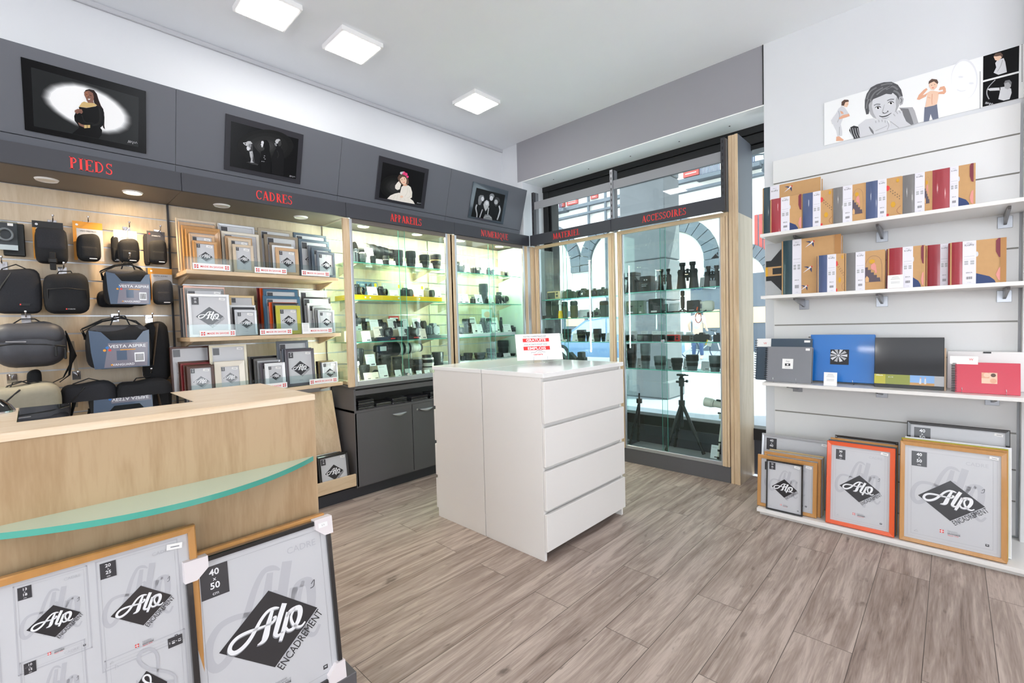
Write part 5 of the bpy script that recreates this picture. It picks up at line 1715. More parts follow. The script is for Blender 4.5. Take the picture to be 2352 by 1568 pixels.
# top shelf: (left, spine end, band end, right, top)
album('teal spined album standing behind the others at the left end, top shelf', 35, 108, 190, 555, 225, 0, 3.42, 'alb_teal', 'swallow', .06)
album('small red album, leftmost in the front row of the top shelf', 105, 205, 282, 400, 352, 0, YA, 'alb_red', 'blobs')
album('small blue album right of the small red one, top shelf', 380, 487, 556, 665, 305, 0, YA, 'alb_blue', 'geo')
album('grey album between two blue ones, top shelf', 648, 752, 836, 950, 253, 0, YA, 'alb_grey', 'stairs')
album('taller blue album in the middle, top shelf', 935, 1060, 1138, 1270, 198, 0, YA, 'alb_blue', 'geo')
album('tall grey album between blue and red ones, top shelf', 1258, 1388, 1475, 1530, 147, 0, YA, 'alb_grey', 'stairs')
album('tallest red album at the right end, top shelf', 1520, 1698, 1774, 1925, 88, 0, YA, 'alb_red', 'blobs')
album('tall teal album with swallows, left on the middle shelf', 205, 305, 385, 735, 712, 1, 3.33, 'alb_teal', 'swallow', .06, True)
album('small blue album in front of the swallow album, middle shelf', 520, 614, 692, 765, 862, 1, YA, 'alb_blue', 'geo')
album('grey album with arch and stairs on its cover, middle shelf', 762, 865, 948, 1125, 835, 1, YA, 'alb_grey', 'stairs')
album('red album with a text card before it, middle shelf', 1140, 1280, 1372, 1480, 795, 1, YA, 'alb_red', 'blobs')
album('narrowly visible red album, second from right, middle shelf', 1478, 1612, 1686, 1860, 765, 1, YA + .065, 'alb_red', 'blobs')
album('widest red album at the right end, middle shelf', 1690, 1810, 1930, 2198, 735, 1, YA, 'alb_red', 'blobs', .055, True)
# black album with a yellow band standing behind, left end of the middle shelf
P0, P1 = at(*KR(75, 950), 'y', 3.38), at(*KR(200, 950), 'y', 3.38)
t = thing('photo_album', 'black album with a yellow and kraft band at the far left, middle shelf', 'photo album', (P0.x, 3.38, 1.401), group='photo albums on the right-hand shelves')
w = .16
b = MB(); b.box(0, w, 0, .03, 0, .34, 'print_h4', .001); b.build('pages', t)
b = MB(); b.prism([(0, .1), (.0, .23), (.03, .23), (.09, .3), (.09, .03), (.03, .1)], -.003, -.0005, 'black'); b.build('black_ribbon', t)
b = MB(); b.box(-.002, .012, -.005, .03, .13, .19, 'alb_yellow'); b.box(.012, .1, -.005, -.003, .13, .19, 'kraft'); b.box(.04, .1, -.006, -.005, .14, .18, 'black'); b.build('paper_band', t)


def text_card(label, x, y, z, w, h, rotz=0, tilt=-.18, lines=('ALBUM', 'KRAFFTY', '', 'PAGES'), group='small white text cards'):
    t = MB(); t.box(-w / 2, w / 2, 0, .001, 0, h, 'card')
    t.T = TR(0, -.0003, 0)
    for k in range(3): t.rect(-w * (.2 + .05 * k), w * (.2 + .05 * k), h * (.84 - .09 * k), h * (.86 - .09 * k), 1, 'ink_line')
    for k in range(2): t.rect(-w * .28, w * .28, h * (.46 - .09 * k), h * (.48 - .09 * k), 1, 'ink_line')
    o = t.build('text_card', None, (x, y, z + .001))
    o.rotation_euler = (RZ(rotz) @ RX(tilt)).to_euler()
    return tag(o, label, 'card', group)


p = at(*KR(1215, 1180), 'y', 3.255)
text_card('small white text card before a red album on the middle shelf', p.x, 3.255, 1.40, .066, .073)

# lower shelf: spiral albums
W3 = lambda x, y: (1730 + x / 2.751, 740 + y / 2.751)
mat('sp_grey', '#7C7D83', .3, coat=.5, noise=.04, nscale=8)
mat('sp_navy', '#2C4254', .35, coat=.4)
mat('sp_blue', '#0F71C4', .3, coat=.5)
mat('sp_red', '#CF2A45', .3, coat=.5)
mat('wood_pale', '#C7A98B', .5)


def spiral(label, xl, xr, yt, yb, col, yf, tilt=.18, spiral_n=17, thick=.03, extra=None, lift=.0, spine=True):
    a, c = at(*W3(xl, yt + 100), 'y', yf + .03), at(*W3(xr, yt + 100), 'y', yf + .03)
    h = at(*W3((xl + xr) / 2, (yt[0] if isinstance(yt, tuple) else yt)), 'y', yf + .04).z - ZR[2] - lift
    w = c.x - a.x
    t = thing('spiral_album', label, 'photo album', (a.x, yf, ZR[2] + lift + .001), (-tilt, 0, 0), 'spiral bound albums on the lower shelf')
    b = MB(); b.box(0, w, 0, .003, 0, h, col, .001); b.box(0, w, thick, thick + .003, 0, h, col, .001); b.build('cover', t)
    b = MB(); b.box(.006, w - .004, .004, thick - .001, .004, h - .004, 'black'); b.build('pages', t)
    if spine:
        b = MB()
        for k in range(spiral_n):
            z = h * .05 + h * .9 * k / (spiral_n - 1)
            b.tube([(.012 * math.cos(q) - .002, thick / 2 + (thick / 2 + .006) * math.sin(q), z) for q in [i * 2 * PI / 10 for i in range(11)]], .0016, 'dark_grey', 5)
        b.build('wire_spiral', t)
    if extra:
        b = MB(); b.T = TR(0, -.0008, 0); extra(b, w, h); b.build('cover_print', t)
    return t


def x_grey(b, w, h):
    b.rect(w * .36, w * .6, h * .38, h * .66, 1, 'card'); b.rect(w * .42, w * .54, h * .46, h * .53, 2, 'ink'); b.ell(w * .48, h * .495, w * .02, h * .022, 3, 'card', 12)
    b.text('Say', w * .48, h * .57, h * .05, 2, 'ink_line'); b.text('cheese', w * .48, h * .41, h * .035, 2, 'ink_line')
    b.rect(w * .86, w * .95, h * .9, h * .96, 1, 'card')


def x_blue(b, w, h):
    x0, x1, z0, z1 = w * .33, w * .62, h * .36, h * .68
    b.rect(x0, x1, z0, z1, 1, 'print_g1')
    cx, cz = (x0 + x1) / 2 - .005, (z0 + z1) / 2 + .01
    for a in range(0, 360, 36):
        r, q = math.radians(a), .2
        k = .045
        pts = [(cx, cz), (cx + k * math.cos(r - q), cz + k * .9 * math.sin(r - q)), (cx + k * math.cos(r + q), cz + k * .9 * math.sin(r + q))]
        b.flat([(min(x1, max(x0, u)), min(z1, max(z0, v))) for u, v in pts], 2, 'print_g3' if a % 72 else 'print_g4')
    b.ell(cx, cz, .012, .012, 3, 'print_g2', 14); b.ell(cx, cz, .007, .007, 3.5, 'print_g4', 10)


def x_red(b, w, h):
    b.rect(w * .42, w * .66, h * .33, h * .68, 1, 'skin_light'); b.rect(w * .42, w * .54, h * .5, h * .68, 2, 'skin'); b.ell(w * .5, h * .6, w * .05, h * .07, 3, 'skin_light', 12); b.ell(w * .6, h * .42, w * .05, h * .08, 3, 'skin', 12); b.ell(w * .6, h * .6, w * .04, h * .06, 3, 'hair_brown', 12)


spiral('dark navy spiral album behind the grey one, left on the lower shelf', 20, 372, 100, 0, 'sp_navy', 3.40, extra=lambda b, w, h: (b.rect(0, w * .27, h * .8, h, 1, 'card'), b.text('W', w * .16, h * .86, h * .05, 2, 'red'), b.rect(w * .86, w * .96, h * .91, h * .96, 1, 'card')))
spiral('grey spiral album with a small camera picture, left on the lower shelf', 88, 372, 152, 0, 'sp_grey', 3.33, extra=x_grey)
spiral('bright blue spiral album with a black and white flower picture', 360, 768, 74, 0, 'sp_blue', 3.42, extra=x_blue, lift=.012)
t = spiral('black boxed album with a green and beach photo band', 768, 1208, 92, 0, 'black_gloss', 3.375, thick=.04, spine=False, extra=lambda b, w, h: (
    b.rect(0, w * .17, h * .07, h * .26, 1, 'frame_lime'), b.rect(w * .17, w * .53, h * .07, h * .26, 1, 'band_green'), b.rect(w * .53, w * .87, h * .07, h * .26, 1, 'band_sky'), b.rect(w * .53, w * .87, h * .07, h * .12, 1.5, 'kraft'),
    b.rect(w * .87, w, h * .07, h * .26, 1, 'print_g3'), b.text('Album', w * .03, h * .225, h * .028, 2, 'card', 'l'), b.text('60 x 40', w * .21, h * .2, h * .018, 2, 'card', 'l'),
    b.flat([(w * .66, h * .1), (w * .67, h * .2), (w * .69, h * .2), (w * .69, h * .1)], 2, 'print_g4'), b.ell(w * .68, h * .215, w * .009, h * .014, 2, 'skin', 10),
    b.flat([(w * .73, h * .1), (w * .735, h * .2), (w * .755, h * .2), (w * .76, h * .1)], 2, 'print_g4'), b.ell(w * .745, h * .215, w * .009, h * .014, 2, 'skin', 10))) if (mat('band_green', '#8D9440', .4) and mat('band_sky', '#86AEDD', .4)) else None
b = MB(); b.box(.0, .007, .0, .03, .0, .23, 'wood_pale'); b.build('wooden_edge', t, (at(*W3(1208, 300), 'y', 3.4).x - t.location.x, .005, 0))
t = spiral('red spiral album with a baby picture, right on the lower shelf', 1275, 1688, 252, 0, 'sp_red', 3.34, extra=x_red)
b = MB(); b.box(-.02, .085, -.0015, 0, 0, .042, 'card'); b.T = TR(0, -.0016, 0); b.text('W', .06, .02, .011, 1, 'red'); b.build('paper_tag', t, (0, -.0004, .148))
b = MB(); b.box(0, .33, 0, .02, 0, .205, 'card', .002); b.box(.14, .17, -.003, .0, .196, .204, 'black')
tag(b.build('flat_white_box', None, (at(*W3(1225, 300), 'y', 3.5).x, 3.5, ZR[2] + .001), (-.12, 0, 0)), 'flat white boxed album standing behind the red spiral album', 'photo album')
for k, (x, y, lb) in enumerate(((125, 3.3, 'left foot of'), (268, 3.3, 'right foot of'), (628, 3.375, 'under'), (1318, 3.31, 'left foot of'), (1600, 3.31, 'right foot of'))):
    nm = ('the grey spiral album', 'the grey spiral album', 'the bright blue album', 'the red spiral album', 'the red spiral album')[k]
    p = at(*W3(x, 300), 'y', y)
    b = MB(); b.tube([(0, -.004, .03), (.001, -.008, .02), (0, -.008, .004), (.0, 0, .0015), (.004, .05, .0015)], .0013, 'chrome', 6)
    tag(b.build('wire_stand', None, (p.x, y + (.002 if k != 2 else 0), ZR[2] + .001)), f'thin chrome wire album stand, {lb} {nm}', 'wire stand', 'wire stands on the lower shelf')
p = at(*W3(485, 415), 'y', 3.285)
text_card('small white text card before the bright blue album on the lower shelf', p.x, 3.29, ZR[2], .066, .08)

# ---------------------------------------------------------------- large frames on the floor ledge
FL = 'large frames on the floor ledge'
def floor_frame(label, xl, xr, yt, mt, rail, y, size, lod, tilt=.1, matw=0, sticker=True, yb=None):
    ytop = y + math.sin(tilt) * .45
    a, c = at(*W3(xl, yt + 60), 'y', ytop), at(*W3(xr, yt + 90), 'y', ytop)
    m = at(*W3((xl + xr) / 2, yt + (xr - xl) * .09), 'y', ytop)
    h = (m.z - .046) / math.cos(tilt)
    return frame(label, c.x - a.x, h, ((a.x + c.x) / 2, y, .048), 0, tilt, mt, rail, .02, size, lod, .01, matw, FL, sticker)


floor_frame('small thin black framed print, front left on the floor ledge', 92, 322, 860, 'frame_black', .008, 3.2, ('20', '30'), 1, .07)
floor_frame('light wood frame behind the small black one on the floor ledge', 38, 410, 826, 'oak', .02, 3.225, ('30', '40'), 1, .08, .01)
floor_frame('oak frame, third layer in the left pile on the floor ledge', 78, 435, 806, 'oak', .016, 3.25, ('30', '40'), 3, .08)
floor_frame('silver frame in the middle of the left pile on the floor ledge', 92, 445, 800, 'frame_silver', .014, 3.272, ('30', '40'), 3, .08)
floor_frame('gold edged frame near the back of the left pile on the floor ledge', 110, 452, 792, 'frame_gold', .014, 3.295, ('30', '40'), 3, .08)
floor_frame('white 40x40 frame at the very back left of the floor ledge', 62, 500, 688, 'frame_silver', .014, 3.40, ('40', '40'), 2, .14)
floor_frame('bright orange 30x45 frame in the middle of the floor ledge', 470, 900, 735, 'frame_orange', .022, 3.2, ('30', '45'), 1, .12, .012)
floor_frame('dark blue grey frame right behind the orange one', 480, 908, 728, 'slate_blue', .018, 3.225, ('30', '45'), 3, .12)
floor_frame('oak frame two behind the orange one', 492, 915, 716, 'oak', .018, 3.25, ('30', '45'), 3, .12)
floor_frame('black frame at the back of the orange pile', 520, 918, 700, 'frame_black', .012, 3.285, ('30', '45'), 3, .13)
floor_frame('large oak 40x50 frame in front at the right of the floor ledge', 930, 1605, 728, 'oak', .02, 3.2, ('40', '50'), 1, .12, .014)
floor_frame('oak frame right behind the large oak one on the floor ledge', 945, 1610, 716, 'oak', .02, 3.226, ('40', '50'), 3, .12)
floor_frame('lime green frame behind the large oak ones', 938, 1612, 708, 'frame_lime', .014, 3.25, ('40', '50'), 3, .12)
floor_frame('white frame behind the lime green one', 960, 1632, 700, 'frame_white', .012, 3.275, ('40', '50'), 3, .12)
floor_frame('tallest black frame at the back right of the floor ledge', 972, 1625, 600, 'frame_black', .016, 3.36, ('40', '50'), 2, .15, .0)
# ---------------------------------------------------------------- cameras, lenses and the like
mat('cam_black', '#1E2022', .5, bump=.3, nscale=500)
mat('lens_black', '#232527', .38)
mat('lens_ring', '#141516', .6, bump=.5, nscale=300)
mat('lens_glass', '#182230', .05, coat=1)
mat('cap', '#26282B', .35)
mat('lens_white', '#DAD6CC', .4)
mat('lens_brown', '#3A302B', .4)
mat('lens_green', '#2E4036', .45)
mat('olive', '#4A4B38', .5)
mat('gear_grey', '#5A6468', .45)
mat('gear_green', '#5E7062', .45)
mat('flash_window', '#CFDAD6', .2, coat=.5)
mat('yellow', '#F2C500', .4)
mat('red_paint', '#D12A2A', .35)
mat('orange', '#F0642A', .5)
mat('cream_card', '#F3E2D2', .6)
mat('blue_card', '#5F7F9F', .5)

G5 = lambda x, y: (780 + x / 7.84, 500 + y / 7.84)
G6 = lambda x, y: (780 + x / 7.127, 680 + y / 7.127)
G7 = lambda x, y: (1020 + x / 5.225, 560 + y / 5.225)
GA = lambda x, y: (1420 + x / 5.6, 590 + y / 5.6)
GM = lambda x, y: (1220 + x / 7.125, 620 + y / 7.125)


def spot(F, x0, x1, yt, ax, val, zs):
    """Position along the shelf, width and height of a thing seen between two picture columns."""
    ym = yt + 40
    a, c = at(*F(x0, ym), ax, val), at(*F(x1, ym), ax, val)
    t = at(*F((x0 + x1) / 2, yt), ax, val)
    if ax == 'x':
        return (val, (a.y + c.y) / 2), c.y - a.y, max(t.z - zs, .012)
    return ((a.x + c.x) / 2, val), c.x - a.x, max(t.z - zs, .012)


def lens(label, p, w, h, zs, rz, barrel='lens_black', ring='lens_ring', hood=False, group=None, band=None):
    t = thing('camera_lens', label, 'lens', (p[0], p[1], zs + .001), (0, 0, rz), group)
    r = w / 2
    b = MB()
    b.lathe([(r * .74, 0), (r * .76, h * .04), (r * .78, h * .16), (r * .84, h * .2), (r * .84, h * .3)], barrel, 20)
    b.lathe([(r * .9, h * .52), (r * .92, h * .58), (r * .97, h * .62)], barrel, 20)
    b.build('barrel', t)
    b = MB()
    pr = [(r * .86, h * .3)]
    n = 5
    for k in range(n):
        z0, z1 = h * (.3 + .22 * k / n), h * (.3 + .22 * (k + .6) / n)
        pr += [(r * .9, z0 + .0004), (r * .9, z1), (r * .87, z1 + .0003)]
    pr += [(r * .88, h * .52)]
    b.lathe(pr, ring, 20, smooth=False)
    b.build('zoom_ring', t)
    b = MB()
    if hood:
        b.lathe([(r * .95, h * .62), (r, h * .7), (r * 1.0, h), (r * .9, h), (r * .88, h * .8)], barrel, 20, cap=False)
    else:
        pr = [(r * .97, h * .62)]
        for k in range(4):
            pr += [(r, h * (.64 + .07 * k)), (r, h * (.68 + .07 * k)), (r * .965, h * (.685 + .07 * k))]
        b.lathe(pr + [(r, h * .93), (r * .96, h)], ring, 20, smooth=False)
    b.build('focus_ring', t)
    b = MB(); b.lathe([(r * .94, h * .93 if not hood else h * .8), (r * .94, h * .985), (r * .2, h * .99)], 'cap', 20); b.build('front_cap', t)
    if band:
        b = MB(); b.lathe([(r * .985, h * .6), (r * 1.005, h * .605), (r * 1.005, h * .63), (r * .985, h * .635)], band, 20, cap=False); b.build('colour_ring', t)
    return t


def white_lens(label, p, w, h, zs, rz):
    t = thing('camera_lens', label, 'lens', (p[0], p[1], zs + .001), (0, 0, rz))
    r = w / 2
    b = MB(); b.lathe([(r * .9, 0), (r, h * .1), (r, h * .28), (r * .96, h * .29), (r * .96, h * .46), (r, h * .47), (r, h * .78, 'lens_white'), (r * .92, h * .84)], 'lens_white', 24, smooth=False); b.build('barrel', t)
    b = MB(); b.lathe([(r * 1.01, h * .29), (r * 1.01, h * .36)], 'lens_ring', 24); b.lathe([(r * 1.01, h * .55), (r * 1.01, h * .74)], 'lens_ring', 24); b.build('zoom_ring', t)
    b = MB(); b.lathe([(r * .86, h * .84), (r * .86, h), (r * .3, h)], 'cap', 24); b.build('front_cap', t)
    return t


def camera(label, p, w, h, zs, rz, body='cam_black', nolens=False, capped=False, big=1.0, group='cameras on the glass shelves', ring=None):
    """Interchangeable lens camera facing -Y."""
    t = thing('camera', label, 'camera', (p[0], p[1], zs + .001), (0, 0, rz), group)
    W, D = w, w * .34
    bh = h * .78
    b = MB()
    b.box(-W * .5, W * .5, -D * .3, D * .5, 0, bh, body, W * .07)
    b.box(-W * .5, -W * .27, -D * .75, -D * .1, 0, bh * .95, body, W * .07)
    b.prism([(-W * .17, bh * .9), (-W * .11, h * .98), (W * .11, h * .98), (W * .18, bh * .9)], -D * .45, D * .5, body)
    b.box(-W * .05, W * .05, -D * .1, D * .3, h * .97, h, 'steel')
    b.build('body', t)
    b = MB()
    b.cyl((-W * .36, -D * .3, bh * .94), (-W * .36, -D * .3, bh * 1.03), W * .035, 'steel'); b.cyl((W * .34, 0, bh * .97), (W * .34, 0, bh * 1.07), W * .07, 'lens_ring')
    b.build('dial', t)
    r = min(h * .4, W * .27) * big
    T = TR(W * .04, -D * .3, bh * .5) @ RX(PI / 2)
    b = MB()
    if nolens:
        b.lathe([(r, 0), (r, .006), (r * .85, .007), (r * .85, .012), (0, .012)], 'gear_grey', 24, T)
        b.build('body_cap', t)
    else:
        L = D * 1.0 * big
        b.lathe([(r * .82, 0), (r * .84, L * .2), (r * .95, L * .22), (r * .95, L * .3), (r * .93, L * .31), (r, L * .4), (r, L * .7), (r * .97, L * .72), (r, L * .76), (r, L), (r * .82, L), (r * .78, L * .9, 'lens_ring')], 'lens_black', 24, T, smooth=False, cap=False)
        o = b.build('lens', t)
        b = MB()
        if capped: b.lathe([(r * .8, L * .86), (r * .8, L * .97), (0, L * .98)], 'cap', 24, T)
        else: b.lathe([(r * .8, L * .82), (r * .5, L * .86), (0, L * .88)], 'lens_glass', 24, T)
        b.build('lens_cap' if capped else 'front_glass', o)
        if ring:
            b = MB(); b.lathe([(r * 1.01, L * .95), (r * 1.01, L * .99)], ring, 24, T, cap=False); b.build('colour_ring', o)
    return t


def compact(label, p, w, h, zs, rz, body='cam_black', group='compact cameras on the glass shelves', trim=None):
    """Small camera seen from its back with the screen."""
    t = thing('compact_camera', label, 'camera', (p[0], p[1], zs + .001), (0, 0, rz), group)
    d = min(.03, w * .3)
    b = MB(); b.box(-w / 2, w / 2, -d / 2, d / 2, 0, h, trim or body, min(w, h) * .08); b.build('body', t)
    b = MB(); b.box(-w * .44, w * .18, -d / 2 - .0015, -d / 2 + .002, h * .1, h * .86, 'black_gloss', .001); b.build('screen', t)
    b = MB()
    b.lathe([(w * .085, 0), (w * .085, .0025), (w * .05, .003), (0, .003)], 'lens_ring', 14, TR(w * .34, -d / 2, h * .42) @ RX(PI / 2)); b.box(w * .25, w * .42, -d / 2 - .002, -d / 2, h * .68, h * .84, 'lens_ring', .001)
    b.build('button_pad', t)
    b = MB(); b.lathe([(w * .2, 0), (w * .2, d * .4), (w * .15, d * .55)], 'lens_black', 18, TR(-w * .02, d / 2, h * .5) @ RX(-PI / 2)); b.build('lens', t)
    return t


def flash(label, p, w, h, zs, rz, body='cam_black'):
    t = thing('camera_flash', label, 'flash', (p[0], p[1], zs + .001), (0, 0, rz), 'flash units on the glass shelves')
    b = MB(); b.box(-w * .24, w * .24, -w * .18, w * .18, h * .06, h * .66, body, w * .05); b.box(-w * .2, w * .2, -w * .19, -w * .17, h * .3, h * .5, 'black_gloss'); b.build('body', t)
    b = MB(); b.box(-w * .34, w * .34, -w * .25, w * .25, 0, h * .04, 'lens_ring', .002); b.build('foot', t)
    b = MB(); b.box(-w * .36, w * .5, -w * .3, w * .24, h * .66, h, body, w * .06); o = b.build('head', t)
    b = MB(); b.box(-w * .1, w * .46, -w * .315, -w * .295, h * .71, h * .95, 'flash_window', .002); b.build('flash_window', o)
    return t


def tele(label, p, L, r, zs, zc, rz, tube_m, hood_m, foot=True):
    """Long telephoto lens lying level along its local X."""
    t = thing('telephoto_lens', label, 'lens', (p[0], p[1], zs + .001), (0, 0, rz))
    T = TR(-L / 2, 0, zc) @ RY(PI / 2)
    b = MB(); b.lathe([(r, 0), (r * 1.0, L * .02), (r * .98, L * .3), (r * .9, L * .33)], hood_m, 28, T, cap=True); b.build('hood', t)
    b = MB(); b.lathe([(r * .92, L * .33), (r * .92, L * .5), (r * .82, L * .56), (r * .8, L * .66), (r * .72, L * .68), (r * .72, L * .8), (r * .6, L * .86), (r * .58, L * .96)], tube_m, 28, T); b.build('barrel', t)
    b = MB(); b.lathe([(r * .95, L * .4), (r * .95, L * .47)], 'lens_ring', 28, T, cap=False); b.lathe([(r * .84, L * .58), (r * .84, L * .64)], 'lens_ring', 28, T, cap=False); b.build('zoom_ring', t)
    b = MB(); b.lathe([(r * .62, L * .95), (r * .62, L)], 'cap', 24, T); b.build('rear_cap', t)
    if foot:
        fx = L * .2
        b = MB(); b.lathe([(r * .78, L * .7), (r * .78, L * .74)], tube_m, 28, T, cap=False); b.box(fx - r * .12, fx + r * .12, -r * .2, r * .2, .012, zc - r * .6, tube_m, .002); b.box(fx - r * .5, fx + r * .5, -r * .3, r * .3, 0, .012, tube_m, .002); b.build('tripod_collar', t)
    return t


def binoculars(label, p, w, h, zs, rz, spread=1.0):
    """Standing on the objective ends."""
    t = thing('binoculars', label, 'binoculars', (p[0], p[1], zs + .001), (0, 0, rz), 'binoculars on the top window shelf')
    for s in (-1, 1):
        x = s * w * .27
        b = MB(); b.lathe([(w * .2, 0), (w * .2, h * .06), (w * .17, h * .3), (w * .15, h * .55), (w * .17, h * .66), (w * .13, h * .74)], 'cam_black', 20, TR(x, 0, 0)); b.build('tube', t)
        b = MB(); b.lathe([(w * .095, h * .73), (w * .1, h * .86), (w * .13, h * .9), (w * .13, h), (w * .07, h)], 'lens_ring', 20, TR(x * .82, 0, 0)); b.build('eyepiece', t)
    b = MB(); b.box(-w * .18, w * .18, -w * .05, w * .05, h * .42, h * .62, 'cam_black', .004); b.box(-w * .15, w * .15, -w * .04, w * .04, h * .68, h * .73, 'cam_black', .003); b.build('bridge', t)
    b = MB(); b.cyl((0, 0, h * .3), (0, 0, h * .76), w * .055, 'lens_ring'); b.build('focus_wheel', t)
    return t


def price(label, F, x0, x1, yt, ax, val, zs, mt='card', tilt=-.3, group='price cards in the glass cabinets', rz=None):
    p, w, h = spot(F, x0, x1, yt, ax, val, zs)
    b = MB()
    b.box(-w / 2, w / 2, 0, .001, 0, h, mt)
    b.add([(-w * .4, .001, h * .7), (w * .4, .001, h * .7), (w * .4, h * .3, 0), (-w * .4, h * .3, 0)], [(0, 1, 2, 3)], mt)
    b.T = TR(0, -.0002, 0)
    for k in range(2): b.rect(-w * .36, w * .2, h * (.86 - .07 * k), h * (.88 - .07 * k), 1, 'ink_line')
    for k in range(4): b.rect(-w * .38, w * (.1 + .06 * (k % 3)), h * (.62 - .09 * k), h * (.63 - .09 * k), 1, 'ink_line')
    b.rect(0, w * .38, h * .1, h * .18, 1, 'ink')
    o = b.build('price_card', None, (p[0], p[1], zs + .001))
    o.rotation_euler = (RZ((EAST if ax == 'x' else 0) if rz is None else rz) @ RX(tilt)).to_euler()
    return tag(o, label, 'card', group)


def riser(label, x0, x1, y0, y1, z0, z1, mt, draw=None):
    b = MB(); b.box(x0, x1, y0, y1, z0, z1, mt, .001)
    if draw: draw(b)
    return tag(b.build('display_riser'), label, 'riser')


LX = 'lenses standing on the glass shelves'
E1 = EAST + .55
CABN = 'left lit cabinet'
# --- left lit cabinet, top shelf
zs = ZL3[0]
p, w, h = spot(G5, 190, 410, 560, 'x', -3.3, zs); camera('camera with a wide lens cap, left end of the top shelf, left lit cabinet', p, w * 1.1, h, zs, E1 + .3, capped=True, big=1.5)
p, w, h = spot(G5, 255, 960, 430, 'x', -3.44, zs); tele('long black telephoto lens lying across the top shelf', (p[0], p[1]), w, .066, zs, .128, EAST, 'lens_black', 'lens_ring')
for k, (a, c, yt, X) in enumerate(((430, 555, 700, -3.26), (665, 785, 738, -3.26), (900, 1018, 768, -3.27), (1145, 1215, 765, -3.3), (1390, 1500, 808, -3.255), (1350, 1440, 620, -3.44), (1590, 1692, 808, -3.27), (120, 200, 555, -3.24), (490, 640, 515, -3.3))):
    price(f'{("first", "second", "third", "fourth", "fifth", "back", "last", "edge-most", "tall")[k]} white price card on the top shelf of the {CABN}', G5, a, c, yt, 'x', X, zs)
for k, (a, c, yt, X, kw) in enumerate(((552, 650, 690, -3.28, {}), (785, 888, 690, -3.3, dict(band='lens_white')), (970, 1130, 590, -3.33, {}), (1200, 1358, 608, -3.33, {}), (1450, 1602, 672, -3.3, dict(barrel='lens_brown')), (1645, 1808, 668, -3.3, dict(barrel='lens_brown', band='gold')))):
    p, w, h = spot(G5, a, c, yt, 'x', X, zs)
    lens(('small squat lens, first from left', 'small lens with a pale ring', 'tall black lens at the door gap', 'thick tall black lens right of the door gap', 'brownish lens with a wide front', 'rightmost lens with a golden ring')[k] + ', top shelf of the left lit cabinet', p, w, h, zs, EAST, group=LX, **kw)
p, w, h = spot(G5, 1310, 1500, 540, 'x', -3.47, zs)
b = MB(); n = 18
b.tube([(0, w * .42 * math.cos(PI * k / n), h * .55 + w * .42 * math.sin(PI * k / n)) for k in range(-3, n + 4)], 0, 'light_grey', 8, flat=(.014, .03))
b.box(-.01, .01, -w * .42, w * .42, 0, .02, 'light_grey', .003); b.box(-.01, .01, -.008, .008, .02, h * .2, 'light_grey')
tag(b.build('ring_flash', None, (p[0], p[1], zs + .001)), 'pale grey ring shaped light standing behind the lenses', 'ring light')
# --- second shelf with the yellow front
zs = ZL3[1]
riser('long yellow riser on the second shelf of the left lit cabinet', -3.45, -3.21, 1.64, 2.49, zs + .001, zs + .038, 'yellow', lambda b: [b.box(-3.2105, -3.2095, y, y + .012, zs + .014, zs + .026, 'print_white') for y in (1.76, 1.8, 2.05, 2.25)])
zs += .039
for k, (a, c, yt) in enumerate(((195, 425, 1205), (640, 842, 1235), (1060, 1290, 1262), (1485, 1682, 1262))):
    p, w, h = spot(G5, a, c, yt, 'x', -3.31, zs)
    camera(('golden ringed camera, first', 'open lensed camera, second', 'dark camera right of the door gap, third', 'pale grey camera, fourth')[k] + ' on the yellow riser', p, w * .95, h * (1 if k else 1.05), zs, E1, 'cam_black' if k < 3 else 'taupe_light', capped=(k > 1), big=1.12, ring='gold' if k == 0 else None)
for k, (a, c, yt, X) in enumerate(((508, 690, 1232, -3.26), (910, 1065, 1295, -3.26), (1350, 1510, 1275, -3.26), (1700, 1832, 1240, -3.3))):
    price(f'{ORD[k] if k else "leftmost"} white price card on the yellow riser', G5, a, c, yt, 'x', X, zs)
for k, (a, c, yt, mt, tx, lb) in enumerate(((340, 720, 1062, 'blue_card', 'Z 50II', 'blue grey card lettered Z 50II behind the second camera'), (795, 1145, 1092, 'print_g3', 'Z f', 'grey card with a yellow square in the middle of the second shelf'), (1195, 1560, 1122, 'pale', 'Z', 'pale card with a faint orange picture on the second shelf'))):
    p, w, h = spot(G5, a, c, yt, 'x', -3.47, zs)
    b = MB(); b.box(-w / 2, w / 2, 0, .002, 0, h, mt); b.rect(w * .34, w * .46, h * .76, h * .94, 1, 'yellow'); b.text(tx, -w * .44, h * .8, h * .1, 1, 'card', 'l')
    if k == 0: b.flat([(-.01, h * .75), (w * .2, h * .95), (w * .22, h * .7)], 1, 'ink'); b.rect(-w * .2, w * .2, h * .7, h * .71, 2, 'card')
    if k == 2: b.flat([(-w * .45, h * .3), (-w * .4, h * .6), (-w * .2, h * .5), (-w * .1, h * .62), (0, h * .3)], 1, 'orange')
    tag(b.build('advertising_card', None, (-3.5, p[1], zs - .039 + .002), (-.05, 0, EAST)), lb, 'sign', 'advertising cards behind the cameras')
p, w, h = spot(G5, 425, 535, 1190, 'x', -3.33, zs)
b = MB(); b.cyl((0, 0, h * .5), (0, 0, h), .007, 'black'); [b.cyl((0, 0, h * .6), (dx, dy, .004), .004, 'black') for dx, dy in ((0, -w / 2), (0, w / 2), (.03, 0))]
tag(b.build('mini_tripod', None, (p[0], p[1], zs + .001)), 'tiny black table tripod between two cameras on the yellow riser', 'tripod')
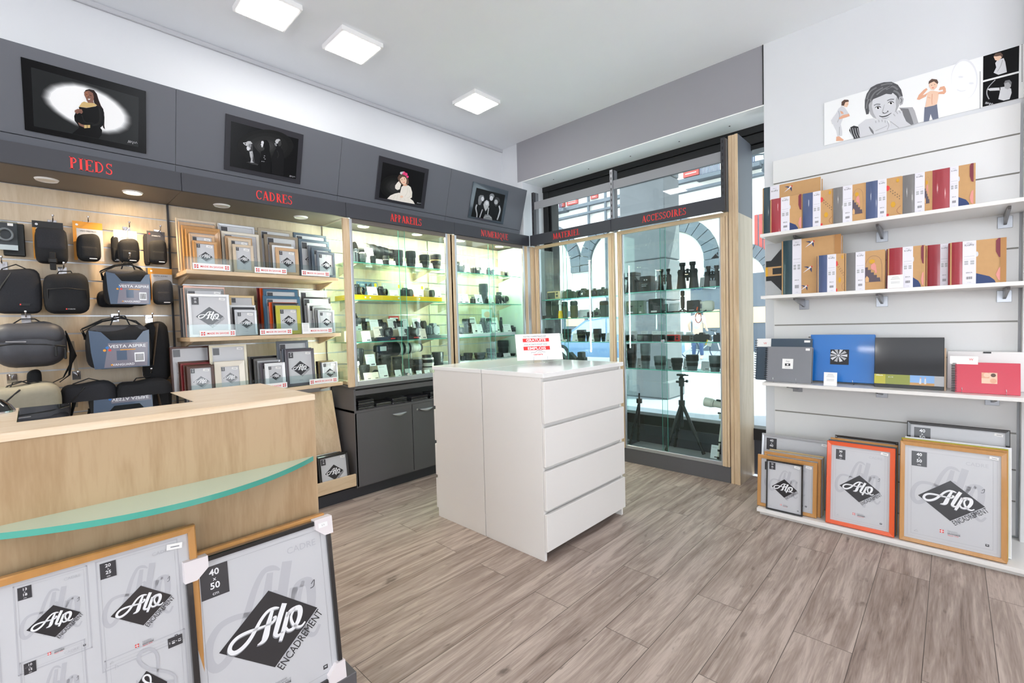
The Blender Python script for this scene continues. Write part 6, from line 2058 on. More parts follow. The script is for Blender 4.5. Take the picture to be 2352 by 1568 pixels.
# --- third shelf, two steps
zs = ZL3[2]
riser('pale raised step at the back of the third shelf, left lit cabinet', -3.5, -3.36, 1.66, 2.3, zs + .001, zs + .085, 'glass_frost' if 0 else 'maple_pale')
for k, (a, c, mt) in enumerate(((600, 925, 'black'), (935, 1315, 'black'), (1435, 1650, 'gear_grey'))):
    pa, w, h = spot(G6, a, c, 655, 'x', -3.24, zs)
    riser(('left black riser with red lettering', 'middle black riser with red lettering', 'grey riser at the right end')[k] + ', third shelf of the left lit cabinet', -3.34, -3.23, pa[1] - w / 2, pa[1] + w / 2, zs + .001, zs + .03, mt, (lambda b, y=pa[1], w=w: b.box(-3.2305, -3.2295, y + w * .2, y + w * .42, zs + .012, zs + .02, 'red_text')) if k < 2 else None)
z2 = zs + .086
p, w, h = spot(G6, 335, 472, 360, 'x', -3.42, z2); flash('dark flash unit with a pale window, back step of the third shelf', p, w, h, z2, E1 - .3)
for k, (a, c, yt) in enumerate(((570, 755, 380), (800, 1020, 365), (1155, 1395, 378))):
    p, w, h = spot(G6, a, c, yt, 'x', -3.43, z2); camera(f'black camera with capped lens, {("left", "middle", "right")[k]} one on the back step of the third shelf', p, w * .92, h, z2, E1, capped=True, big=1.1)
for k, (a, c, yt) in enumerate(((235, 365, 395), (510, 650, 375), (805, 948, 362), (1045, 1140, 362), (1212, 1345, 356))):
    price(f'{ORD[k] if k else "leftmost"} price card on the back step of the third shelf', G6, a, c, yt, 'x', -3.375, z2)
p, w, h = spot(G6, 815, 982, 325, 'x', -3.49, z2)
b = MB(); b.box(-w / 2, w / 2, 0, .002, 0, h, 'red_paint'); b.rect(-w * .4, w * .4, h * .8, h * .88, 1, 'card'); tag(b.build('red_card', None, (-3.5, p[1], z2), (0, 0, EAST)), 'red card with a white stripe behind the cameras of the third shelf', 'card')
z3 = zs + .031
for k, (a, c, yt, q) in enumerate(((560, 850, 490, z3), (965, 1280, 500, z3))):
    p, w, h = spot(G6, a, c, yt, 'x', -3.28, q); camera(f'large black camera facing right on the {("left", "middle")[k]} black riser', p, w * .85, h, q, E1, big=1.15, capped=(k == 1))
p, w, h = spot(G6, 1400, 1650, 442, 'x', -3.28, z3); camera('black and grey camera body without lens at the right end of the third shelf', p, w, h, z3, EAST + .2, 'gear_grey', nolens=True, big=1.1)
for k, (a, c, yt, q, m2) in enumerate(((180, 255, 562, zs, 'card'), (375, 520, 566, zs, 'card'), (568, 722, 492, z3, 'cream_card'), (980, 1130, 497, z3, 'card'), (1305, 1430, 526, zs, 'cream_card'))):
    price(f'{ORD[k] if k else "leftmost"} price card in the front row of the third shelf', G6, a, c, yt, 'x', -3.225, q, m2)
p, w, h = spot(G6, 150, 300, 300, 'x', -3.3, zs); camera('camera with a pale lettered lens cap at the far left of the third shelf', (p[0], p[1] + .01), w, .1, zs + .12, E1, capped=True, big=1.3)
b = MB(); b.box(-3.34, -3.26, p[1] - .03, p[1] + .05, zs + .001, zs + .12, 'glass'); tag(b.build('clear_riser'), 'clear block under the camera at the far left of the third shelf', 'riser')
# --- cabinet floor
zs = ZF
riser('pale raised step on the floor of the left lit cabinet', -3.5, -3.36, 1.68, 1.98, zs + .001, zs + .09, 'maple_pale')
z2 = zs + .091
p, w, h = spot(G6, 235, 385, 855, 'x', -3.42, z2); lens('tall lens with a wide front on the back step of the cabinet floor', p, w, h, z2, EAST, group=LX, hood=True)
p, w, h = spot(G6, 530, 750, 808, 'x', -3.42, z2); flash('large flash unit on the back step of the cabinet floor', p, w * .9, h, z2, EAST + .1)
p, w, h = spot(G6, 745, 1325, 800, 'x', -3.43, zs); tele('long telephoto lens, half black half white, above the cabinet floor', p, w, .06, zs, .212, EAST, 'lens_white', 'lens_ring')
for k, (a, c, yt, X, q) in enumerate(((222, 335, 1065, -3.35, z2), (440, 595, 945, -3.35, z2), (205, 325, 1275, -3.23, zs), (405, 525, 1250, -3.23, zs), (525, 650, 1242, -3.23, zs), (652, 800, 1120, -3.24, zs), (915, 1015, 1203, -3.23, zs), (1085, 1190, 1185, -3.23, zs), (1262, 1350, 1215, -3.22, zs), (1395, 1480, 1205, -3.22, zs))):
    price(f'price card {("on the back step under the tall lens", "on the back step before the flash", "at the left end of the front row", "before the short lens", "before the round filter", "that is the tallest of the front row", "left of the door lock", "right of the door lock", "before the thick dark lens", "before the white striped lens")[k]}, cabinet floor', G6, a, c, yt, 'x', X, q, 'cream_card' if k in (2, 3, 4) else 'card')
for k, (a, c, yt, X, kw) in enumerate(((325, 485, 1125, -3.3, {}), (690, 830, 955, -3.33, {}), (872, 1010, 990, -3.33, {}), (1052, 1190, 1030, -3.3, {}), (1192, 1350, 1038, -3.3, dict(barrel='lens_brown')), (1525, 1682, 915, -3.33, dict(hood=True)))):
    p, w, h = spot(G6, a, c, yt, 'x', X, zs)
    lens(('short wide lens left', 'tall slim lens left of the door gap', 'tall lens just left of the door gap', 'dark lens just right of the door gap', 'thick dark lens in the middle', 'tall dark lens at the right end')[k] + ' on the floor of the left lit cabinet', p, w, h, zs, EAST, group=LX, **kw)
p, w, h = spot(G6, 1355, 1522, 960, 'x', -3.3, zs); white_lens('white lens with two dark stripes on the cabinet floor', p, w, h, zs, EAST)
p, w, h = spot(G6, 520, 650, 1190, 'x', -3.32, zs)
b = MB(); b.lathe([(w * .45, 0), (w * .45, .012), (w * .38, .013), (w * .38, .004)], 'lens_ring', 20, TR(0, 0, w * .45) @ RY(PI / 2)); tag(b.build('lens_filter', None, (p[0], p[1], zs + .002)), 'round black lens filter ring standing on the cabinet floor', 'filter')

# --- right lit cabinet
CR = 'right lit cabinet'
zs = ZL4[0]
for k, (a, c, yt, kw) in enumerate(((95, 218, 215, dict(capped=True, big=1.2)), (300, 425, 262, {}), (495, 582, 285, dict(capped=True, big=1.2)), (665, 748, 303, dict(body='taupe_light', capped=True, big=1.2)))):
    p, w, h = spot(G7, a, c, yt, 'x', -3.33, zs); camera(('large round lensed camera at the left', 'camera half hidden between two cards', 'small camera right of the door edge', 'small silver camera at the right')[k] + f', top shelf of the {CR}', p, w, h, zs, E1, **kw)
for k, (a, c, yt) in enumerate(((218, 320, 225), (405, 495, 250), (575, 665, 270))):
    price(f'{("left", "middle", "right")[k]} price card on the top shelf of the {CR}', G7, a, c, yt, 'x', -3.28, zs)
zs = ZL4[1]
for k, (a, c, yt, kw) in enumerate(((85, 155, 612, dict(capped=True)), (300, 412, 632, {}), (468, 542, 632, dict(capped=True)), (598, 722, 578, dict(ring='frame_silver')))):
    p, w, h = spot(G7, a, c, yt, 'x', -3.33, zs); camera(('camera cut by the cabinet post', 'low black camera between cards', 'small camera at the door edge', 'camera with silver ring right of the door edge')[k] + f', second shelf of the {CR}', p, w, h, zs, E1, **kw)
p, w, h = spot(G7, 430, 512, 482, 'x', -3.43, zs); lens(f'single tall lens standing at the back of the second shelf, {CR}', p, w, h, zs, EAST, group=LX)
p, w, h = spot(G7, 715, 828, 575, 'x', -3.43, zs); tele(f'short telephoto lens at the right end of the second shelf, {CR}', p, w, .03, zs, .07, EAST + .3, 'lens_green', 'lens_black')
for k, (a, c, yt) in enumerate(((128, 230, 590), (205, 305, 594), (385, 470, 600), (545, 605, 605), (665, 735, 606))):
    price(f'{ORD[k] if k else "leftmost"} price card on the second shelf of the {CR}', G7, a, c, yt, 'x', -3.27, zs)
zs = ZL4[2]
riser(f'white riser on the third shelf of the {CR}', -3.48, -3.22, 2.62, 3.42, zs + .001, zs + .03, 'pale')
zs += .031
for k, (a, c, yt, X, kw) in enumerate(((118, 215, 982, -3.29, dict(capped=True, big=1.2)), (410, 520, 885, -3.36, {}), (470, 600, 890, -3.45, {}), (655, 712, 878, -3.42, {}), (785, 852, 978, -3.33, {}))):
    p, w, h = spot(G7, a, c, yt, 'x', X, zs); camera(('camera with a big round lens at the left', 'camera left of the door edge', 'camera behind the door edge', 'camera behind the upright card', 'camera at the right end')[k] + f', third shelf of the {CR}', p, w, h, zs, E1, **kw)
p, w, h = spot(G7, 215, 345, 898, 'x', -3.34, zs); flash(f'flash unit on the third shelf of the {CR}', p, w, h, zs, E1 - .4)
for k, (a, c, yt, X) in enumerate(((345, 410, 868, -3.3), (410, 470, 958, -3.25), (585, 652, 960, -3.25), (600, 675, 873, -3.4), (722, 812, 958, -3.27))):
    price(f'{ORD[k] if k else "leftmost"} price card on the third shelf of the {CR}', G7, a, c, yt, 'x', X, zs)
for k, (a, c, yt, zz) in enumerate(((112, 160, 785, ZL4[2] + .001), (122, 190, 1195, ZF))):
    p, w, h = spot(G7, a, c, yt, 'x', -3.5, zz)
    b = MB(); b.box(-w / 2, w / 2, 0, .003, 0, h, 'blue_card'); b.ell(0, h * .62, w * .36, w * .36, 1, 'skin_light', 18); b.ell(0, h * .62, w * .26, w * .26, 2, 'red_text', 18)
    tag(b.build('advertising_card', None, (-3.505, p[1], zz + .001), (0, 0, EAST)), f'narrow blue banner with a red badge, {("third shelf", "floor")[k]} of the {CR}', 'sign')
p, w, h = spot(G7, 455, 580, 750, 'x', -3.5, zs)
b = MB(); b.box(-w / 2, w / 2, 0, .002, 0, h, 'pale'); b.ell(0, h * .8, w * .3, h * .12, 1, 'skin_light', 16); tag(b.build('advertising_card', None, (-3.505, p[1], zs - .03), (0, 0, EAST)), f'pale pink card standing at the back of the third shelf, {CR}', 'sign')
zs = ZF
riser(f'white riser on the floor of the {CR}', -3.49, -3.22, 2.62, 3.44, zs + .001, zs + .066, 'white')
zs += .067
for k, (a, c, yt, kw) in enumerate(((130, 192, 1332, {}), (200, 246, 1345, {}), (246, 332, 1308, {}), (375, 482, 1303, dict(hood=True)), (522, 602, 1255, dict(barrel='gear_grey')), (660, 756, 1158, {}), (640, 702, 1308, {}), (788, 846, 1315, {}))):
    p, w, h = spot(G7, a, c, yt, 'x', -3.33 if k != 5 else -3.42, zs)
    h = min(h, .19)
    lens(('squat lens at the far left', 'tiny lens second from the left', 'short wide lens third from the left', 'lens with a flared hood', 'grey lens at the door edge', 'tallest dark lens', 'short lens before the tallest one', 'small lens at the right end')[k] + f', floor of the {CR}', p, w, h, zs, EAST, group=LX, **kw)
price(f'price card leaning right of the lenses, floor of the {CR}', G7, 720, 802, 1308, 'x', -3.27, zs)

# --- ACCESSOIRES cabinet, in front of the window
Y1 = 3.76
zs = ZA[0]
p, w, h = spot(GA, 80, 285, 205, 'y', Y1, zs)
t = thing('slide_viewer', 'black slide viewer with a flared top at the left of the top window shelf', 'slide viewer', (p[0] + .012, p[1], zs + .001))
b = MB(); b.prism([(-w * .32, 0), (w * .4, 0), (w * .2, h * .66), (-w * .2, h * .66)], -.05, .05, 'cam_black'); b.build('body', t)
b = MB(); b.prism([(-w * .2, h * .62), (w * .45, h * .58), (w * .3, h * .8), (-w * .5, h * .78)], -.055, .055, 'lens_black'); b.box(-w * .22, w * .3, -.05, .05, h * .82, h, 'lens_black', .003); b.box(-w * .2, w * .28, -.045, .045, h * .79, h * .82, 'black'); b.build('hood', t)
p, w, h = spot(GA, 300, 445, 250, 'y', Y1, zs)
t = thing('charger_box', 'black boxy device with small lit marks on the top window shelf', 'device', (p[0], p[1], zs + .001))
b = MB(); b.box(-w / 2, w / 2, -.04, .05, 0, h, 'cam_black', .004); b.build('body', t)
b = MB(); b.T = TR(0, -.0405, 0); b.rect(-w * .3, w * .1, h * .35, h * .38, 1, 'light_grey'); b.rect(-w * .3, w * .2, h * .46, h * .48, 1, 'light_grey'); b.ell(-w * .05, h * .75, .006, .006, 1, 'light_grey', 10); b.ell(w * .15, h * .75, .006, .006, 1, 'light_grey', 10); b.build('control_marks', t)
for k, (a, c, yt) in enumerate(((510, 692, 158), (745, 1040, 70), (1095, 1330, 115))):
    p, w, h = spot(GA, a, c, yt, 'y', Y1 + .02 * (k == 0), zs); binoculars(('pair of folded binoculars at the door edge', 'largest pair of binoculars, middle of the top window shelf', 'pair of binoculars at the right end of the top window shelf')[k], p, w, h, zs, .25 if k == 0 else .0)
for k, (a, c, yt) in enumerate(((60, 110, 345), (455, 520, 295), (1040, 1100, 255))): price(f'{("left", "middle", "right")[k]} card on the top shelf of the ACCESSOIRES cabinet', GA, a, c, yt, 'y', Y1 + .09, zs, 'pale')
p, w, h = spot(GA, 1180, 1255, 305, 'y', 3.70, zs)
b = MB(); b.box(-w / 2, w / 2, -.01, .01, 0, h, 'steel', .002); tag(b.build('price_label', None, (p[0], p[1], zs + .001)), 'small shiny label block before the right binoculars', 'label')
zs = ZA[1]
def case(label, a, c, yt, mt, Y=Y1, cat='case', F=GA, zz=None, extra=None, d=.05, nm='hard_case'):
    z = zs if zz is None else zz
    p, w, h = spot(F, a, c, yt, 'y', Y, z)
    t = thing(nm, label, cat, (p[0], p[1], z + .001))
    b = MB(); b.box(-w / 2, w / 2, -d / 2, d / 2, 0, h, mt, min(w, h) * .06); b.build('body', t)
    b = MB(); b.box(-w * .12, w * .12, -d / 2 - .004, -d / 2 + .001, h * .55, h * .62, 'lens_ring', .001); b.box(-w * .3, w * .1, -d / 2 - .001, -d / 2 + .001, h * .08, h * .2, 'light_grey'); b.build('latch', t)
    if extra: extra(t, w, h, d)
    return t
case('grey green hard device left on the second window shelf', 112, 270, 565, 'gear_green')
case('green device part with round knobs beside the grey green one', 275, 345, 562, 'gear_green', d=.06)
case('black hard case with a small handle on the second window shelf', 400, 588, 540, 'cam_black')
case('small dark box right of the black hard case', 602, 632, 605, 'lens_green', d=.03, cat='box', nm='small_box')
case('black box with a pale label, right of the microphone', 892, 1060, 558, 'cam_black', cat='box', nm='boxed_accessory')
price('grey card leaning on the second shelf of the ACCESSOIRES cabinet', GA, 640, 768, 590, 'y', Y1 + .05, zs, 'pale')
p, w, h = spot(GA, 800, 855, 435, 'y', Y1, zs)
t = thing('microphone', 'upright black stick microphone on a tiny tripod', 'microphone', (p[0], p[1], zs + .001))
b = MB(); b.lathe([(w * .2, h * .15), (w * .42, h * .22), (w * .46, h * .4), (w * .46, h * .7), (w * .3, h * .74), (w * .46, h * .8), (w * .46, h * .97), (w * .3, h)], 'cam_black', 18); b.build('body', t)
b = MB(); [b.cyl((0, 0, h * .16), (dx, dy, .004), .005, 'black') for dx, dy in ((-.04, 0), (.04, 0), (0, .03))]; b.build('foot', t)
a, c = at(*GA(640, 703), 'y', 3.72), at(*GA(1050, 695), 'y', 3.72)
b = MB()
for k in range(24):
    r = .007
    b.lathe([(0, 0), (r, r * .6), (r, r * 1.4), (0, r * 2)], 'black_rubber', 8, TR((c.x - a.x) * k / 23, 0, 0))
tag(b.build('flexible_arm', None, (a.x, 3.715, zs + .001)), 'black beaded flexible arm lying on the second window shelf', 'flexible arm')
p, w, h = spot(GA, 1070, 1312, 560, 'y', Y1, zs)
t = thing('handheld_device', 'cream white handheld device with an orange strap', 'device', (p[0] - .02, p[1], zs + .001))
b = MB(); b.rbox(w * .66, .05, h, .03, 'lens_white', 6); b.T = TR(-w * .4, 0, 0); b.box(-.01, .05, -.015, .015, h * .1, h * .3, 'lens_white', .006); b.box(-.01, .06, -.015, .015, h * .72, h * .95, 'lens_white', .006); b.build('body', t)
b = MB(); b.tube([(-w * .5, -.03, h * .45), (-w * .52, -.04, h * .1), (-w * .42, -.045, -h * .05), (-w * .4, -.045, -h * .25)], .006, 'orange', 8, flat=(.012, .004))
b.tube([(-w * .42 + .02 * math.sin(q) * 1.2, -.045, -h * .55 + .034 * math.cos(q) * 1.2) for q in [k * 2 * PI / 14 for k in range(15)]], .0035, 'orange', 6); b.build('orange_strap', t)
b = MB(); b.cyl((-w * .42, -.045, -h * .25), (-w * .02, -.03, h * .12), .005, 'black'); b.build('toggle', t)
zs = ZA[2]
for k, (a, c, yt, m2, lb) in enumerate(((80, 200, 1003, 'cam_black', 'black compact camera at the left end'), (250, 440, 995, 'cam_black', 'second compact camera from the left'), (450, 602, 1000, 'cam_black', 'black compact camera at the door lock'), (620, 795, 1000, 'cam_black', 'red rimmed compact camera'), (820, 978, 1000, 'gear_grey', 'dark compact camera right of the red one'))):
    p, w, h = spot(GA, a, c, yt, 'y', Y1, zs); compact(lb + ' of the third window shelf', p, w, h, zs, 0, m2, trim='red_paint' if k == 3 else None)
for k, (a, c, yt) in enumerate(((978, 1185, 970), (1225, 1345, 975))):
    p, w, h = spot(GA, a, c, yt, 'y', Y1, zs); camera(f'black camera seen from behind, {("left of the yellow tag", "right end of the third window shelf")[k]}', p, w, h, zs, PI, capped=True)
for k, (a, c, yt) in enumerate(((155, 240, 950), (285, 372, 950), (425, 515, 952), (510, 600, 955), (610, 715, 955), (735, 832, 960), (865, 955, 965), (1065, 1150, 975))):
    price(f'{ORD[k] if k < 8 else "last"} grey backed card behind the compact cameras'.replace('front', 'leftmost'), GA, a, c, yt, 'y', Y1 + .07, zs, 'pale', tilt=-.15)
p, w, h = spot(GA, 1140, 1228, 1060, 'y', 3.70, 1.0)
b = MB(); b.box(-.018, .02, 0, .001, -.045, .0, 'card'); b.box(-.026, -.018, 0, .001, -.045, .0, 'yellow'); b.tube([(0, 0, 0), (-.01, .01, .02), (-.02, .04, .05)], .0008, 'card', 5)
tag(b.build('swing_tag', None, (p[0], 3.70, zs + .012), (0, .35, 0)), 'yellow and white tag hanging from the rightmost black camera', 'tag')
zs = ZA[3]
for k, (a, c, yt, m2, kw) in enumerate(((112, 235, 1120, 'lens_black', dict(hood=True)), (290, 412, 1112, 'gear_grey', dict(hood=True)), (465, 617, 1275, 'gear_grey', dict(hood=True)), (685, 828, 1300, 'lens_black', {}), (875, 1030, 1258, 'gear_grey', {}), (1170, 1322, 1270, 'gear_grey', dict(hood=True)))):
    p, w, h = spot(GA, a, c, yt, 'y', Y1, zs); h = min(h, .222); lens(('tall black lens at the left end', 'tallest grey lens, second from left', 'flared grey lens in the middle', 'short ribbed lens right of the door edge', 'smooth grey lens', 'wide grey lens at the right end')[k] + ' of the lowest window shelf', p, w, h, zs, 0, barrel=m2, group='lenses on the lowest window shelf', **kw)
for k, (a, c, yt) in enumerate(((60, 115, 1300), (235, 290, 1300), (612, 690, 1310), (830, 880, 1300), (1060, 1172, 1340))): price(f'{ORD[k]} card on the lowest shelf of the ACCESSOIRES cabinet'.replace('front', 'leftmost'), GA, a, c, yt, 'y', Y1 + .06, zs, 'pale')

# --- MATERIEL cabinet
zs = ZM[0]
p, w, h = spot(GM, 275, 460, 350, 'y', Y1, zs); compact('yellowish compact camera at the left of the MATERIEL top shelf', p, w, h, zs, .1, 'frame_gold')
for k, (a, c, yt) in enumerate(((525, 712, 318), (760, 965, 300))):
    p, w, h = spot(GM, a, c, yt, 'y', Y1, zs); camera(f'{("left", "right")[k]} dark film camera in the middle of the MATERIEL top shelf', p, w, h, zs, PI if k == 0 else .0, 'olive' if k else 'lens_green')
for k, (a, c, yt) in enumerate(((985, 1100, 300), (1105, 1250, 278))):
    p, w, h = spot(GM, a, c, yt, 'y', Y1, zs); camera(f'{("left", "right")[k]} small rangefinder camera at the right of the MATERIEL top shelf', p, w, h, zs, .2, 'olive' if k == 0 else 'lens_green')
for k, (a, c, yt) in enumerate(((460, 525, 325), (712, 765, 322), (960, 1010, 296))): price(f'{("left", "middle", "right")[k]} pale card on the MATERIEL top shelf', GM, a, c, yt, 'y', Y1 + .07, zs, 'pale')
zs = ZM[1]
mat('pouch', '#2C2F2A', .8); mat('pouch_olive', '#5A563D', .8)
def pouch(label, a, c, yt, mt, Y=Y1):
    p, w, h = spot(GM, a, c, yt, 'y', Y, zs)
    t = thing('lens_pouch', label, 'pouch', (p[0], p[1], zs + .001), group='upright pouches in the MATERIEL cabinet')
    b = MB(); b.rbox(w * .92, .05, h * .72, .012, mt, 5); b.build('body', t)
    b = MB(); b.T = TR(0, 0, h * .68); b.rbox(w * .95, .055, h * .3, .02, 'pouch', 5); b.build('lid', t)
    b = MB(); b.tube([(-w * .3, -.03, h * .95), (-w * .32, -.034, h * .5), (-w * .25, -.032, h * .2)], .002, 'light_grey', 6); b.build('zip_cord', t)
for k, (a, c, yt, m2) in enumerate(((245, 342, 500, 'pouch'), (345, 440, 500, 'pouch'), (490, 590, 512, 'pouch_olive'), (648, 752, 497, 'pouch_olive'), (1125, 1258, 498, 'lens_green'))):
    pouch(('dark pouch at the left end', 'second dark pouch', 'olive pouch right of the yellow bottle', 'olive pouch at the door edge', 'dark green pouch at the right end')[k] + ', second MATERIEL shelf', a, c, yt, m2)
p, w, h = spot(GM, 445, 507, 495, 'y', 3.72, zs)
t = thing('cleaning_bottle', 'white and yellow bottle among the dark pouches', 'bottle', (p[0], p[1], zs + .001))
b = MB(); b.lathe([(w * .48, 0), (w * .48, h * .25), (w * .42, h * .27), (w * .4, h * .42)], 'yellow', 16); b.build('body', t)
b = MB(); b.lathe([(w * .3, h * .42), (w * .3, h * .75), (w * .45, h * .78), (w * .3, h)], 'white', 16); b.build('spray_head', t)
case('dark tray with pale lettering under the pouches', 195, 420, 745, 'cam_black', Y=3.70, cat='tray', F=GM, d=.02, nm='small_tray')
price('wide pale card on the second MATERIEL shelf', GM, 765, 928, 642, 'y', Y1 + .04, zs, 'pale')
for k, (a, c, yt) in enumerate(((925, 1010, 660), (1030, 1122, 618))):
    p, w, h = spot(GM, a, c, yt, 'y', Y1, zs); camera(f'{("tiny black", "small green")[k]} camera on the second MATERIEL shelf', p, w, h, zs, .1, 'cam_black' if k == 0 else 'gear_green')
zs = ZM[2]
for k, (a, c, yt, m2) in enumerate(((240, 345, 950, 'lens_black'), (525, 648, 965, 'lens_brown'), (760, 890, 978, 'olive'), (905, 980, 1010, 'lens_black'), (1025, 1142, 960, 'lens_green'), (1150, 1215, 1035, 'lens_green'))):
    p, w, h = spot(GM, a, c, yt, 'y', Y1, zs); lens(('dark lens behind the advertising card', 'brownish lens by the door lock', 'olive brown lens', 'small lens leaning between two cards', 'dark green lens', 'small green lens at the right end')[k] + ', third MATERIEL shelf', p, w, h, zs, 0, barrel=m2, group='lenses on the third MATERIEL shelf')
for k, (a, c, yt) in enumerate(((385, 522, 1035), (662, 765, 1030), (935, 1028, 1010), (1215, 1275, 1020))): price(f'{ORD[k]} pale card on the third MATERIEL shelf'.replace('front', 'leftmost'), GM, a, c, yt, 'y', Y1 - .03, zs, 'pale')
zs = ZM[3]
for k, (a, c, yt) in enumerate(((470, 600, 1340), (640, 760, 1345), (760, 890, 1335))):
    p, w, h = spot(GM, a, c, yt, 'y', Y1, zs)
    b = MB(); b.prism([(-w / 2, 0), (w * .5, 0), (w * .45, h * .35), (-w * .42, h)] if k < 2 else [(-w * .5, 0), (w * .5, 0), (w * .5, h * .5), (w * .3, h * .55), (w * .28, h * .95), (0, h), (-w * .28, h * .95), (-w * .3, h * .5), (-w * .5, h * .4)], -.03, .03, 'cam_black')
    tag(b.build('dark_accessory', None, (p[0], p[1], zs + .001)), ('wedge shaped dark accessory right of the advertising card', 'second wedge shaped dark accessory', 'dark dome topped accessory')[k] + ', lowest MATERIEL shelf', 'accessory')

# --- tripods on the floor of the ACCESSOIRES cabinet
G8 = lambda x, y: (1420 + x / 5.81, 840 + y / 5.81)
def tripod(label, hub, top, feet, mt, joint, legr=.013, head=True):
    t = thing('tripod', label, 'tripod', (hub[0], hub[1], .131))
    H = Vector((0, 0, hub[2] - .131))
    b = MB(); b.cyl(H + Vector((0, 0, -.2 if legr > .01 else -.02)), H + Vector((0, 0, top - hub[2])), legr * .95, mt, seg=14); b.cyl(H + Vector((0, 0, -.01)), H + Vector((0, 0, .03)), .026, mt, seg=16); b.build('centre_column', t)
    for f in feet:
        F2 = Vector((f[0] - hub[0], f[1] - hub[1], .012))
        s = H + (F2 - H).normalized() * .02 + Vector((0, 0, .005))
        k = s.lerp(F2, .62)
        b = MB(); b.cyl(s, k, legr * 1.15, mt, seg=12); b.cyl(s.lerp(F2, .56), s.lerp(F2, .6), legr * 1.5, joint, seg=12); b.cyl(k, s.lerp(F2, .96), legr * .85, mt, seg=12)
        b.cyl(s.lerp(F2, .76), s.lerp(F2, .81), legr * 1.25, joint, seg=12); b.cyl(s.lerp(F2, .94), F2, legr * 1.1, 'black_rubber', seg=12)
        b.build('leg', t)
    if head:
        T = top - .131
        b = MB(); b.cyl((0, 0, T), (0, 0, T + .05), .022, mt, seg=16); b.lathe([(.0, T + .045), (.022, T + .05), (.024, T + .065), (.012, T + .08), (.018, T + .088)], 'cam_black', 16)
        b.box(-.035, .03, -.022, .022, T + .088, T + .104, 'cam_black', .003); o = b.build('ball_head', t)
        b = MB(); b.cyl((0, 0, T + .04), (.05, 0, T + .045), .006, 'black'); b.cyl((.04, 0, T + .045), (.055, 0, T + .045), .012, 'black'); b.cyl((-.02, 0, T + .035), (-.045, 0, T + .035), .01, 'black'); b.cyl((.02, 0, T + .095), (.06, 0, T + .095), .006, 'black'); b.build('knob', o)
    return t


def fl(x, y): q = at(*G8(x, y), 'z', .131); return (q.x, q.y)
hub = at(*G8(848, 505), 'y', 3.82); tp = at(*G8(848, 270), 'y', 3.82)
f1, f2, f3 = fl(640, 1150), fl(790, 1072), fl(1145, 1200)
tripod('black tripod with a ball head standing on the cabinet floor', (hub.x, 3.82, hub.z), tp.z, [(f1[0], max(f1[1], 3.715)), (f2[0], min(f2[1], 3.91)), (f3[0], max(f3[1], 3.715))], 'cam_black', 'black')
f = fl(270, 1025)
tripod('dark tripod at the left of the cabinet floor, one leg in view', (-2.135 - .16 + .22, 3.84, .52), .6, [(f[0], min(f[1], 3.91)), (-2.12, 3.74), (-2.13, 3.9)], 'cam_black', 'black', .009, False)
f = fl(1330, 1262)
hx = at(*G8(1400, 690), 'y', 3.8)
t = tripod('silver tripod of the white telescope at the right of the cabinet floor', (hx.x - .005, 3.8, hx.z), hx.z + .06, [(f[0], max(f[1], 3.72)), (-1.32, 3.9), (hx.x + .02, 3.75)], 'lens_white', 'black', .008, False)
a = at(*G8(1155, 475), 'y', 3.8)
zc = a.z
t = thing('spotting_scope', 'white spotting telescope at the right edge of the window cabinet', 'telescope', (a.x, 3.8, zc), (0, .12, 0))
L = hx.x + .03 - a.x
b = MB(); b.lathe([(.036, 0), (.037, .006), (.037, .055), (.03, .075), (.027, .09), (.026, L)], 'lens_white', 24, RY(PI / 2)); b.build('tube', t)
b = MB(); b.lathe([(.03, .074), (.031, .078)], 'black', 24, RY(PI / 2), cap=False); b.cyl((.09, 0, .03), (L, 0, .03), .009, 'black'); b.box(.1, .13, -.006, .006, .02, .04, 'black'); b.build('finder_rail', t)
b = MB(); b.cyl((L - .02, 0, -.02), (L - .015, 0, -(zc - hx.z) + .02), .008, 'black'); b.cyl((L - .03, 0, -.07), (L - .06, 0, -.07), .008, 'black'); b.build('mount', t)
price('white card on the cabinet floor beside the silver tripod', G8, 1225, 1330, 1062, 'y', 3.78, .131, 'pale')
# ---------------------------------------------------------------- the street outside
mat('stone_dark', '#6E7072', .8, noise=.25, nscale=1.6, bump=.4)
mat('stone_light', '#D9D5CC', .8, noise=.12, nscale=1.2)
mat('stone_white', '#E4E1DA', .8, noise=.08, nscale=1.5)
mat('stone_grey', '#5C6268', .8, noise=.25, nscale=2)
mat('pavement', '#9FA3AB', .8, noise=.08, nscale=2)
mat('asphalt', '#A9ABB0', .8, noise=.06, nscale=1)
mat('shutter_red', '#A5453E', .6)
mat('rail_dark', '#3E4A63', .5)
mat('window_dark', '#44596C', .1, coat=.8)
mat('shop_dark', '#555C66', .3)
mat('shop_glow', '#E0B98C', .5, emit=.2)
mat('car_paint', '#55799F', .2, coat=1)
mat('car_glass', '#9DB4C6', .05, coat=1)
mat('tyre', '#1C1E22', .7)
mat('rim', '#D5D8DC', .3, .6)
mat('shirt', '#D8DCE6', .7)
mat('person_jeans', '#4B5F86', .7)
b = MB(); b.box(-22, 12, 4.12, 8.2, -.12, -.02, 'pavement'); struct('floor_pavement', b)
b = MB(); b.box(-40, 30, 8.2, 22, -.2, -.06, 'asphalt'); struct('floor_street', b)
t = thing('arcade', 'stone arcade over the pavement outside the shop window', 'arcade', (0, 0, 0))
b = MB(); b.box(-22, 12, 4.12, 8.2, 4.3, 4.6, 'stone_light'); b.build('vault', t)
b = MB(); b.box(-22, 12, 7.1, 8.2, 4.6, 7.5, 'stone_light'); b.build('upper_wall', t)
t = thing('stone_pillar', 'large grey stone pillar on the pavement outside the window', 'pillar', (-3.745, 7.38, -.02))
b = MB()
for k in range(5): b.box(-.405, .405, -.28, .28, .94 + k * .68, 1.61 + k * .68, 'stone_dark', .015)
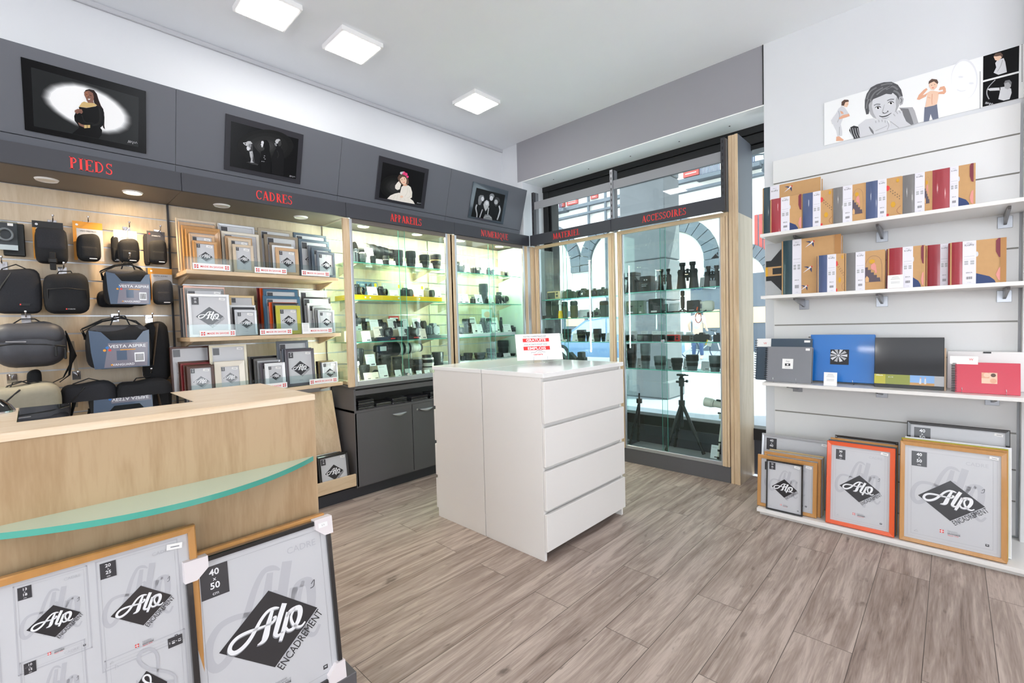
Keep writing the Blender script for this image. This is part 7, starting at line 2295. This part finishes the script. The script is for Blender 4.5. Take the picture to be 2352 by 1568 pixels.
b.build('shaft', t)
b = MB(); b.box(-.42, .42, -.3, .3, 0, .94, 'stone_dark', .03); b.box(-.45, .45, -.32, .32, 0, .3, 'stone_dark', .03); b.build('base_block', t)
copy = copy_tree(t); copy.location.x = .5; copy['label'] = 'stone pillar of the arcade further right, hidden behind the white wall'

YF2 = 20.0
FX = lambda px, py: at(px, py, 'y', YF2)
t = thing('stone_building', 'pale stone building across the street with arches and red shutters', 'building', (0, YF2, 0))
b = MB(); b.box(-34, 14, .0, 1.2, -.06, 14, 'stone_white'); b.build('wall', t)
for k, (cx, cz, ro, ri, x1) in enumerate(((1547, 606, 108, 74, 1), (1252, 622, 86, 64, 1), (1700, 640, 90, 60, 1), (1420, 600, 96, 68, 1))):
    c = FX(cx, cz); e = FX(cx + ro, cz); g = FX(cx + ri, cz)
    Ro, Ri = e.x - c.x, g.x - c.x
    b = MB(); b.T = TR(c.x, -.05, c.z)
    n = 14
    for i in range(n):
        a0, a1 = PI * i / n, PI * (i + .92) / n
        b.prism([(Ro * math.cos(a0), Ro * math.sin(a0)), (Ro * math.cos(a1), Ro * math.sin(a1)), (Ri * math.cos(a1), Ri * math.sin(a1)), (Ri * math.cos(a0), Ri * math.sin(a0))], -.15, .1, 'stone_grey')
    for s in (-1, 1): b.box(s * Ri, s * Ro, -.16, .1, -.32, -.02, 'stone_grey')
    b.build('arch', t)
    b = MB(); b.T = TR(c.x, -.04, c.z); b.prism([(Ri * .98 * math.cos(PI * i / 20), Ri * .98 * math.sin(PI * i / 20)) for i in range(21)] + [(-Ri * .98, -1.2), (Ri * .98, -1.2)], -.01, .04, 'stone_light'); b.build('arch_infill', t)
for k, (x0, y0, x1, y1, red) in enumerate(((1266, 571, 1288, 633, 1), (1735, 495, 1770, 588, 1), (1500, 545, 1522, 600, 0))):
    a, c = FX(x0, y0), FX(x1, y1)
    b = MB(); b.box(a.x, c.x, -.12, -.06, c.z, a.z, 'window_dark'); o = b.build('window', t)
    b = MB()
    for u in (.0, .3, .6) if red else (.5,): b.box(a.x + (c.x - a.x) * u, a.x + (c.x - a.x) * u + .12, -.14, -.121, c.z, a.z, 'shutter_red')
    b.build('window_bar', o)
for k, (x0, y0, x1, y1) in enumerate(((1572, 352, 1608, 402), (1668, 330, 1690, 392), (1305, 440, 1330, 468), (1288, 448, 1300, 475), (1360, 425, 1376, 455))):
    a, c = FX(x0, y0), FX(x1, y1)
    b = MB(); b.box(a.x, c.x, -.16, -.06, c.z, a.z, 'shutter_red')
    for j in range(7): b.box(a.x + .1, c.x - .1, -.175, -.16, c.z + (a.z - c.z) * (.1 + j * .12), c.z + (a.z - c.z) * (.13 + j * .12), 'stone_light')
    b.build('shutter', t)
for k, (x0, y0, x1, y1) in enumerate(((1616, 345, 1660, 398), (1268, 455, 1300, 482), (1690, 300, 1740, 380))):
    a, c = FX(x0, y0), FX(x1, y1)
    b = MB()
    for j in range(14): u = a.x + (c.x - a.x) * j / 13; b.cyl((u, -.4, c.z), (u, -.4, a.z - .5), .02, 'rail_dark', seg=6)
    b.box(a.x, c.x, -.42, -.38, a.z - .52, a.z - .46, 'rail_dark'); b.box(a.x - .2, c.x + .2, -.5, 0, c.z - .15, c.z, 'stone_grey')
    b.build('balcony', t)
for y0, h, m2 in ((424, .16, 'stone_grey'), (446, .1, 'stone_grey'), (330, .12, 'stone_grey')):
    z = FX(1600, y0 - 8).z
    b = MB(); b.box(-34, 14, -.25, 0, z, z + h, m2); b.build('cornice', t)
for x in (1358, 1397, 1530): a = FX(x, 600); b = MB(); b.cyl((a.x, -.15, 0), (a.x, -.15, 9), .07, 'stone_grey', seg=8); b.build('drain_pipe', t)
for k, (x0, y0, x1, y1, m2, gl) in enumerate(((1292, 715, 1352, 790, 'shop_dark', (1304, 728, 1346, 748)), (1588, 660, 1665, 800, 'shop_dark', (1618, 712, 1655, 752)), (1725, 628, 1775, 800, 'shop_dark', (1730, 705, 1760, 740)), (1225, 700, 1262, 800, 'shop_dark', (1230, 720, 1250, 740)))):
    a, c = FX(x0, y0), FX(x1, y1)
    b = MB(); b.box(a.x, c.x, -.1, -.03, -.05, a.z, m2); o = b.build('shopfront', t)
    a, c = FX(gl[0], gl[1]), FX(gl[2], gl[3])
    b = MB(); b.box(a.x, c.x, -.14, -.101, c.z, a.z, 'shop_glow'); b.build('lit_window', o)

# parked car
cl = at(1245, 800, 'y', 11.9).x; Lc = 4.2
t = thing('car', 'blue grey hatchback parked across the street, seen from its side', 'car', (cl, 11.9, -.06))
side = [(0.0, .34), (.02, .62), (.18, .76), (.95, .92), (1.75, 1.40), (2.5, 1.48), (3.4, 1.44), (4.0, 1.02), (4.18, .95), (4.2, .4), (4.1, .28), (.15, .26)]
b = MB(); b.prism(side, .0, 1.65, 'car_paint', True)
b.build('body', t)
b = MB(); b.prism([(1.12, .95), (1.82, 1.36), (2.5, 1.43), (2.5, .95)], -.012, .0, 'car_glass'); b.build('side_window', t)
b = MB(); b.prism([(2.56, .95), (2.56, 1.43), (3.36, 1.39), (3.7, .98)], -.012, .0, 'car_glass'); b.build('side_window', t)
b = MB(); b.add([(.98, .1, .95), (.98, 1.55, .95), (1.76, 1.45, 1.42), (1.76, .2, 1.42)], [(0, 1, 2, 3)], 'car_glass'); b.build('windscreen', t)
for x in (.82, 3.35):
    b = MB(); b.lathe([(.32, 0), (.32, .2), (.24, .21)], 'tyre', 28, TR(x, .19, .32) @ RX(PI / 2)); o = b.build('wheel', t)
    b = MB(); b.lathe([(.22, .2), (.22, .215), (.06, .225), (0, .225)], 'rim', 24, TR(x, .19, .32) @ RX(PI / 2)); b.build('rim', o)
b = MB(); b.rbox(.35, .1, .12, .05, 'frame_white', 4); b.build('headlamp', t, (.18, 0, .6))
b = MB(); b.box(1.0, 1.14, -.16, -.0, .95, 1.06, 'car_paint', .02); b.build('mirror', t)

# person with a bicycle
q = at(1618, 812, 'y', 15.6)
bx = q.x
t = thing('bicycle', 'pale bicycle held by a person across the street', 'bicycle', (bx, 15.6, -.06))
for k, x in enumerate((-.5, .5)):
    b = MB(); b.tube([(x + .32 * math.cos(a), 0, .33 + .32 * math.sin(a)) for a in [i * 2 * PI / 24 for i in range(25)]], .018, 'rail_dark', 6)
    for i in range(8): b.cyl((x, 0, .33), (x + .32 * math.cos(i * PI / 4), 0, .33 + .32 * math.sin(i * PI / 4)), .003, 'steel', seg=4)
    b.build('wheel', t)
b = MB()
for p0, p1 in (((-.5, .33), (-.12, .3)), ((-.12, .3), (-.25, .8)), ((-.5, .33), (-.22, .7)), ((-.22, .7), (.35, .8)), ((-.12, .3), (.36, .7)), ((.34, .92), (.5, .33))): b.cyl((p0[0], 0, p0[1]), (p1[0], 0, p1[1]), .018, 'frame_white', seg=8)
b.build('frame', t)
b = MB(); b.box(-.38, -.14, -.06, .06, .8, .85, 'black', .02); b.build('saddle', t)
b = MB(); b.tube([(.3, -.25, .98), (.36, -.1, .95), (.34, 0, .92), (.36, .1, .95), (.3, .25, .98)], .014, 'black', 6); b.build('handlebar', t)


def skin_fig(name, verts, edges, mt, parent, sub=2):
    me = bpy.data.meshes.new(name)
    me.from_pydata([v[:3] for v in verts], edges, [])
    me.materials.append(MATS[mt])
    o = link(name, me, parent)
    m = o.modifiers.new('skin', 'SKIN')
    for v, d in zip(verts, me.skin_vertices[0].data):
        d.radius = (v[3], v[4] if len(v) > 4 else v[3])
    me.skin_vertices[0].data[0].use_root = True
    s = o.modifiers.new('smooth', 'SUBSURF'); s.levels = sub; s.render_levels = sub
    return o


t = thing('person', 'person in a white T-shirt and blue jeans standing with a bicycle', 'person', (bx - .12, 15.35, -.06))
V = [(0, 0, .95, .13, .1), (0, 0, 1.15, .13, .09), (0, 0, 1.38, .16, .1), (0, -.01, 1.5, .06, .06), (0, -.03, 1.58, .055, .055), (0, -.05, 1.68, .085, .1), (0, -.04, 1.78, .06, .07),
     (.17, 0, 1.42, .06), (.27, -.08, 1.2, .045), (.3, -.0, .99, .035), (.31, .06, .95, .04), (-.17, 0, 1.42, .06), (-.28, -.06, 1.2, .045), (-.3, .06, 1.0, .035), (-.3, .12, .97, .04),
     (.1, 0, .85, .09), (.12, -.02, .5, .06), (.13, .02, .1, .045), (.14, -.1, .04, .04), (-.1, 0, .85, .09), (-.12, -.02, .5, .06), (-.14, .02, .1, .045), (-.15, -.1, .04, .04)]
E_ = [(0, 1), (1, 2), (2, 3), (3, 4), (4, 5), (5, 6), (2, 7), (7, 8), (8, 9), (9, 10), (2, 11), (11, 12), (12, 13), (13, 14), (0, 15), (15, 16), (16, 17), (17, 18), (0, 19), (19, 20), (20, 21), (21, 22)]
skin_fig('body', V, E_, 'skin_light', t)
V2 = [(0, 0, .96, .145, .115), (0, 0, 1.15, .145, .105), (0, 0, 1.36, .175, .115), (0, 0, 1.46, .09, .08), (.18, 0, 1.41, .075), (.245, -.05, 1.26, .062), (-.18, 0, 1.41, .075), (-.25, -.04, 1.26, .062)]
skin_fig('t_shirt', V2, [(0, 1), (1, 2), (2, 3), (2, 4), (4, 5), (2, 6), (6, 7)], 'shirt', t)
V3 = [(0, 0, .93, .145, .115), (.1, 0, .82, .1), (.12, -.02, .5, .075), (.13, .02, .12, .06), (-.1, 0, .82, .1), (-.12, -.02, .5, .075), (-.14, .02, .12, .06)]
skin_fig('jeans', V3, [(0, 1), (1, 2), (2, 3), (0, 4), (4, 5), (5, 6)], 'person_jeans', t)
b = MB(); b.T = TR(0, -.035, 1.7); b.rbox(.19, .22, .13, .07, 'hair_dark', 5); b.build('hair', t)

# hanging street lamp seen in the gap by the white wall
p = at(1738, 372, 'y', 7.7)
t = thing('street_lamp', 'ornate hanging street lamp seen in the gap beside the white wall', 'street lamp', (p.x, 7.7, p.z))
b = MB(); b.cyl((-.1, 0, 4.3 - p.z), (0, 0, .1), .012, 'stone_grey', seg=8); b.tube([(-.32, 0, -.03), (-.2, 0, .08), (0, 0, .11), (.2, 0, .07), (.34, 0, .0)], .012, 'stone_grey', 6); b.build('bracket', t)
b = MB(); b.lathe([(.0, -.3), (.02, -.27), (.015, -.2), (.055, -.15), (.035, -.08), (.02, .0), (.03, .1)], 'stone_grey', 12, TR(.12, 0, 0)); b.build('finial', t)
for s in (-1, 1):
    b = MB(); b.lathe([(0, -.08), (.055, -.05), (.07, 0), (.03, .03)], 'glass_frost', 12, TR(s * .2 + .01, 0, -.02)); b.build('lamp_shade', t)
# ---------------------------------------------------------------- camera bags hanging on the slatwall
BG = lambda x, y: (x / 3.336, 480 + y / 3.336)
mat('card_orange', '#E39A2E', .5)
mat('card_grey', '#C9C9CC', .5)
mat('card_dark', '#3A3A40', .5)
mat('bag_info', '#77727F', .35, coat=.3)
mat('bag_photo', '#3D526C', .35, coat=.3)
mat('bag_brown', '#5B4A38', .6, noise=.2, nscale=80)
XS = -3.542      # front of the slat boards
BGRP = 'camera bags hanging on the slatwall'


def hook(label, px, py, reach=.12, plate=True):
    p = at(*BG(px, py), 'x', XS)
    q = at(*BG(px, py), 'x', XS + reach)
    t = thing('display_hook', label, 'hook', (XS, p.y, p.z), group='chrome hooks on the slatwall')
    b = MB()
    if plate: b.box(0.0005, .004, -.018, .018, -.03, .018, 'chrome', .001)
    b.build('hook_plate', t)
    b = MB(); b.tube([(.002, 0, 0), (reach * .5, 0, 0), (reach, 0, 0), (reach + .006, 0, .02)], .003, 'chrome', 8); b.lathe([(0, 0), (.006, .003), (.006, .009), (0, .012)], 'chrome', 12, TR(reach + .006, 0, .018)); b.build('hook_arm', t)
    return t


def bagpos(x0, x1, y0, y1, X):
    a, c = at(*BG(x0, (y0 + y1) / 2), 'x', X), at(*BG(x1, (y0 + y1) / 2), 'x', X)
    t, u = at(*BG((x0 + x1) / 2, y0), 'x', X), at(*BG((x0 + x1) / 2, y1), 'x', X)
    return (a.y + c.y) / 2, u.z, c.y - a.y, t.z - u.z


def bag(label, x0, x1, y0, y1, d, mt, kind, card=None, strap=None, rot=0.0, X=None, r=None, extra=None):
    """x0..x1, y0..y1 = the bag's body in the 3.336x crop; d = depth."""
    Xf = (X if X is not None else XS + .06) + d
    y, z, w, h = bagpos(x0, x1, y0, y1, Xf - d * .35)
    t = thing('camera_bag', label, 'bag', (Xf - d / 2, y, z), (0, 0, EAST + rot), BGRP)
    rr = r or min(w, h, d) * (.42 if kind in ('pouch', 'sling', 'tall') else .26)
    def sag(P):
        k = 1 + .05 * math.sin(PI * P.z / h) + (.04 if kind == 'sling' else 0) * math.cos(P.x / w * 5)
        tp = 1 - (.14 if kind in ('tall', 'pouch') else .05) * max(0, P.z / h - .6)
        return (P.x * k * tp, P.y * k, P.z + .006 * math.sin(P.x * 30) * (P.z > h * .5))
    b = MB(); b.rbox(w * .97, d, h, rr, mt, 10, sag); b.build('body', t)
    f = -d / 2
    if kind == 'flap':
        b = MB(); b.T = TR(0, f * .12, h * .34); b.rbox(w * .93, d * .98, h * .68, rr * .8, 'fabric_dark', 8); b.build('flap', t)
        b = MB(); b.box(-.012, .012, f - .012, f - .002, -h * .22, h * .3, 'webbing', .003); b.box(-.017, .017, f - .018, f - .006, -h * .02, h * .12, 'black', .004); b.build('buckle', t)
    elif kind == 'pouch':
        b = MB(); b.T = TR(0, f * .55, h * .06); b.rbox(w * .74, d * .55, h * .5, d * .2, mt, 8); b.build('front_pocket', t)
        b = MB(); b.tube([(w * .40 * math.cos(a), f * .75, h * .52 + h * .4 * math.sin(a)) for a in [PI * i / 14 for i in range(15)]], .0022, 'black', 6); b.build('zip', t)
        b = MB(); b.box(-w * .02, w * .3, f * 1.02 - .002, f * 1.02, h * .07, h * .1, 'frame_white', .0005); b.build('logo_label', t)
    elif kind == 'shoulder':
        b = MB(); b.T = TR(0, f * .45, h * .04); b.rbox(w * .84, d * .5, h * .56, d * .18, 'fabric_black', 8); b.build('front_pocket', t)
        b = MB(); b.tube([(-w * .42, f * .8, h * .2), (-w * .42, f * 1.02, h * .58), (0, f * 1.08, h * .62), (w * .42, f * 1.02, h * .58), (w * .42, f * .8, h * .2)], .003, 'black', 6); b.build('zip', t)
        b = MB(); b.box(-w * .06, w * .16, f * 1.22 - .002, f * 1.22, h * .08, h * .12, 'black', .0005); b.rect
        b.T = TR(0, f * 1.22 - .0022, 0); b.rect(-w * .06, -w * .03, h * .085, h * .115, 1, 'red'); b.text('STARBLITZ', w * .06, h * .09, h * .018, 1, 'frame_white', 'c'); b.build('logo_label', t)
        b = MB(); b.tube([(-w * .2, 0, h * .96), (-w * .14, 0, h * 1.06), (w * .12, 0, h * 1.08), (w * .18, 0, h * .97)], 0, 'webbing', 8, flat=(.02, .005)); b.build('carry_handle', t)
    elif kind == 'info':
        b = MB(); b.T = TR(0, -.0, h * .68); b.rbox(w * .94, d * .96, h * .34, d * .22, 'fabric_grey', 8); b.build('lid', t)
        b = MB()
        y0_, y1_ = f - .012, f - .010
        pts = [(-w * .42, h * .02), (w * .44, h * .02), (w * .46, h * .9), (w * .36, h * .86), (w * .24, h * .66), (-w * .16, h * .66), (-w * .3, h * .86), (-w * .48, h * .9), (-w * .46, h * .4)]
        b.prism(pts, y0_, y1_, 'bag_photo')
        b.T = TR(0, y0_ - .0003, 0)
        b.flat([(-w * .28, h * .04), (w * .4, h * .04), (w * .43, h * .6), (-w * .2, h * .6)], 1, 'bag_info')
        b.rect(-w * .08, w * .08, h * .2, h * .42, 2, 'bag_photo'); b.rect(w * .2, w * .36, h * .14, h * .36, 2, 'frame_white')
        for j in range(6): b.rect(w * (.22 + j * .022), w * (.232 + j * .022), h * .17, h * .33, 3, 'ink')
        b.text('VESTA ASPIRE', w * .1, h * .49, h * .07, 3, 'frame_white', 'c', sx=1.1, bold=.01); b.rect(-w * .02, w * .22, h * .43, h * .45, 3, 'card_orange')
        for cx, cz, mm in ((-.22, .5, 'sp_blue'), (-.26, .44, 'card_orange'), (-.18, .44, 'red')): b.ell(w * cx, h * cz, w * .025, w * .025, 3, mm, 12)
        b.ell(-w * .16, h * .1, w * .018, w * .018, 3, 'card_orange', 10); b.text('VANGUARD', w * .02, h * .075, h * .05, 3, 'frame_white', 'c', bold=.01)
        b.build('info_card', t)
        b = MB()
        for k, (dx, q) in enumerate(((-.02, .0), (.0, .03), (.02, -.02))):
            b.tube([(-w * .5, -d * .1, h * .7), (-w * (.56 - dx), -d * .2, h * (.92 + q)), (-w * .25, -d * .1, h * (1.12 + q)), (w * .05, 0, h * (1.2 + q)), (w * .3, 0, h * (1.1 - q)), (w * .48, -d * .1, h * .88)], 0, 'webbing', 8, flat=(.022, .005))
        b.tube([(-w * .12, 0, h), (-w * .05, 0, h * 1.24), (w * .12, 0, h * 1.24), (w * .2, 0, h * 1.0)], 0, 'webbing', 8, flat=(.02, .006))
        b.build('shoulder_strap', t)
    elif kind == 'sling':
        b = MB(); b.T = TR(0, f * .3, h * .46); b.rbox(w * .93, d * .82, h * .52, d * .36, mt, 9); b.build('lid', t)
        b = MB(); b.tube([(-w * .46, f * .85, h * .5), (-w * .2, f * 1.06, h * .53), (w * .2, f * 1.06, h * .5), (w * .46, f * .8, h * .44)], .004, 'black', 8)
        b.tube([(-w * .3, f * 1.1, h * .58), (-w * .05, f * 1.12, h * .57)], .004, 'grey', 6); b.build('zip', t)
        b = MB(); b.box(w * .3, w * .345, f * 1.12 - .004, f * 1.12 + .004, h * .22, h * .45, 'black', .003); b.build('zip_pull', t)
        b = MB(); b.box(w * .43, w * .47, f * .9, f * .9 + .008, h * .15, h * .4, 'black', .003); b.build('zip_pull', t)
        b = MB(); b.tube([(-w * .2, 0, h * .98), (-w * .1, 0, h * 1.08), (w * .08, 0, h * 1.08), (w * .2, 0, h * .96)], 0, 'webbing', 8, flat=(.02, .006)); b.build('carry_handle', t)
    elif kind == 'plain':
        b = MB(); b.tube([(-w * .3, -d * .1, h * .93), (-w * .28, -d * .12, h * 1.0), (0, 0, h * 1.12), (w * .3, -d * .1, h * .98), (w * .45, -d * .1, h * .8)], 0, 'webbing', 8, flat=(.018, .005)); b.build('shoulder_strap', t)
        b = MB(); b.tube([(-w * .45, f * .9, h * .3), (-w * .3, f * 1.05, h * .6), (-w * .1, f * .95, h * .9)], .004, 'black', 6); b.build('piping', t)
    if card:
        ck, cx0, cx1, cy0, cy1, word = card
        a = bagpos(cx0, cx1, cy0, cy1, Xf - d - .002)
        b = MB(); W2, H2 = a[2], a[3]
        b.box(-W2 / 2, W2 / 2, -.0012, .0, 0, H2, 'card_grey' if ck != 'dark' else 'card_dark', .0004)
        b.T = TR(0, -.0014, 0)
        b.rect(-W2 / 2, W2 / 2, H2 * .82, H2, 1, {'orange': 'card_orange', 'dark': 'card_dark', 'white': 'cream_card', 'black': 'black'}[ck])
        if ck in ('orange', 'black'): b.rect(-W2 / 2, -W2 * .38, 0, H2 * .82, 1, 'card_orange')
        b.text(word, 0, H2 * (.74 if ck != 'dark' else .84), W2 * .07, 2, 'ink' if ck != 'dark' else 'frame_white', 'c')
        b.ell(-W2 * .36, H2 * .91, W2 * .05, W2 * .05, 3, 'red' if ck == 'dark' else 'frame_white', 12)
        c = b.build('hang_card', t)
        c.matrix_parent_inverse = Matrix.Identity(4)
        c.location = (a[0] - y, d / 2 + .004, a[1] - z)
    if strap:
        b = MB()
        for s in strap: b.tube([(u * w, v * d, q * h) for u, v, q in s], 0, 'webbing', 8, flat=(.022, .005))
        b.build('shoulder_strap', t)
    if extra: extra(t, w, h, d)
    return t


# row 1
bag('black holster pouch with a dark flap and buckle on an orange card, top row', 268, 518, 155, 415, .1, 'fabric_black', 'flap', ('black', 252, 490, 97, 385, 'LOWEPRO'))
bag('small black pouch on a grey card with an orange top, top row', 588, 772, 190, 400, .07, 'fabric_black', 'pouch', ('orange', 562, 790, 100, 395, 'VEO METRO'))
bag('small black pouch with front zips on a pale card, top row', 905, 1068, 228, 412, .07, 'fabric_black', 'pouch', ('white', 875, 1052, 165, 400, 'VEO CITY'))
bag('small black pouch behind the pale carded one, top row', 852, 920, 205, 405, .04, 'fabric_black', 'pouch', X=XS + .02)
bag('small black pouch on a dark card, right end of the top row', 1140, 1280, 238, 422, .06, 'fabric_black', 'pouch', ('dark', 1130, 1268, 172, 410, 'STARBLITZ'))
bag('dark pouch edge hanging behind the dark carded pouch', 1100, 1150, 190, 430, .03, 'fabric_dark', 'tall', X=XS + .015)
y, z, w, h = bagpos(-60, 140, 90, 310, XS + .1)
t = thing('blister_pack', 'clear plastic pack with a grey strap inside, top left corner of the wall', 'packaged strap', (XS + .1, y, z), (0, 0, EAST), BGRP)
b = MB(); b.box(-w / 2, w / 2, 0, .045, 0, h, 'acrylic', .004); b.build('clear_shell', t)
b = MB(); b.box(-w * .46, w * .46, .03, .033, h * .02, h * .98, 'card_dark'); b.box(-w * .46, w * .46, .0262, .0295, h * .02, h * .2, 'frame_white'); b.build('inner_card', t)
b = MB(); b.tube([(w * .28 * math.cos(a), .018, h * .55 + h * .2 * math.sin(a)) for a in [i * 2 * PI / 20 for i in range(21)]], 0, 'grey', 8, flat=(.02, .01)); b.build('coiled_strap', t)
b = MB(); b.box(w * .1, w * .32, -.0015, -.0003, h * .84, h * .93, 'card'); b.build('price_sticker', t)
y, z, w, h = bagpos(20, 192, 110, 360, XS + .03)
b = MB(); b.box(-w / 2, w / 2, 0, .02, 0, h, 'black', .004); tag(b.build('dark_case', None, (XS + .035, y, z), (0, 0, EAST)), 'flat black case hanging behind the clear plastic pack', 'case', BGRP)
# row 2
bag('wide dark grey sling bag, left end of the second row', -60, 318, 462, 800, .12, 'fabric_dark', 'plain', extra=lambda t, w, h, d: (lambda b: (b.box(w * .02, w * .24, -d / 2 - .008, -d / 2 - .003, h * .17, h * .22, 'black'), b.box(w * .03, w * .06, -d / 2 - .009, -d / 2 - .008, h * .18, h * .21, 'red'), b.build('logo_label', t)))(MB()))
bag('black shoulder bag with a rounded front pocket, second row', 335, 682, 495, 800, .15, 'fabric_black', 'shoulder')
bag('medium grey topped bag with a VESTA ASPIRE card, second row', 800, 1152, 470, 738, .14, 'fabric_black', 'info', X=XS + .09)
bag('small pouch on an orange and grey VESTA ASPIRE card, second row', 1172, 1325, 545, 732, .06, 'fabric_grey', 'pouch', ('orange', 1138, 1322, 455, 700, 'VESTA ASPIRE'))
bag('dark bag showing below the medium carded bag', 745, 1040, 620, 752, .06, 'fabric_dark', 'tall', X=XS + .01)
# row 3
bag('large smooth dark grey shoulder bag, left end of the third row', -80, 520, 868, 1212, .2, 'leather_grey', 'sling', strap=[[(.48, 0, .8), (.56, .0, .3), (.5, .1, -.25), (.36, .1, -.4)], [(.5, .1, .75), (.6, .1, .2), (.42, .2, -.3), (.2, .2, -.45)]])
bag('large grey topped bag with a VESTA ASPIRE card, third row', 665, 1150, 895, 1218, .17, 'fabric_black', 'info', X=XS + .1)
bag('tall dark backpack with a brown edge, right end of the third row', 1095, 1300, 862, 1330, .14, 'fabric_black', 'tall', X=XS + .01, extra=lambda t, w, h, d: (lambda b: (b.tube([(-w * .2, -d * .52, h * .3), (-w * .1, -d * .54, h * .7), (w * .0, -d * .45, h * .97)], 0, 'bag_brown', 8, flat=(.03, .006)), b.build('side_trim', t)))(MB()))
# row 4
bag('pale beige shoulder bag at the lower left behind the counter', -60, 470, 1345, 1600, .2, 'fabric_beige', 'plain', X=XS + .12, strap=[[(-.3, -.2, .75), (-.2, -.2, 1.1), (-.08, -.2, 1.12), (.1, -.1, .96)]])
bag('black rolled bag with a dark band, middle of the lowest row', 470, 900, 1330, 1590, .16, 'fabric_dark', 'plain', X=XS + .06)
bag('black rounded camera backpack, right end of the lowest row', 900, 1320, 1310, 1600, .16, 'fabric_black', 'shoulder', X=XS + .1)
bag('small black bag hanging among straps in the lowest row', 205, 320, 1232, 1360, .1, 'fabric_black', 'tall', X=XS + .02)
y, z, w, h = bagpos(560, 600, 1010, 1240, XS + .1)
b = MB(); b.box(-w * .4, w * .4, 0, .002, 0, h, 'taupe_light'); tag(b.build('hang_tag', None, (XS + .12, y, z), (.0, -.08, EAST + .5)), 'beige card tag hanging between the two large bags of the third row', 'tag')
for k, (px, py, rc, lb) in enumerate(((400, 110, .1, 'over the holster pouch'), (665, 118, .1, 'over the grey and orange carded pouch'), (968, 160, .12, 'over the pale carded pouch'), (1205, 182, .1, 'over the dark carded pouch'),
                                      (20, 430, .16, 'over the wide dark grey sling bag'), (478, 470, .16, 'over the black shoulder bag'), (960, 400, .18, 'over the medium VESTA ASPIRE bag'), (1140, 835, .12, 'over the tall dark backpack'),
                                      (200, 830, .2, 'over the smooth dark grey bag'), (880, 825, .18, 'over the large VESTA ASPIRE bag'), (90, 1290, .2, 'over the beige bag'), (585, 1265, .16, 'over the black rolled bag'), (1120, 1240, .18, 'over the rounded black backpack'))):
    hook(f'chrome display hook {lb}', px, py, rc)
